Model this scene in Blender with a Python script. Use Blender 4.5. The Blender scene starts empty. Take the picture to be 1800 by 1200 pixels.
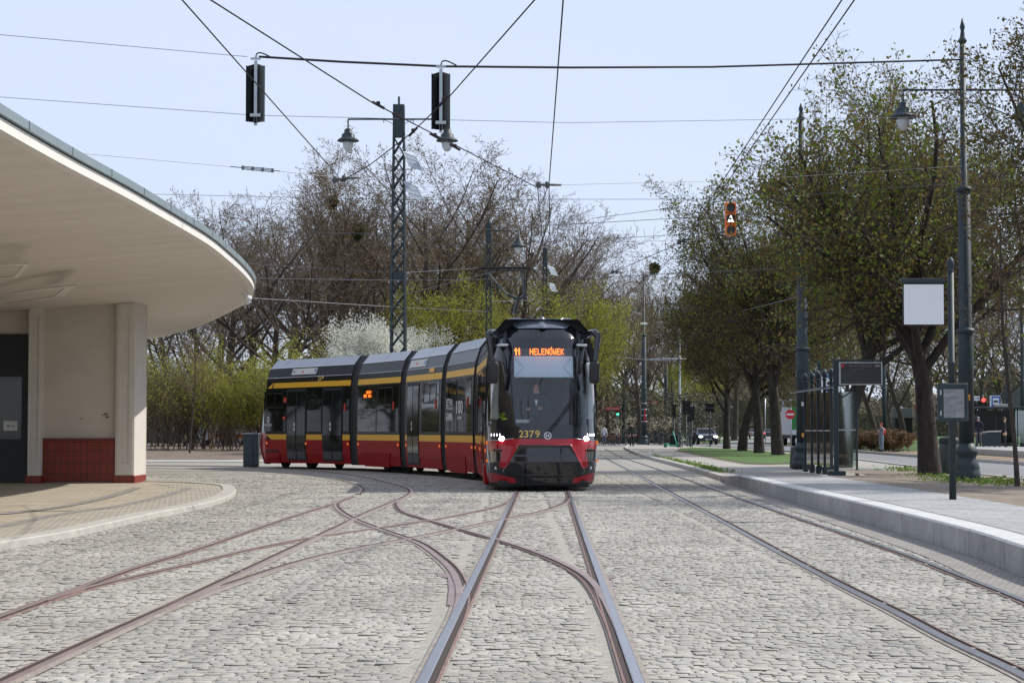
import bpy, bmesh, math, random
import numpy as np
from mathutils import Vector, Matrix
R = math.radians
SC = bpy.context.scene
# ------------------------------------------------------------------ camera, sky, sun, exposure
EYE = 1.26; F = 3500.0; PITCH = math.atan(156.0 / F)
cam_d = bpy.data.cameras.new('camera'); cam = bpy.data.objects.new('camera', cam_d)
SC.collection.objects.link(cam); SC.camera = cam
cam.location = (0, 0, EYE); cam.rotation_euler = (R(90) + PITCH, 0, 0)
cam_d.sensor_width = 36; cam_d.lens = 70.0; cam_d.clip_start = 0.1; cam_d.clip_end = 6000
SUNV = Vector((0.88, 0.36, 0.98)).normalized()
SUN_EL = math.asin(SUNV.z); SUN_AZ = math.atan2(SUNV.x, SUNV.y)
W = bpy.data.worlds.new("World"); SC.world = W; W.use_nodes = True
nt = W.node_tree; nt.nodes.clear()
sky = nt.nodes.new('ShaderNodeTexSky'); sky.sky_type = 'NISHITA'; sky.sun_disc = False
sky.sun_elevation = SUN_EL; sky.sun_rotation = SUN_AZ
sky.air_density = 1.0; sky.dust_density = 0.4; sky.ozone_density = 3.0; sky.altitude = 200
bg = nt.nodes.new('ShaderNodeBackground'); bg.inputs[1].default_value = 0.135
# thin high cloud veil: whitens the sky evenly
mixs = nt.nodes.new('ShaderNodeMix'); mixs.data_type = 'RGBA'; mixs.inputs[0].default_value = 0.42
mixs.inputs[7].default_value = (5.25, 5.85, 7.3, 1)
wn = nt.nodes.new('ShaderNodeTexNoise'); wn.inputs['Scale'].default_value = 1.6; wn.inputs['Detail'].default_value = 4
wc = nt.nodes.new('ShaderNodeTexCoord'); wm = nt.nodes.new('ShaderNodeMapping'); wm.inputs[3].default_value = (1, 1, 3.0)
wr = nt.nodes.new('ShaderNodeMapRange'); wr.inputs[1].default_value = .3; wr.inputs[2].default_value = .7
wr.inputs[3].default_value = .74; wr.inputs[4].default_value = .90
nt.links.new(wc.outputs['Generated'], wm.inputs[0]); nt.links.new(wm.outputs[0], wn.inputs['Vector'])
nt.links.new(wn.outputs[0], wr.inputs[0]); nt.links.new(wr.outputs[0], mixs.inputs[0])
nt.links.new(sky.outputs[0], mixs.inputs[6]); nt.links.new(mixs.outputs[2], bg.inputs[0])
wo = nt.nodes.new('ShaderNodeOutputWorld'); nt.links.new(bg.outputs[0], wo.inputs[0])
sd = bpy.data.lights.new('sun', 'SUN'); sd.energy = 4.2; sd.angle = R(0.55); sd.color = (1, .955, .88)
sun = bpy.data.objects.new('sun', sd); SC.collection.objects.link(sun)
sun.rotation_euler = SUNV.to_track_quat('Z', 'Y').to_euler()
SC.view_settings.view_transform = 'Standard'; SC.view_settings.look = 'None'
SC.view_settings.gamma = 1; SC.view_settings.use_curve_mapping = False; SC.view_settings.exposure = 0.08

# ------------------------------------------------------------------ helpers
C = SC.collection
def ray(u, v):
    x = u - 900.0; y = F; z = 600.0 - v
    c, s = math.cos(PITCH), math.sin(PITCH)
    return Vector((x, y * c - z * s, y * s + z * c))
def P(u, v, Y):
    d = ray(u, v); return Vector((0, 0, EYE)) + d * (Y / d.y)
def G(u, v, z=0.0):
    d = ray(u, v); return Vector((0, 0, EYE)) + d * ((z - EYE) / d.z)
def mkobj(name, me, parent=None, loc=None):
    o = bpy.data.objects.new(name, me); C.objects.link(o)
    if parent is not None: o.parent = parent
    if loc is not None: o.location = loc
    return o
def tag(o, label=None, cat=None, group=None, kind=None):
    if label: o['label'] = label
    if cat: o['category'] = cat
    if group: o['group'] = group
    if kind: o['kind'] = kind
    return o
def thing(name, loc, label, cat, group=None, rz=0):
    o = bpy.data.objects.new(name, None); C.objects.link(o); o.empty_display_size = .2
    o.location = loc; o.rotation_euler = (0, 0, rz)
    return tag(o, label, cat, group)
def copy_tree(o, parent=None):
    c = o.copy(); C.objects.link(c); c.parent = parent
    for ch in o.children:
        copy_tree(ch, c)
    return c
def _m(nm):
    m = bpy.data.materials.new(nm); m.use_nodes = True
    n = m.node_tree; b = n.nodes['Principled BSDF']
    return m, n, b
def mat(nm, col, rough=.6, metal=0., var=0.0, scale=4., bump=0., bscale=30., emit=None, estr=0., coat=0., spec=None, col2=None, island=0., stretch=None):
    m, n, b = _m(nm)
    b.inputs['Roughness'].default_value = rough; b.inputs['Metallic'].default_value = metal
    if spec is not None: b.inputs['Specular IOR Level'].default_value = spec
    if coat: b.inputs['Coat Weight'].default_value = coat; b.inputs['Coat Roughness'].default_value = .04
    c4 = (*col, 1); b.inputs['Base Color'].default_value = c4
    if emit: b.inputs['Emission Color'].default_value = (*emit, 1); b.inputs['Emission Strength'].default_value = estr
    tc = n.nodes.new('ShaderNodeTexCoord'); src = tc.outputs['Object']
    if stretch:
        mp = n.nodes.new('ShaderNodeMapping'); mp.inputs[3].default_value = stretch
        n.links.new(src, mp.inputs[0]); src = mp.outputs[0]
    if var or col2:
        no = n.nodes.new('ShaderNodeTexNoise'); no.inputs['Scale'].default_value = scale; no.inputs['Detail'].default_value = 6; no.inputs['Roughness'].default_value = .65
        n.links.new(src, no.inputs['Vector'])
        cr = n.nodes.new('ShaderNodeValToRGB')
        a = cr.color_ramp.elements
        a[0].position = .32; a[1].position = .68
        if col2: a[0].color = (*col2, 1); a[1].color = c4
        else:
            a[0].color = (*[max(0, x * (1 - var)) for x in col], 1); a[1].color = (*[x * (1 + var) for x in col], 1)
        n.links.new(no.outputs[0], cr.inputs[0]); out = cr.outputs[0]
        if island:
            g = n.nodes.new('ShaderNodeNewGeometry'); hv = n.nodes.new('ShaderNodeMapRange')
            hv.inputs[3].default_value = 1 - island; hv.inputs[4].default_value = 1 + island
            n.links.new(g.outputs['Random Per Island'], hv.inputs[0])
            mm = n.nodes.new('ShaderNodeVectorMath'); mm.operation = 'SCALE'
            n.links.new(out, mm.inputs[0]); n.links.new(hv.outputs[0], mm.inputs['Scale']); out = mm.outputs[0]
        n.links.new(out, b.inputs['Base Color'])
    if bump:
        nb = n.nodes.new('ShaderNodeTexNoise'); nb.inputs['Scale'].default_value = bscale; nb.inputs['Detail'].default_value = 5
        n.links.new(src, nb.inputs['Vector'])
        bp = n.nodes.new('ShaderNodeBump'); bp.inputs['Strength'].default_value = min(1, bump); bp.inputs['Distance'].default_value = .02
        n.links.new(nb.outputs[0], bp.inputs['Height']); n.links.new(bp.outputs[0], b.inputs['Normal'])
    return m
def leafmat(nm, cols, rough=.6, trans=.3):
    m, n, b = _m(nm)
    g = n.nodes.new('ShaderNodeNewGeometry'); cr = n.nodes.new('ShaderNodeValToRGB')
    e = cr.color_ramp.elements
    for i, c in enumerate(cols):
        if i < 2: x = e[i]
        else: x = e.new(.5)
        x.color = (*c, 1)
    for i, x in enumerate(sorted(e, key=lambda q: q.position)): pass
    N = len(cols)
    for i in range(N): e[i].position = i / max(1, N - 1)
    for i in range(N): e[i].color = (*cols[i], 1)
    cr.color_ramp.interpolation = 'LINEAR'
    n.links.new(g.outputs['Random Per Island'], cr.inputs[0]); n.links.new(cr.outputs[0], b.inputs['Base Color'])
    b.inputs['Roughness'].default_value = rough; b.inputs['Specular IOR Level'].default_value = .25
    if trans:
        t = n.nodes.new('ShaderNodeBsdfTranslucent'); mx = n.nodes.new('ShaderNodeMixShader'); mx.inputs[0].default_value = trans
        n.links.new(cr.outputs[0], t.inputs[0]); n.links.new(b.outputs[0], mx.inputs[1]); n.links.new(t.outputs[0], mx.inputs[2])
        n.links.new(mx.outputs[0], n.nodes['Material Output'].inputs[0])
    return m
def glassmat(nm, tint=(.8, .9, .9), alpha=.25, rough=.02, trans_col=None):
    m, n, b = _m(nm)
    n.nodes.remove(b)
    tr = n.nodes.new('ShaderNodeBsdfTransparent'); tr.inputs[0].default_value = (*tint, 1)
    gl = n.nodes.new('ShaderNodeBsdfGlossy'); gl.inputs[1].default_value = rough; gl.inputs[0].default_value = (.95, .98, 1, 1)
    fr = n.nodes.new('ShaderNodeFresnel'); fr.inputs[0].default_value = 1.5
    ad = n.nodes.new('ShaderNodeMath'); ad.operation = 'ADD'; ad.inputs[1].default_value = alpha
    mx = n.nodes.new('ShaderNodeMixShader')
    n.links.new(fr.outputs[0], ad.inputs[0]); n.links.new(ad.outputs[0], mx.inputs[0])
    n.links.new(tr.outputs[0], mx.inputs[1]); n.links.new(gl.outputs[0], mx.inputs[2])
    n.links.new(mx.outputs[0], n.nodes['Material Output'].inputs[0])
    return m

class MB:
    def __init__(s): s.v = []; s.f = []; s.mi = []; s.sm = False
    def add(s, vs, fs, mi=0):
        o = len(s.v); s.v += [tuple(x) for x in vs]; s.f += [tuple(i + o for i in f) for f in fs]; s.mi += [mi] * len(fs)
    def box(s, c, d, rz=0, mi=0, bev=0.0):
        hx, hy, hz = d[0] / 2, d[1] / 2, d[2] / 2
        if bev:
            b = min(bev, hx * .9, hy * .9, hz * .9); vs = []
            # chamfered box : 3 verts per corner
            idx = {}
            for sx in (-1, 1):
                for sy in (-1, 1):
                    for sz in (-1, 1):
                        for k in range(3):
                            p = [sx * hx, sy * hy, sz * hz]
                            for q in range(3):
                                if q != k: p[q] -= (sx, sy, sz)[q] * b
                            idx[(sx, sy, sz, k)] = len(vs); vs.append(p)
            fs = []
            def q4(a): fs.append(a)
            for k in range(3):
                o = [q for q in range(3) if q != k]
                for sg in (-1, 1):
                    cyc = [(-1, -1), (1, -1), (1, 1), (-1, 1)]
                    face = []
                    for (a, c2) in cyc:
                        t = [0, 0, 0]; t[k] = sg; t[o[0]] = a; t[o[1]] = c2; face.append(idx[(*t, k)])
                    q4(face)
            for k in range(3):
                o = [q for q in range(3) if q != k]
                for a in (-1, 1):
                    for c2 in (-1, 1):
                        t1 = [0, 0, 0]; t2 = [0, 0, 0]; t1[k] = -1; t2[k] = 1
                        t1[o[0]] = t2[o[0]] = a; t1[o[1]] = t2[o[1]] = c2
                        q4([idx[(*t1, o[0])], idx[(*t2, o[0])], idx[(*t2, o[1])], idx[(*t1, o[1])]])
            for sx in (-1, 1):
                for sy in (-1, 1):
                    for sz in (-1, 1): q4([idx[(sx, sy, sz, k)] for k in range(3)])
        else:
            vs = [[x * hx, y * hy, z * hz] for x in (-1, 1) for y in (-1, 1) for z in (-1, 1)]
            fs = [(0, 1, 3, 2), (4, 6, 7, 5), (0, 4, 5, 1), (2, 3, 7, 6), (0, 2, 6, 4), (1, 5, 7, 3)]
        cz, sz_ = math.cos(rz), math.sin(rz)
        s.add([(c[0] + x * cz - y * sz_, c[1] + x * sz_ + y * cz, c[2] + z) for x, y, z in vs], fs, mi)
    def tube(s, a, b, r0, r1=None, n=8, mi=0, caps=True):
        if r1 is None: r1 = r0
        a = Vector(a); b = Vector(b); d = (b - a)
        if d.length < 1e-6: return
        d.normalize(); t = Vector((0, 0, 1)) if abs(d.z) < .9 else Vector((1, 0, 0))
        x = d.cross(t).normalized(); y = d.cross(x)
        vs = []; fs = []
        for k in range(n):
            an = 2 * math.pi * k / n; e = x * math.cos(an) + y * math.sin(an)
            vs.append(a + e * r0); vs.append(b + e * r1)
        for k in range(n):
            j = (k + 1) % n; fs.append((2 * k, 2 * j, 2 * j + 1, 2 * k + 1))
        if caps:
            fs.append([2 * k for k in range(n)][::-1]); fs.append([2 * k + 1 for k in range(n)])
        s.add(vs, fs, mi)
    def path(s, pts, r, n=8, mi=0, r1=None):
        pts = [Vector(p) for p in pts]; N = len(pts); vs = []; fs = []
        for i, p in enumerate(pts):
            d = (pts[min(i + 1, N - 1)] - pts[max(i - 1, 0)]).normalized()
            t = Vector((0, 0, 1)) if abs(d.z) < .95 else Vector((1, 0, 0))
            x = d.cross(t).normalized(); y = d.cross(x)
            rr = r if r1 is None else r + (r1 - r) * i / (N - 1)
            for k in range(n):
                an = 2 * math.pi * k / n; vs.append(p + (x * math.cos(an) + y * math.sin(an)) * rr)
        for i in range(N - 1):
            for k in range(n):
                j = (k + 1) % n; fs.append((i * n + k, i * n + j, (i + 1) * n + j, (i + 1) * n + k))
        fs.append(list(range(n))[::-1]); fs.append([(N - 1) * n + k for k in range(n)])
        s.add(vs, fs, mi)
    def sell(s, c, r, e=.45, n=20, m=14, mi=0):
        vs = []; fs = []; pw = lambda v: math.copysign(abs(v) ** e, v)
        for i in range(m + 1):
            th = math.pi * i / m - math.pi / 2
            for k in range(n):
                an = 2 * math.pi * k / n
                vs.append((c[0] + r[0] * pw(math.cos(th)) * pw(math.cos(an)), c[1] + r[1] * pw(math.cos(th)) * pw(math.sin(an)), c[2] + r[2] * pw(math.sin(th))))
        for i in range(m):
            for k in range(n):
                j = (k + 1) % n; fs.append((i * n + k, i * n + j, (i + 1) * n + j, (i + 1) * n + k))
        s.add(vs, fs, mi)
    def lathe(s, prof, c=(0, 0, 0), n=20, mi=0):
        vs = []; fs = []
        for r, z in prof:
            for k in range(n):
                an = 2 * math.pi * k / n; vs.append((c[0] + r * math.cos(an), c[1] + r * math.sin(an), c[2] + z))
        for i in range(len(prof) - 1):
            for k in range(n):
                j = (k + 1) % n; fs.append((i * n + k, i * n + j, (i + 1) * n + j, (i + 1) * n + k))
        fs.append(list(range(n))[::-1]); fs.append([(len(prof) - 1) * n + k for k in range(n)])
        s.add(vs, fs, mi)
    def ell(s, c, r, n=14, m=9, mi=0):
        prof = []
        vs = []; fs = []
        for i in range(m + 1):
            th = math.pi * i / m
            for k in range(n):
                an = 2 * math.pi * k / n
                vs.append((c[0] + r[0] * math.sin(th) * math.cos(an), c[1] + r[1] * math.sin(th) * math.sin(an), c[2] + r[2] * math.cos(th)))
        for i in range(m):
            for k in range(n):
                j = (k + 1) % n; fs.append((i * n + k, (i + 1) * n + k, (i + 1) * n + j, i * n + j))
        s.add(vs, fs, mi)
    def prism(s, poly, axis_pts, mi=0):
        """poly: list of 3-D points (front), axis_pts: offset vector"""
        n = len(poly); off = Vector(axis_pts)
        a = [Vector(p) for p in poly]; b = [p + off for p in a]
        fs = [list(range(n)), list(range(n, 2 * n))[::-1]] + [(i, i + n, (i + 1) % n + n, (i + 1) % n) for i in range(n)]
        s.add(a + b, fs, mi)
    def quad(s, a, b, c, d, mi=0): s.add([a, b, c, d], [(0, 1, 2, 3)], mi)
    def build(s, name, m, parent=None, smooth=False, auto=None, loc=None):
        me = bpy.data.meshes.new(name); me.from_pydata([tuple(x) for x in s.v], [], s.f)
        for q in (m if isinstance(m, (list, tuple)) else [m]): me.materials.append(q)
        if any(s.mi): me.polygons.foreach_set('material_index', s.mi)
        if smooth: me.polygons.foreach_set('use_smooth', [True] * len(me.polygons))
        me.update()
        if auto is not None:
            bm = bmesh.new(); bm.from_mesh(me); bmesh.ops.remove_doubles(bm, verts=bm.verts, dist=1e-5)
            for e in bm.edges:
                if len(e.link_faces) == 2 and e.calc_face_angle(0) > R(auto): e.smooth = False
            for f in bm.faces: f.smooth = True
            bmesh.ops.recalc_face_normals(bm, faces=bm.faces)
            bm.to_mesh(me); bm.free()
        return mkobj(name, me, parent, loc)

_tc = {}
def textgeo(txt, size=1., bold=False):
    """flat text -> (verts2d, faces) , left/baseline origin"""
    k = (txt, size)
    if k in _tc: return _tc[k]
    cu = bpy.data.curves.new('t', 'FONT'); cu.body = txt; cu.size = size
    cu.offset = size * (.010 if bold else .004)
    o = bpy.data.objects.new('t', cu); C.objects.link(o)
    bpy.context.view_layer.update()
    dg = bpy.context.evaluated_depsgraph_get()
    me = bpy.data.meshes.new_from_object(o.evaluated_get(dg))
    vs = [(v.co.x, v.co.y) for v in me.vertices]; fs = [tuple(p.vertices) for p in me.polygons]
    bpy.data.meshes.remove(me); bpy.data.objects.remove(o); bpy.data.curves.remove(cu)
    _tc[k] = (vs, fs); return vs, fs
def text_on(mb, txt, fn, x0, x1, zc, h, mi=0, bold=False):
    """fit text in x0..x1, centred at zc with height h; fn(x,z)->3-D"""
    vs, fs = textgeo(txt, 1., bold)
    xs = [v[0] for v in vs]; ys = [v[1] for v in vs]
    ax, bx, ay, by = min(xs), max(xs), min(ys), max(ys)
    mb.add([fn(x0 + (v[0] - ax) / (bx - ax) * (x1 - x0), zc + ((v[1] - ay) / (by - ay) - .5) * h) for v in vs], fs, mi)
def poly_in(px, py, poly):
    """numpy point in polygon"""
    ins = np.zeros(px.shape, bool); n = len(poly)
    for i in range(n):
        x0, y0 = poly[i]; x1, y1 = poly[(i + 1) % n]
        if y0 == y1: continue
        c = ((y0 > py) != (y1 > py)) & (px < (x1 - x0) * (py - y0) / (y1 - y0) + x0)
        ins ^= c
    return ins
def spline(pts, n=8):
    pts = [Vector(p) for p in pts]; out = []
    N = len(pts)
    for i in range(N - 1):
        p0 = pts[max(i - 1, 0)]; p1 = pts[i]; p2 = pts[i + 1]; p3 = pts[min(i + 2, N - 1)]
        for k in range(n):
            t = k / n
            out.append(.5 * ((2 * p1) + (p2 - p0) * t + (2 * p0 - 5 * p1 + 4 * p2 - p3) * t * t + (3 * p1 - p0 - 3 * p2 + p3) * t ** 3))
    out.append(pts[-1]); return out
def smooth_line(pts, it=6, step=.5):
    """resample by arc length then relax, keeping ends"""
    d = spline(pts, 10); L = [0]
    for i in range(1, len(d)): L.append(L[-1] + (d[i] - d[i - 1]).length)
    n = max(4, int(L[-1] / step)); xs = np.linspace(0, L[-1], n)
    A = np.array([list(p) for p in d]); out = np.stack([np.interp(xs, L, A[:, k]) for k in range(3)], 1)
    for _ in range(it): out[1:-1] = .25 * out[:-2] + .5 * out[1:-1] + .25 * out[2:]
    return [Vector(p) for p in out]

# ------------------------------------------------------------------ materials
M = {}
M['mortar'] = mat('mortar sand', (.34, .32, .275), .95, var=.2, scale=9, bump=.6, bscale=60)
M['steel'] = mat('polished rail', (.40, .40, .415), .30, .85, var=.12, scale=3, stretch=(1, .15, 1))
M['rust'] = mat('rusty rail', (.22, .135, .11), .62, .25, var=.3, scale=5)
M['groove'] = mat('rail groove', (.05, .034, .028), .9)
M['railbed'] = mat('rail bed mortar', (.27, .235, .20), .9, var=.25, scale=6, bump=.4)
M['kerb'] = mat('pale kerb stone', (.42, .40, .355), .85, var=.16, scale=3, bump=.3)
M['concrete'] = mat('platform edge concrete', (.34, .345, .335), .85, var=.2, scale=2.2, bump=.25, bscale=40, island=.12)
M['asphalt'] = mat('asphalt', (.20, .20, .205), .9, var=.12, scale=1, bump=.3, bscale=60)
M['plat'] = mat('platform paving', (.34, .34, .335), .88, var=.16, scale=1.8, bump=.2)
M['pave'] = mat('pavement', (.33, .315, .285), .9, var=.14, scale=1.2, bump=.3)
M['soil'] = mat('soil', (.21, .155, .115), .98, col2=(.115, .085, .06), scale=3, bump=1, bscale=18)
M['sand'] = mat('bare sandy soil', (.27, .225, .18), .98, col2=(.15, .12, .085), scale=2.2, bump=1, bscale=18)
M['grass'] = mat('lawn', (.085, .17, .022), .9, col2=(.045, .085, .018), scale=.9, bump=1, bscale=30)
M['ground'] = mat('far ground', (.07, .10, .03), .98, col2=(.085, .075, .045), scale=.12, bump=.5, bscale=4)
M['dkmetal'] = mat('dark blue green painted metal', (.018, .032, .038), .55, .0, var=.25, scale=5)
M['galv'] = mat('galvanised steel', (.42, .45, .47), .4, .7, var=.1)
M['black'] = mat('black gloss paint', (.008, .009, .013), .1, 0, coat=.6)
M['blackmat'] = mat('black rubber', (.012, .012, .013), .7)
M['bellow'] = mat('bellows rubber', (.018, .018, .019), .75)
M['red'] = mat('red tram paint', (.38, .007, .016), .22, 0, coat=.25)
M['redside'] = mat('red tram side paint', (.31, .007, .010), .35, 0, spec=.06, var=.08, scale=1.5)
M['yellow'] = mat('yellow tram paint', (.76, .40, .012), .35, 0, spec=.25)
M['roofgrey'] = mat('grey roof cladding', (.33, .35, .38), .3, .35)
M['bodydark'] = mat('dark tram side', (.009, .010, .008), .2, 0, spec=.08)
M['sideglass'] = mat('tinted tram glass', (.007, .010, .007), .03, 0, spec=.2)
M['doorglass'] = mat('tinted door glass', (.010, .013, .011), .05, 0, spec=.2)
M['frame'] = mat('black window frame', (.009, .009, .010), .45, spec=.2)
M['wind'] = glassmat('windscreen glass', (.88, .94, .97), .03, .015)
M['winds'] = glassmat('corner window glass', (.85, .90, .92), .03, .02)
M['clear'] = glassmat('shelter glass', (.72, .82, .80), .14, .05)
M['led'] = mat('orange led', (.1, .02, 0), .6, emit=(1, .16, .012), estr=4.5)
M['ledbg'] = mat('led display background', (.045, .055, .065), .5)
M['lamp_on'] = mat('lit headlamp', (.9, .9, .9), .3, emit=(.9, .96, 1), estr=26)
M['lamp_dim'] = mat('lit led strip', (.9, .9, .9), .3, emit=(.9, .95, 1), estr=3)
M['white'] = mat('white plastic', (.75, .76, .77), .4)
M['blind'] = mat('grey sun blind', (.80, .85, .90), .6)
M['cabin'] = mat('grey cabin wall', (.42, .48, .54), .6)
M['cabinlight'] = mat('pale cabin panel', (.75, .80, .82), .5)
M['gold'] = mat('gold number', (.72, .5, .13), .4)
M['orange'] = mat('glowing orange reflector', (.9, .22, .02), .3, emit=(1, .2, .02), estr=.5)  # faint glow put into the colour, though reflectors are no lamps
M['hivis'] = mat('yellow hi-vis cloth', (.62, .9, .02), .6, emit=(.6, .9, .02), estr=0)
M['chrome'] = mat('bright trim', (.6, .62, .64), .25, .8)
M['under'] = mat('underframe', (.02, .02, .02), .8)
M['soffit'] = mat('painted soffit', (.67, .615, .545), .9, var=.07, scale=.8, stretch=(.3, 3, 1), bump=.1)
M['fascia'] = mat('white fascia', (.72, .69, .64), .85, var=.05, scale=3)
M['flash'] = mat('zinc flashing', (.27, .33, .35), .45, .4, var=.06, scale=2)
M['stucco'] = mat('cream plaster', (.57, .52, .445), .92, var=.09, scale=1.0, bump=.15, bscale=80)
M['pilaster'] = mat('pale cream plaster', (.62, .58, .52), .9, var=.05, scale=2, bump=.1)
M['door'] = mat('dark door frame', (.012, .014, .018), .4)
M['doorpane'] = mat('dark door pane', (.05, .055, .05), .08)
M['sheet'] = mat('paper notice', (.6, .6, .57), .8)
M['ink'] = mat('black ink', (.02, .02, .02), .8)
M['chip'] = mat('exposed render', (.16, .14, .12), .95)
M['bark'] = mat('dark bark', (.034, .027, .021), .95, var=.5, scale=7, bump=1, bscale=14, stretch=(1, 1, .35))
M['bark2'] = mat('brown bark', (.055, .043, .034), .95, var=.35, scale=5, bump=.8, bscale=12)
M['twig'] = mat('twigs', (.06, .044, .034), .9)
M['twig2'] = mat('pale twigs', (.135, .102, .075), .9)
M['stone'] = mat('dark boulder concrete', (.09, .08, .075), .95, var=.25, scale=6, bump=.8)
M['signw'] = mat('white sign', (.78, .8, .83), .45)
M['signblue'] = mat('blue sign', (.02, .09, .42), .4)
M['signred'] = mat('red sign', (.6, .015, .02), .4)
M['signyel'] = mat('orange yellow sign', (.85, .35, .02), .5)
M['screen'] = mat('dark display screen', (.012, .012, .014), .15)
M['dim'] = mat('dim display text', (.18, .18, .18), .6)
M['poster'] = mat('weathered poster', (.30, .30, .31), .35, col2=(.16, .16, .17), scale=7, stretch=(1, 1, 3))
M['skin'] = mat('skin', (.50, .27, .19), .6)
M['sig_or'] = mat('orange signal casing', (.85, .20, .03), .45)
M['lens'] = mat('dark signal lens', (.02, .02, .022), .15)
M['sigwhite'] = mat('lit white signal', (.9, .9, .9), .4, emit=(.85, .9, 1), estr=5)
M['siggreen'] = mat('lit green signal', (.1, .9, .5), .4, emit=(.05, 1, .45), estr=4)
M['sigred'] = mat('lit red signal', (.9, .1, .1), .4, emit=(1, .04, .03), estr=5)
M['backboard'] = mat('signal backing', (.085, .09, .092), .5)
M['solar'] = mat('solar panel back', (.40, .45, .50), .3, .3)
M['wire'] = mat('contact wire', (.04, .034, .038), .85, 0, spec=.1)
M['wirelt'] = mat('steel span wire', (.13, .13, .15), .5, .4)
M['mint'] = mat('mint paint', (.05, .48, .28), .4)
M['wood'] = mat('bench wood', (.16, .08, .04), .7)
M['lampglass'] = mat('frosted lamp glass', (.55, .58, .6), .2)
M['cabinet'] = mat('grey cabinet', (.055, .085, .10), .5, var=.1)
def tilemat():
    m, n, b = _m('red glazed tile')
    tc = n.nodes.new('ShaderNodeTexCoord'); mp = n.nodes.new('ShaderNodeMapping'); mp.inputs[2].default_value = (R(90), 0, 0)
    br = n.nodes.new('ShaderNodeTexBrick'); br.offset = 0; br.inputs['Scale'].default_value = 1
    br.inputs['Color1'].default_value = (.20, .022, .010, 1); br.inputs['Color2'].default_value = (.23, .028, .013, 1); br.inputs['Mortar'].default_value = (.09, .025, .018, 1)
    br.inputs['Mortar Size'].default_value = .012; br.inputs['Brick Width'].default_value = .15; br.inputs['Row Height'].default_value = .26
    n.links.new(tc.outputs['Object'], mp.inputs[0]); n.links.new(mp.outputs[0], br.inputs['Vector']); n.links.new(br.outputs[0], b.inputs['Base Color'])
    b.inputs['Roughness'].default_value = .4
    return m
M['tile'] = tilemat()
def stonemat():
    m, n, b = _m('granite setts')
    g = n.nodes.new('ShaderNodeNewGeometry'); cr = n.nodes.new('ShaderNodeValToRGB'); e = cr.color_ramp.elements
    e[0].color = (.37, .352, .31, 1); e[1].color = (.43, .415, .375, 1)
    for p, c in ((.25, (.37, .35, .305)), (.5, (.36, .35, .325)), (.75, (.40, .375, .32))):
        x = e.new(p); x.color = (*c, 1)
    n.links.new(g.outputs['Random Per Island'], cr.inputs[0])
    tc = n.nodes.new('ShaderNodeTexCoord'); no = n.nodes.new('ShaderNodeTexNoise'); no.inputs['Scale'].default_value = 45; no.inputs['Detail'].default_value = 4
    n2 = n.nodes.new('ShaderNodeTexNoise'); n2.inputs['Scale'].default_value = .55; n2.inputs['Detail'].default_value = 5
    n.links.new(tc.outputs['Object'], no.inputs['Vector']); n.links.new(tc.outputs['Object'], n2.inputs['Vector'])
    r1 = n.nodes.new('ShaderNodeMapRange'); r1.inputs[3].default_value = .72; r1.inputs[4].default_value = 1.28
    r2 = n.nodes.new('ShaderNodeMapRange'); r2.inputs[1].default_value = .3; r2.inputs[2].default_value = .7; r2.inputs[3].default_value = .78; r2.inputs[4].default_value = 1.1
    n.links.new(no.outputs[0], r1.inputs[0]); n.links.new(n2.outputs[0], r2.inputs[0])
    n4 = n.nodes.new('ShaderNodeTexNoise'); n4.inputs['Scale'].default_value = 1.7; n4.inputs['Detail'].default_value = 7; n4.inputs['Roughness'].default_value = .7; n.links.new(tc.outputs['Object'], n4.inputs['Vector'])
    r4 = n.nodes.new('ShaderNodeMapRange'); r4.inputs[1].default_value = .57; r4.inputs[2].default_value = .72; r4.inputs[3].default_value = 1.0; r4.inputs[4].default_value = .70; n.links.new(n4.outputs[0], r4.inputs[0])
    m4_ = n.nodes.new('ShaderNodeMath'); m4_.operation = 'MULTIPLY'; n.links.new(r2.outputs[0], m4_.inputs[0]); n.links.new(r4.outputs[0], m4_.inputs[1])
    mu = n.nodes.new('ShaderNodeMath'); mu.operation = 'MULTIPLY'; n.links.new(r1.outputs[0], mu.inputs[0]); n.links.new(m4_.outputs[0], mu.inputs[1])
    sc = n.nodes.new('ShaderNodeVectorMath'); sc.operation = 'SCALE'; n.links.new(cr.outputs[0], sc.inputs[0]); n.links.new(mu.outputs[0], sc.inputs['Scale'])
    n.links.new(sc.outputs[0], b.inputs['Base Color']); b.inputs['Roughness'].default_value = .9; b.inputs['Specular IOR Level'].default_value = .15
    bp = n.nodes.new('ShaderNodeBump'); bp.inputs['Strength'].default_value = .5; bp.inputs['Distance'].default_value = .01
    n3 = n.nodes.new('ShaderNodeTexNoise'); n3.inputs['Scale'].default_value = 30; n3.inputs['Detail'].default_value = 3
    n.links.new(tc.outputs['Object'], n3.inputs['Vector']); n.links.new(n3.outputs[0], bp.inputs['Height']); n.links.new(bp.outputs[0], b.inputs['Normal'])
    return m
M['sett'] = stonemat()
M['settside'] = mat('shade-dark sett sides', (.10, .09, .075), .95)  # sett sides coloured dark to stand in for shade in the joints
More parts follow.
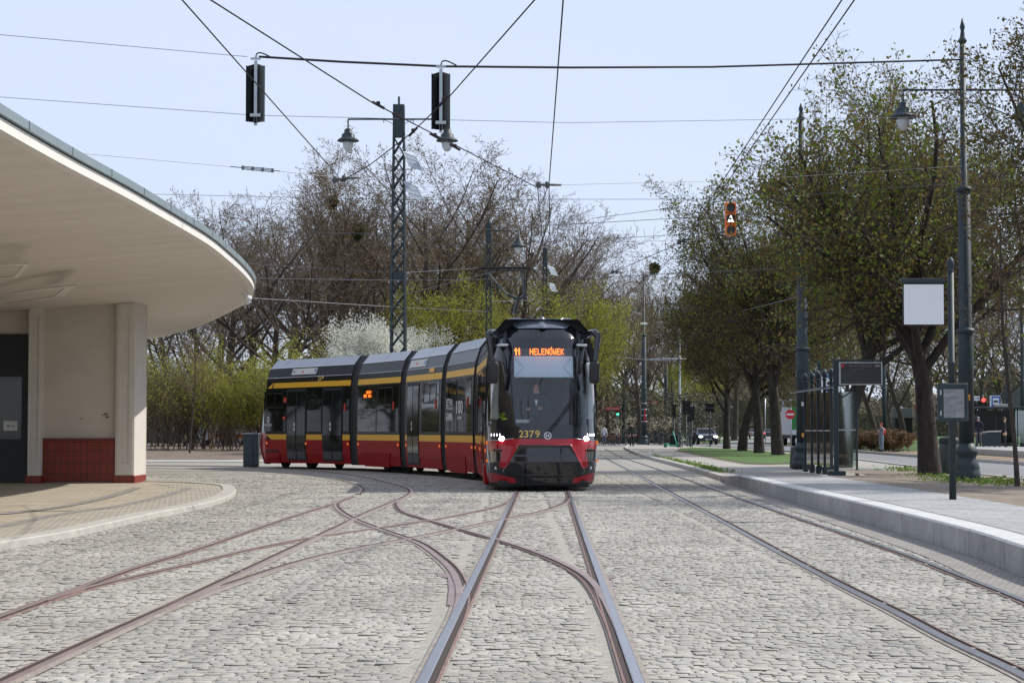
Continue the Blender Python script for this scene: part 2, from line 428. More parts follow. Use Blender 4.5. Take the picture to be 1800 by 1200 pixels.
def farsett():
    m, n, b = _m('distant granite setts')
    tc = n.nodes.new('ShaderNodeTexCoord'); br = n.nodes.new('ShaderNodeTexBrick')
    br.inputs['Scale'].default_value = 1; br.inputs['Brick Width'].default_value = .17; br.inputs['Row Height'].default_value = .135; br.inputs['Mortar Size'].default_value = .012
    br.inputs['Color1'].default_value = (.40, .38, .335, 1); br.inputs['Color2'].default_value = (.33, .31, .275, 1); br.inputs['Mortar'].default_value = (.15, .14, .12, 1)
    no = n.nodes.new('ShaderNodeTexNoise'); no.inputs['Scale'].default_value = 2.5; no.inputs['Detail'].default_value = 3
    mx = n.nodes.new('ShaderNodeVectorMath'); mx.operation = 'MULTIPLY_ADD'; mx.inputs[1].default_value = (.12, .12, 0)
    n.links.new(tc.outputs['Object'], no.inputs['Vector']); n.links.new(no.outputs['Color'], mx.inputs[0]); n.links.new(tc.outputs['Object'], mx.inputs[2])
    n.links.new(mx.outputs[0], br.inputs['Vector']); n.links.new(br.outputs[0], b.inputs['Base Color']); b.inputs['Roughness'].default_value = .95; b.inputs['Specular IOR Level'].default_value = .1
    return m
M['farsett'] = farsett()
def slabmat(nm, c1, c2, mort, w, h, ang=0, msz=.01):
    m, n, b = _m(nm)
    tc = n.nodes.new('ShaderNodeTexCoord'); mp = n.nodes.new('ShaderNodeMapping'); mp.inputs[2].default_value = (0, 0, ang)
    br = n.nodes.new('ShaderNodeTexBrick'); br.inputs['Scale'].default_value = 1; br.inputs['Brick Width'].default_value = w; br.inputs['Row Height'].default_value = h
    br.inputs['Mortar Size'].default_value = msz
    br.inputs['Color1'].default_value = (*c1, 1); br.inputs['Color2'].default_value = (*c2, 1); br.inputs['Mortar'].default_value = (*mort, 1)
    no = n.nodes.new('ShaderNodeTexNoise'); no.inputs['Scale'].default_value = 1.3; no.inputs['Detail'].default_value = 8; no.inputs['Roughness'].default_value = .7
    mr = n.nodes.new('ShaderNodeMapRange'); mr.inputs[1].default_value = .25; mr.inputs[2].default_value = .75; mr.inputs[3].default_value = .78; mr.inputs[4].default_value = 1.18
    sc = n.nodes.new('ShaderNodeVectorMath'); sc.operation = 'SCALE'
    n.links.new(tc.outputs['Object'], mp.inputs[0]); n.links.new(mp.outputs[0], br.inputs['Vector']); n.links.new(tc.outputs['Object'], no.inputs['Vector'])
    n.links.new(no.outputs[0], mr.inputs[0]); n.links.new(br.outputs[0], sc.inputs[0]); n.links.new(mr.outputs[0], sc.inputs['Scale'])
    n.links.new(sc.outputs[0], b.inputs['Base Color']); b.inputs['Roughness'].default_value = .85
    return m
M['platslab'] = slabmat('platform slabs', (.35, .35, .345), (.30, .30, .30), (.17, .17, .165), .6, .3)
M['islandslab'] = slabmat('beige island slabs', (.41, .355, .27), (.36, .31, .24), (.23, .20, .16), .5, .25, .15)
M['darkslab'] = slabmat('dark granite band', (.24, .225, .20), (.29, .27, .24), (.18, .165, .15), .12, .12, .3)
M['bordersett'] = slabmat('beige border setts', (.42, .38, .31), (.36, .325, .265), (.24, .21, .17), .1, .1, .3)
M['sidewalk'] = slabmat('sidewalk slabs', (.37, .345, .30), (.32, .30, .265), (.19, .175, .15), .5, .5, .2)

# ------------------------------------------------------------------ ground sheets
def gp(pts, z=0.0): return [G(u, v, z) for u, v in pts]
def sheet(name, pts, z, m, kind='structure'):
    bm = bmesh.new(); vs = [bm.verts.new((p[0], p[1], z if z is not None else p[2])) for p in pts]
    f = bm.faces.new(vs); bmesh.ops.triangulate(bm, faces=[f]); bmesh.ops.recalc_face_normals(bm, faces=bm.faces)
    if sum(q.normal.z for q in bm.faces) < 0:
        for q in bm.faces: q.normal_flip()
    me = bpy.data.meshes.new(name); bm.to_mesh(me); bm.free(); me.materials.append(m)
    return tag(mkobj(name, me), kind=kind)
sheet('ground', [(-2500, -300), (2500, -300), (2500, 4000), (-2500, 4000)], -.06, M['ground'])
# kerb line on the right of the tracks
KERB = [Vector(p) for p in ((3.9, 6, 0), (4.25, 14, 0), (4.37, 17, 0), (4.60, 20.4, 0), (4.78, 27.7, 0), (4.98, 42.4, 0), (5.35, 52.5, 0), (5.75, 69, 0), (6.05, 89, 0), (6.7, 111, 0), (7.9, 140, 0), (9.4, 160, 0))]
KL = smooth_line(KERB, 8, 1.0)
def kx(Y):
    return float(np.interp(Y, [p.y for p in KL], [p.x for p in KL]))
roadpts = [(-40, 2)] + [(p.x, p.y) for p in KL if p.y > 5] + [(2, 160), (-2, 95), (-10, 79), (-40, 80)]
sheet('square', [(4.0, 2)] + roadpts[1:] + [(-40, 2)], -.005, M['mortar'])
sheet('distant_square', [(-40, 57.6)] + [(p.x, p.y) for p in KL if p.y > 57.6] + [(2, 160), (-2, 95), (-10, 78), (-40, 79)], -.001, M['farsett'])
# path and soil on the far left
sheet('path', [(-60, 79), (-10, 78), (-2, 95), (-1, 100), (-12, 84.5), (-60, 86)], .02, M['pave'])

# platform, sidewalk, sandy strip, roads on the right
PZ = .27
back = [(7.9, 44), gp([(1456, 838)], .25)[0], gp([(1544, 852)], .24)[0], gp([(1680, 876)], .22)[0], gp([(1800, 896)], .22)[0], (6.0, 12)]
back = [(b[0], b[1]) for b in back]
plat_edge = [(p.x, p.y) for p in KL if 7 < p.y < 49]
pe_ = [(x + .28, y) for x, y in plat_edge if y < 44]
sheet('platform', pe_ + back, PZ, M['platslab'])
sheet('platform_ramp', [(pe_[-1][0], pe_[-1][1], PZ), (7.9, 44, PZ), (8.4, 51, .094), (5.5, 51, .094)], None, M['platslab'])
sheet('sidewalk', [(kx(y) + .1, y) for y in (47, 55, 65, 75, 89, 100, 111, 125, 140, 155)] + [(9.3, 163), (14.0, 150), (15.3, 118), (13.9, 86), (12.6, 60), (12.1, 49), (11.2, 30), (10.6, 12), (9.4, 12), (8.3, 47)], .09, M['sidewalk'])
# sandy strip between platform and road
def grid_sheet(name, L1, L2, m, nx=10, jit=.02, seed=1):
    """lofted sheet between two 3-D polylines with small bumps"""
    rnd = random.Random(seed); mb = MB(); n = len(L1)
    for i in range(n):
        for k in range(nx + 1):
            p = Vector(L1[i]).lerp(Vector(L2[i]), k / nx)
            if 0 < k < nx: p.z += rnd.uniform(-jit, jit) + .04 * math.sin(math.pi * k / nx)
            mb.v.append(tuple(p))
    for i in range(n - 1):
        for k in range(nx):
            a = i * (nx + 1) + k; mb.f.append((a, a + 1, a + nx + 2, a + nx + 1)); mb.mi.append(0)
    return tag(mb.build(name, m, smooth=True), kind='structure')
ys = np.linspace(14, 50, 60)
bb = sorted(back, key=lambda q: q[1]); bx = np.interp(ys, [q[1] for q in bb], [q[0] for q in bb])
rx = np.interp(ys, [12, 30, 49, 60], [10.6, 11.2, 12.1, 12.6])
grid_sheet('bare_soil', [(x, y, PZ + .002) for x, y in zip(bx, ys)], [(x - .1, y, .11) for x, y in zip(rx, ys)], M['sand'], 12, .018)
bxs = np.linspace(-60, 1.5, 90)
fr_ = np.interp(bxs, [-60, -12, -1, 1.5], [86, 84.5, 100, 108])
def rows_(dy, z): return [(x, y + dy, z) for x, y in zip(bxs, fr_)]
grid_sheet('soil', rows_(0, .0), rows_(7, .27), M['soil'], 8, .03, 3); grid_sheet('soil', rows_(7, .27), rows_(45, .36), M['soil'], 16, .03, 4)
road = [(10.7, 12), (11.3, 30), (12.2, 49), (12.7, 60), (14.1, 85), (15.6, 113), (14.4, 149), (9.3, 163), (-60, 166), (-60, 200), (11, 194), (19.4, 196), (23.6, 168), (19.9, 119), (18.5, 72), (16.8, 40), (15.5, 12)]
sheet('road', road, .0, M['asphalt'])
# low kerbs
def strip(name, line, off0, off1, z0, z1, m, cap=None, kind='structure', joints=0):
    """extruded kerb: line of points, offsets to the right of travel"""
    mb = MB(); N = len(line); rows = []
    for i, p in enumerate(line):
        d = (line[min(i + 1, N - 1)] - line[max(0, i - 1)]); d.z = 0; d.normalize(); n = Vector((d.y, -d.x, 0))
        b = .015
        rows.append([p + n * off0 + Vector((0, 0, z0)), p + n * off0 + Vector((0, 0, z1 - b)), p + n * (off0 + b) + Vector((0, 0, z1)),
                     p + n * (off1 - b) + Vector((0, 0, z1)), p + n * off1 + Vector((0, 0, z1 - b)), p + n * off1 + Vector((0, 0, z0))])
    w = len(rows[0])
    for r in rows: mb.v += [tuple(q) for q in r]
    for i in range(N - 1):
        for k in range(w - 1):
            a = i * w + k; mb.f.append((a, a + w, a + w + 1, a + 1)); mb.mi.append(1 if (cap and 1 < k < 4) else 0)
    mb.f.append(tuple(range(w))); mb.mi.append(0); mb.f.append(tuple(range((N - 1) * w, N * w))[::-1]); mb.mi.append(0)
    ms = [m] + ([cap] if cap else [])
    return tag(mb.build(name, ms), kind=kind)
# low kerb beyond the platform, and grey paved gutter
KL2 = smooth_line([p for p in KERB if p.y >= 42], 6, 1.0)
KL2 = [p for p in KL2 if p.y > 50.5]
strip('kerb', KL2, -.02, .16, -.03, .12, M['kerb'])
for seq, nm in (([(12.2, 49), (12.7, 60), (14.1, 85), (15.6, 113), (14.4, 149), (9.3, 163)], 'kerb'), ([(10.7, 12), (11.3, 30), (12.2, 49)], 'kerb'), ([(18.5, 72), (19.9, 119), (23.6, 168)], 'kerb'), ([(15.5, 12), (16.8, 40), (18.5, 72)], 'kerb')):
    ln = smooth_line([Vector((a, b, 0)) for a, b in seq], 3, 2.)
    strip(nm, ln, -.08, .08, -.03, .13, M['kerb'])
# platform edge blocks: separate concrete beams, each about one metre
pe = smooth_line([p for p in KERB if 6 <= p.y <= 52.5], 8, .25)
pe = [p for p in pe if 8 < p.y < 50.2]
def edge_block(seg, z0, z1):
    mb = MB(); N = len(seg)
    for i, p in enumerate(seg):
        d = (seg[min(i + 1, N - 1)] - seg[max(0, i - 1)]).normalized(); n = Vector((d.y, -d.x, 0))
        zt = z0 + (z1 - z0) * i / (N - 1)
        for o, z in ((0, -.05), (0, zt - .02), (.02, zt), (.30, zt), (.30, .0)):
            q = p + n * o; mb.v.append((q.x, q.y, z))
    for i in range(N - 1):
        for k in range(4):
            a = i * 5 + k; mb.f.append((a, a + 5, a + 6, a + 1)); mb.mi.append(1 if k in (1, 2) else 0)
    mb.f.append((0, 1, 2, 3, 4)); mb.f.append(tuple(range((N - 1) * 5, N * 5))[::-1]); mb.mi += [0, 0]
    return mb
ebm = MB(); arc = 0; step = 0; i0 = 0; dist = 0
while i0 < len(pe) - 3:
    i1 = min(i0 + 8, len(pe) - 1); seg = [p.copy() for p in pe[i0:i1 + 1]]
    d = (seg[-1] - seg[-2]).normalized(); seg[-1] -= d * .022
    y0, y1 = seg[0].y, seg[-1].y
    zt = lambda y: PZ + .004 if y < 44 else PZ + .004 - (PZ - .11) * (y - 44) / 6.2
    b = edge_block(seg, zt(y0), zt(y1)); ebm.add(b.v, b.f); ebm.mi[-len(b.f):] = b.mi; i0 = i1
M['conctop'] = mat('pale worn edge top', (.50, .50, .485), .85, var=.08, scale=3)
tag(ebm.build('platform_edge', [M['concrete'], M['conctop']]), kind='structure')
sheet('gutter', [(p.x - .46, p.y) for p in pe] + [(p.x - .012, p.y) for p in pe[::-1]], .006, M['darkslab'])
# dark inlay line along platform
strip('platform_line', [p + Vector((.36, 0, 0)) for p in pe if p.y < 44], -.012, .012, PZ - .01, PZ + .003, M['asphalt'])
# lawn with the tree row, soil rim
lawn_lo = [(1192, 790), (1215, 795), (1240, 800), (1275, 807), (1315, 813.5), (1350, 814.5), (1392, 813.5), (1420, 813)]
lawn_hi = [(1425, 800), (1389, 797), (1330, 791), (1290, 788.5), (1250, 786.7), (1220, 786), (1196, 787.5)]
sheet('soil', gp([(u - 6, v + 1.6) for u, v in lawn_lo], .1) + gp([(1426, 800)], .1) + gp(lawn_hi[1:], .1), .10, M['soil'])
sheet('lawn', gp(lawn_lo + lawn_hi, .11), .112, M['grass'])
sheet('lawn', [(12, 197), (120, 197), (160, 900), (-10, 900), (-3, 197)], .0, M['grass'])
sheet('lawn', [(-3, 197), (-10, 900), (-60, 900), (-60, 203)], .0, M['grass'])
sheet('path', [(9.5, 200), (12.2, 200), (60, 420), (52, 420)], .01, M['sidewalk'])
sheet('road', [(20.5, 200), (29, 200), (150, 800), (120, 800)], .012, M['asphalt'])
# second tramway on the far right: sandy strip, kerbs, second platform
sheet('tram_reservation', [(18.6, 72), (20, 119), (24.3, 119), (24.2, 72), (22.5, 30), (15.9, 30)], .02, mat('sandy reservation', (.36, .27, .17), .95, var=.15, scale=2))
sheet('ballast', [(18.65, 72), (19.95, 119), (20.7, 119), (19.4, 72), (17.2, 40), (16.6, 40)], .03, mat('dark ballast', (.12, .10, .085), .98, var=.3, scale=8))
sheet('lawn', [(25.6, 119), (25.6, 190), (160, 190), (160, 119)], -.01, M['grass'])
for dx in (1.6, 2.6):
    ln = [Vector((18.6 + dx, 72, .03)), Vector((20 + dx, 119, .03))]
    strip('tram_rail', ln, -.04, .04, 0, .02, M['rust'])
mbp = MB(); poly = [(22.9, 88), (24.2, 118), (29, 118), (29, 60), (21.6, 60)]
mbp.prism([(x, y, .02) for x, y in poly], (0, 0, .30)); tag(mbp.build('platform', M['concrete']), kind='structure')
sheet('platform', [(x + .02, y - .02) for x, y in poly], .324, M['platslab'])

# ------------------------------------------------------------------ tram rails
RAILS = []
def rail(pts, side, label_mat=(0, 0), z=0.0, z2=None, name='tram_rail'):
    ln = smooth_line(pts, 5, .35); RAILS.append(ln)
    mb = MB(); N = len(ln)
    # offsets measured towards the inside of the track (side=+1 right of travel)
    prof = [(-.085, .0005), (-.05, .001), (-.048, .0105), (-.040, .0125), (.012, .0125), (.020, .010), (.021, .002), (.062, .002), (.063, .0095), (.078, .0095), (.081, .001), (.09, .0005)]
    mi = [3, 3, 0, 0, 0, 2, 2, 2, 1, 1, 3]
    w = len(prof)
    for i, p in enumerate(ln):
        d = (ln[min(i + 1, N - 1)] - ln[max(0, i - 1)]).normalized(); n = Vector((d.y, -d.x, 0)) * side
        for o, h in prof:
            q = p + n * o * .86; mb.v.append((q.x, q.y, z + h))
    for i in range(N - 1):
        for k in range(w - 1):
            a = i * w + k
            mb.f.append((a, a + w, a + w + 1, a + 1) if side > 0 else (a, a + 1, a + w + 1, a + w)); mb.mi.append(mi[k])
    top, lip = [(M['steel'], M['rust']), (M['ruststeel'], M['rust'])][label_mat[0]]
    return tag(mb.build(name, [top, lip, M['groove'], M['railbed']]), kind='structure')
M['ruststeel'] = mat('rust stained rail head', (.31, .225, .195), .42, .5, var=.2, scale=2)
def Gs(l): return [G(u, v) for u, v in l]
VPX = 960
def main_line(u0, v1=1350, v0=756.0 + 22):
    out = []
    for v in (1500, 1300, 1200, 1100, 1000, 940, 900, 870, 850):
        out.append(G(VPX + (u0 - VPX) * (v - 756) / 444.0, v))
    return out
A1 = main_line(748) ; A2 = main_line(1118)
# continue main track under the tram round the curve (metre gauge)
trackc = [Vector((.74, 47, 0)), Vector((.30, 50, 0)), Vector((-.6, 54, 0)), Vector((-1.9, 58.2, 0)), Vector((-3.6, 62.1, 0)), Vector((-5.9, 65.9, 0)), Vector((-9.0, 69.0, 0)), Vector((-13, 71.0, 0)), Vector((-20, 72.2, 0)), Vector((-32, 72.5, 0))]
def offset(line, o):
    out = []; N = len(line)
    for i, p in enumerate(line):
        d = (line[min(i + 1, N - 1)] - line[max(0, i - 1)]).normalized(); out.append(p + Vector((d.y, -d.x, 0)) * o)
    return out
A1 += offset(trackc, -.53); A2 += offset(trackc, .53)
rail(A1, 1, (0, 0), .005); rail(A2, -1, (0, 0), .0055)
# left diverging track B (hooks back to the tail T)
T1 = [(0, 826), (256, 823), (400, 826), (500, 831.5), (579, 840.5), (614, 848), (633, 857), (636, 861.7), (629, 868.6)]
T2 = [(0, 819), (256, 818), (430, 820), (560, 828), (640, 838), (686, 849), (707, 853.5), (722, 861), (720.5, 868), (706.7, 876.5)]
B1 = [(618, 874), (595, 881.5), (588.9, 889), (600, 900.6), (620.6, 912.7), (665, 930), (715, 947), (741, 957.5), (768.7, 978), (793, 999), (806.5, 1023), (811.5, 1050), (803, 1085), (786, 1120), (769.5, 1155)]
B2 = [(706.7, 876.5), (698, 885), (703.3, 895.5), (713.6, 902.3), (758.4, 916), (806.6, 930), (872, 948.8), (930.6, 967.8), (982.3, 988.5), (1027, 1012.6), (1051, 1040), (1066, 1067.7), (1082, 1100), (1097, 1140)]
C1 = [(618, 872.5), (586, 885), (500, 912), (362, 960), (233, 1000), (133, 1037), (0, 1085), (-150, 1140), (-400, 1240)]
C2 = [(706.7, 876.5), (648, 900.6), (620.6, 914), (548, 949), (420, 1010), (300, 1067), (133, 1143), (0, 1205), (-200, 1300)]
D1 = [(903, 874), (879, 888.5), (827, 900.6), (768.7, 912.5), (693, 923.5), (651.6, 930), (562, 942.5), (500, 953.5), (425, 969), (300, 999.5), (240, 1012), (180, 1027), (133, 1039), (80, 1057)]
D2 = [(1000, 876), (998, 881.7), (982, 890), (948, 900.6), (889, 912.7), (796, 931.6), (720, 947), (603, 969), (520, 990), (460, 1009), (385, 1035), (320, 1059), (265, 1083), (200, 1112)]
rail(Gs(T1), -1, (1, 0), .001); rail(Gs(T2), 1, (1, 0), .0015)
rail(Gs(B1), -1, (1, 0), .0036); rail(Gs(B2), 1, (1, 0), .0041)
rail(Gs(C1), -1, (1, 0), .002); rail(Gs(C2), 1, (1, 0), .0025)
rail(Gs(D1), -1, (1, 0), .0008); rail(Gs(D2), 1, (1, 0), .0012)
E1 = [(2050, 1330), (1796, 1184), (1680, 1132), (1580, 1078), (1480, 1029), (1372, 972), (1272, 917), (1172, 863), (1100, 824), (1080, 813.5), (1062, 804.5)]
E2 = [(2000, 1150), (1800, 1057), (1680, 1010), (1600, 978.5), (1480, 937), (1352, 893.5), (1228, 849.5), (1150, 822), (1089, 801.5), (1064, 788.5)]
rail(Gs(E1), 1, (0, 0), .0); rail(Gs(E2), -1, (0, 0), .0)
# switch boxes (flat iron plates beside the blades)
def plate(pts, z, m, name='switch_plate'):
    return sheet(name, gp(pts), z, m)
plate([(767, 1007), (792, 1008), (800, 1030), (797, 1064), (786, 1064), (789, 1035), (787, 1016), (770, 1014)], .006, M['ruststeel'])
plate([(854, 1008), (846, 1008), (826, 1063), (838, 1065)], .006, M['railbed'])
plate([(1058, 1010), (1078, 1009), (1082, 1016), (1070, 1018), (1089, 1063), (1074, 1064)], .006, M['ruststeel'])
plate([(604, 911.5), (622, 911.8), (612, 917), (607, 916)], .005, M['railbed'])

def marker(u0, u1, v0, v1, n):
    mb = MB(); a, b = G(u0, v0), G(u1, v0); a2 = G(u0, v1)
    for k in range(n):
        x0 = a.x + (b.x - a.x) * k / n; mb.box((x0 + (b.x - a.x) / n * .4, (a.y + a2.y) / 2, -.013), ((b.x - a.x) / n * .8, abs(a.y - a2.y), .03), bev=.004)
    tag(mb.build('paving_strip', M['mortar']), kind='structure')
marker(848, 1046, 1061, 1054, 14); marker(905, 995, 878, 874, 9)
# island kerb and pavement in front of the station building
isl = [(-300, 1030), (0, 966), (117, 946), (267, 911.5), (330, 899), (367, 890.5), (400, 880), (413, 871), (414, 863.5), (400, 857), (340, 852.5), (256, 850.5)]
IL = smooth_line([G(u, v) for u, v in isl], 4, .3)
strip('kerb', IL, -.28, .0, -.03, .085, M['kerb'])
ip = [(p.x, p.y) for p in IL]
def inset(line, o):
    return [(q.x, q.y) for q in offset([Vector((x, y, 0)) for x, y in line], o)]
inner = inset(ip, -.27)
sheet('island_pavement', inner + [(-40, 47.5), (-40, 15)], .06, M['islandslab'])
for o0, o1 in ((-.25, -1.35),):
    a = inset(ip, o0)[:-8]; b2 = inset(ip, o1)[:-8]
    mb = MB(); n = len(a)
    for (x, y), (x2, y2) in zip(a, b2): mb.v += [(x, y, .066), (x2, y2, .066)]
    for i in range(n - 1): mb.f.append((2 * i, 2 * i + 2, 2 * i + 3, 2 * i + 1)); mb.mi.append(0)
    tag(mb.build('sett_border', M['bordersett']), kind='structure')
def band(px, w):
    ln = smooth_line([G(u, v, .07) for u, v in px], 4, .4)
    mb = MB()
    for q in zip(offset(ln, w), offset(ln, -w)): mb.v += [(q[0].x, q[0].y, .070), (q[1].x, q[1].y, .070)]
    for i in range(len(ln) - 1): mb.f.append((2 * i, 2 * i + 2, 2 * i + 3, 2 * i + 1)); mb.mi.append(0)
    tag(mb.build('paving_band', M['darkslab']), kind='structure')
band([(0, 903), (100, 891), (180, 875), (225, 862), (240, 856)], .10)
band([(0, 925), (110, 902), (200, 890), (280, 873), (320, 862), (330, 857)], .10)

# ------------------------------------------------------------------ granite setts
def setts():
    rg = np.random.default_rng(5)
    RP = np.array([(p.x, p.y) for ln in RAILS for p in ln]); 
    # raster mask of rail vicinity
    cs = .04; x0, y0 = -17., 8.5; W_, H_ = int(25 / cs), int(50 / cs)
    mask = np.zeros((W_, H_), bool)
    for ln in RAILS:
        A = np.array([(p.x, p.y) for p in ln]); 
        for i in range(len(A) - 1):
            n = max(2, int(np.hypot(*(A[i + 1] - A[i])) / .03))
            for t in np.linspace(0, 1, n):
                q = A[i] * (1 - t) + A[i + 1] * t
                ix = int((q[0] - x0) / cs); iy = int((q[1] - y0) / cs)
                mask[max(0, ix - 1):ix + 2, max(0, iy - 1):iy + 2] = True
    islp = [(q[0], q[1]) for q in ip] + [(-40, 47.5), (-40, 15)]
    cx, cy, ww, hh = [], [], [], []
    y = 9.0
    while y < 57.5:
        h = rg.uniform(.07, .10)
        xa, xb = -.285 * y - .8, min(.285 * y + .8, kx(y) + .1)
        n = int((xb - xa) / .055)
        w = rg.uniform(.06, .125, n); xs = xa + np.cumsum(w) - w / 2
        k = xs < xb; xs = xs[k]; w = w[k]
        cx.append(xs); ww.append(w); hh.append(np.full(len(xs), h)); cy.append(np.full(len(xs), y + h / 2))
        y += h
    cx = np.concatenate(cx); cy = np.concatenate(cy); ww = np.concatenate(ww); hh = np.concatenate(hh)
    # wavy rows
    cy = cy + .09 * np.sin(cx * .9 + cy * .35) + .05 * np.sin(cx * 2.3 - cy * .8)
    keep = ~poly_in(cx, cy, [(a, b) for a, b in islp])
    kxs = np.interp(cy, [p.y for p in KL], [p.x for p in KL]); keep &= cx < kxs - .38
    ix = np.clip(((cx - x0) / cs).astype(int), 0, W_ - 1); iy = np.clip(((cy - y0) / cs).astype(int), 0, H_ - 1)
    keep &= ~mask[ix, iy]
    cx, cy, ww, hh = cx[keep], cy[keep], ww[keep], hh[keep]; N = len(cx)
    # crop widths near rails handled by rails sitting slightly proud
    g = rg.uniform(.002, .008, N); top = rg.normal(0, .0006, N)
    pk = rg.random(N); up = rg.uniform(.002, .006, N); top = np.where(pk < .10, top + up, top); top = np.where(pk > .93, top - .006, top)
    tx, ty = rg.normal(0, .008, N), rg.normal(0, .010, N)
    base = np.array([(-1, -1), (1, -1), (1, 1), (-1, 1)], float)
    jit = rg.normal(0, .005, (N, 4, 2))
    cxy = np.stack([cx, cy], 1)[:, None, :]
    half = np.stack([ww / 2 - g, hh / 2 - g], 1)[:, None, :]
    o = base[None] * half + jit
    ring0 = cxy + o; ch = rg.uniform(.06, .16, N)[:, None, None]
    ring2 = cxy + o * (1 - ch)
    V = np.zeros((N, 12, 3))
    V[:, 0:4, :2] = ring0; V[:, 0:4, 2] = -.03
    V[:, 4:8, :2] = ring0; V[:, 4:8, 2] = (top - rg.uniform(.001, .004, N))[:, None]
    V[:, 8:12, :2] = ring2; V[:, 8:12, 2] = top[:, None] + o[:, :, 0] * tx[:, None] + o[:, :, 1] * ty[:, None]
    fl = []
    for k in range(4):
        j = (k + 1) % 4; fl.append((k, j, 4 + j, 4 + k)); fl.append((4 + k, 4 + j, 8 + j, 8 + k))
    fl.append((8, 9, 10, 11))
    Fc = (np.array(fl)[None] + (np.arange(N) * 12)[:, None, None]).reshape(-1, 4)
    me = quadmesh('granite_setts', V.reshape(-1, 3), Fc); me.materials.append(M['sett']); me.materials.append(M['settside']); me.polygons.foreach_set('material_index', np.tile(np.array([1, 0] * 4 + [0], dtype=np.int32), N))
    o_ = tag(mkobj('granite_setts', me), kind='stuff'); o_['label'] = 'pale grey granite cobblestones paving the tram square'; o_['category'] = 'cobblestones'
def quadmesh(name, V, Fc, smooth=False):
    me = bpy.data.meshes.new(name); me.vertices.add(len(V)); me.vertices.foreach_set('co', np.ascontiguousarray(V, dtype=np.float32).ravel())
    n, w = Fc.shape
    me.loops.add(n * w); me.loops.foreach_set('vertex_index', np.ascontiguousarray(Fc, dtype=np.int32).ravel())
    me.polygons.add(n); me.polygons.foreach_set('loop_start', np.arange(0, n * w, w, dtype=np.int32))
    try: me.polygons.foreach_set('loop_total', np.full(n, w, dtype=np.int32))
    except Exception: pass
    if smooth: me.polygons.foreach_set('use_smooth', np.ones(n, dtype=bool))
    me.update(calc_edges=True); return me
setts()

# ------------------------------------------------------------------ station building
bld = thing('station_building', (-10, 46, 0), 'cream station building with a big rounded overhanging canopy roof and red tile base', 'building')
BL = Vector((-10, 46, 0))
def off(mb, L=BL):
    mb.v = [(x - L.x, y - L.y, z - L.z) for x, y, z in mb.v]; return mb
FY = 45.5; RXE = -8.62
mb = MB(); mb.box((-15.0, FY + .9, 2.15), (2 * (15.0 + RXE) + .0 - .0 if False else 12.7, 1.5, 4.3)); off(mb).build('wall', M['stucco'], bld)
def pil(u0, u1, Y, nm='pilaster'):
    x0, x1 = (u0 - 900) * Y / F, (u1 - 900) * Y / F
    m_ = MB(); xc = (x0 + x1) / 2; w = x1 - x0
    m_.box((xc, Y + .15, 2.2), (w, .6, 4.2), bev=.01)
    # raised border leaving a sunk panel
    b_ = w * .2
    m_.box((x0 + b_ / 2, Y - .165, 2.2), (b_, .03, 4.2)); m_.box((x1 - b_ / 2, Y - .165, 2.2), (b_, .03, 4.2))
    m_.box((xc, Y - .166, .36), (w - 2 * b_, .03, .30)); m_.box((xc, Y - .166, 4.05), (w - 2 * b_, .03, .4))
    off(m_).build(nm, M['pilaster'], bld)
    q = MB(); q.box((xc, Y + .1, .12), (w + .06, .74, .22), bev=.012); off(q).build('plinth', M['tile'], bld)
pil(53, 75, FY)
# corner pier
x0 = (203 - 900) * FY / F; x1 = RXE
m_ = MB(); m_.box(((x0 + x1) / 2, FY + .68, 2.2), (x1 - x0, 1.36, 4.2), bev=.012)
b_ = .09
m_.box((x0 + b_ / 2 + .06, FY - .012, 2.2), (b_, .03, 3.9)); m_.box((x1 - b_ / 2 - .04, FY - .012, 2.2), (b_, .03, 3.9))
m_.box(((x0 + x1) / 2, FY - .0125, .38), (x1 - x0 - .26, .03, .26)); m_.box(((x0 + x1) / 2, FY - .0125, 4.02), (x1 - x0 - .26, .03, .26))
off(m_).build('pilaster', M['pilaster'], bld)
q = MB(); q.box(((x0 + x1) / 2, FY + .67, .12), (x1 - x0 + .05, 1.42, .22), bev=.012); off(q).build('plinth', M['tile'], bld)
# red tile dado between the pilasters
xa, xb = (75.5 - 900) * FY / F, (202.5 - 900) * FY / F
q = MB(); q.box(((xa + xb) / 2, FY + .11, .56), (xb - xa, .12, .94), bev=.01); off(q).build('tile_dado', M['tile'], bld)
q = MB(); q.box(((xa + xb) / 2, FY + .10, 1.035), (xb - xa, .16, .09), bev=.015); off(q).build('dado_cap', M['tile'], bld)
# peeled plaster flakes
q = MB(); rnd = random.Random(3)
for u, v, s in ((186, 727, 5), (188, 732, 4), (182, 729, 3), (143, 736, 2.2), (162, 740, 1.2), (161, 765, 1.2)):
    p = P(u, v, FY + .146); s *= FY / F
    pts = [(p.x + s * math.cos(a) * rnd.uniform(.5, 1.3), FY + .146, p.z + .5 * s * math.sin(a) * rnd.uniform(.5, 1.3)) for a in np.linspace(0, 5.6, 8)]
    q.prism(pts, (0, .003, 0))
off(q).build('peeled_plaster', M['chip'], bld)
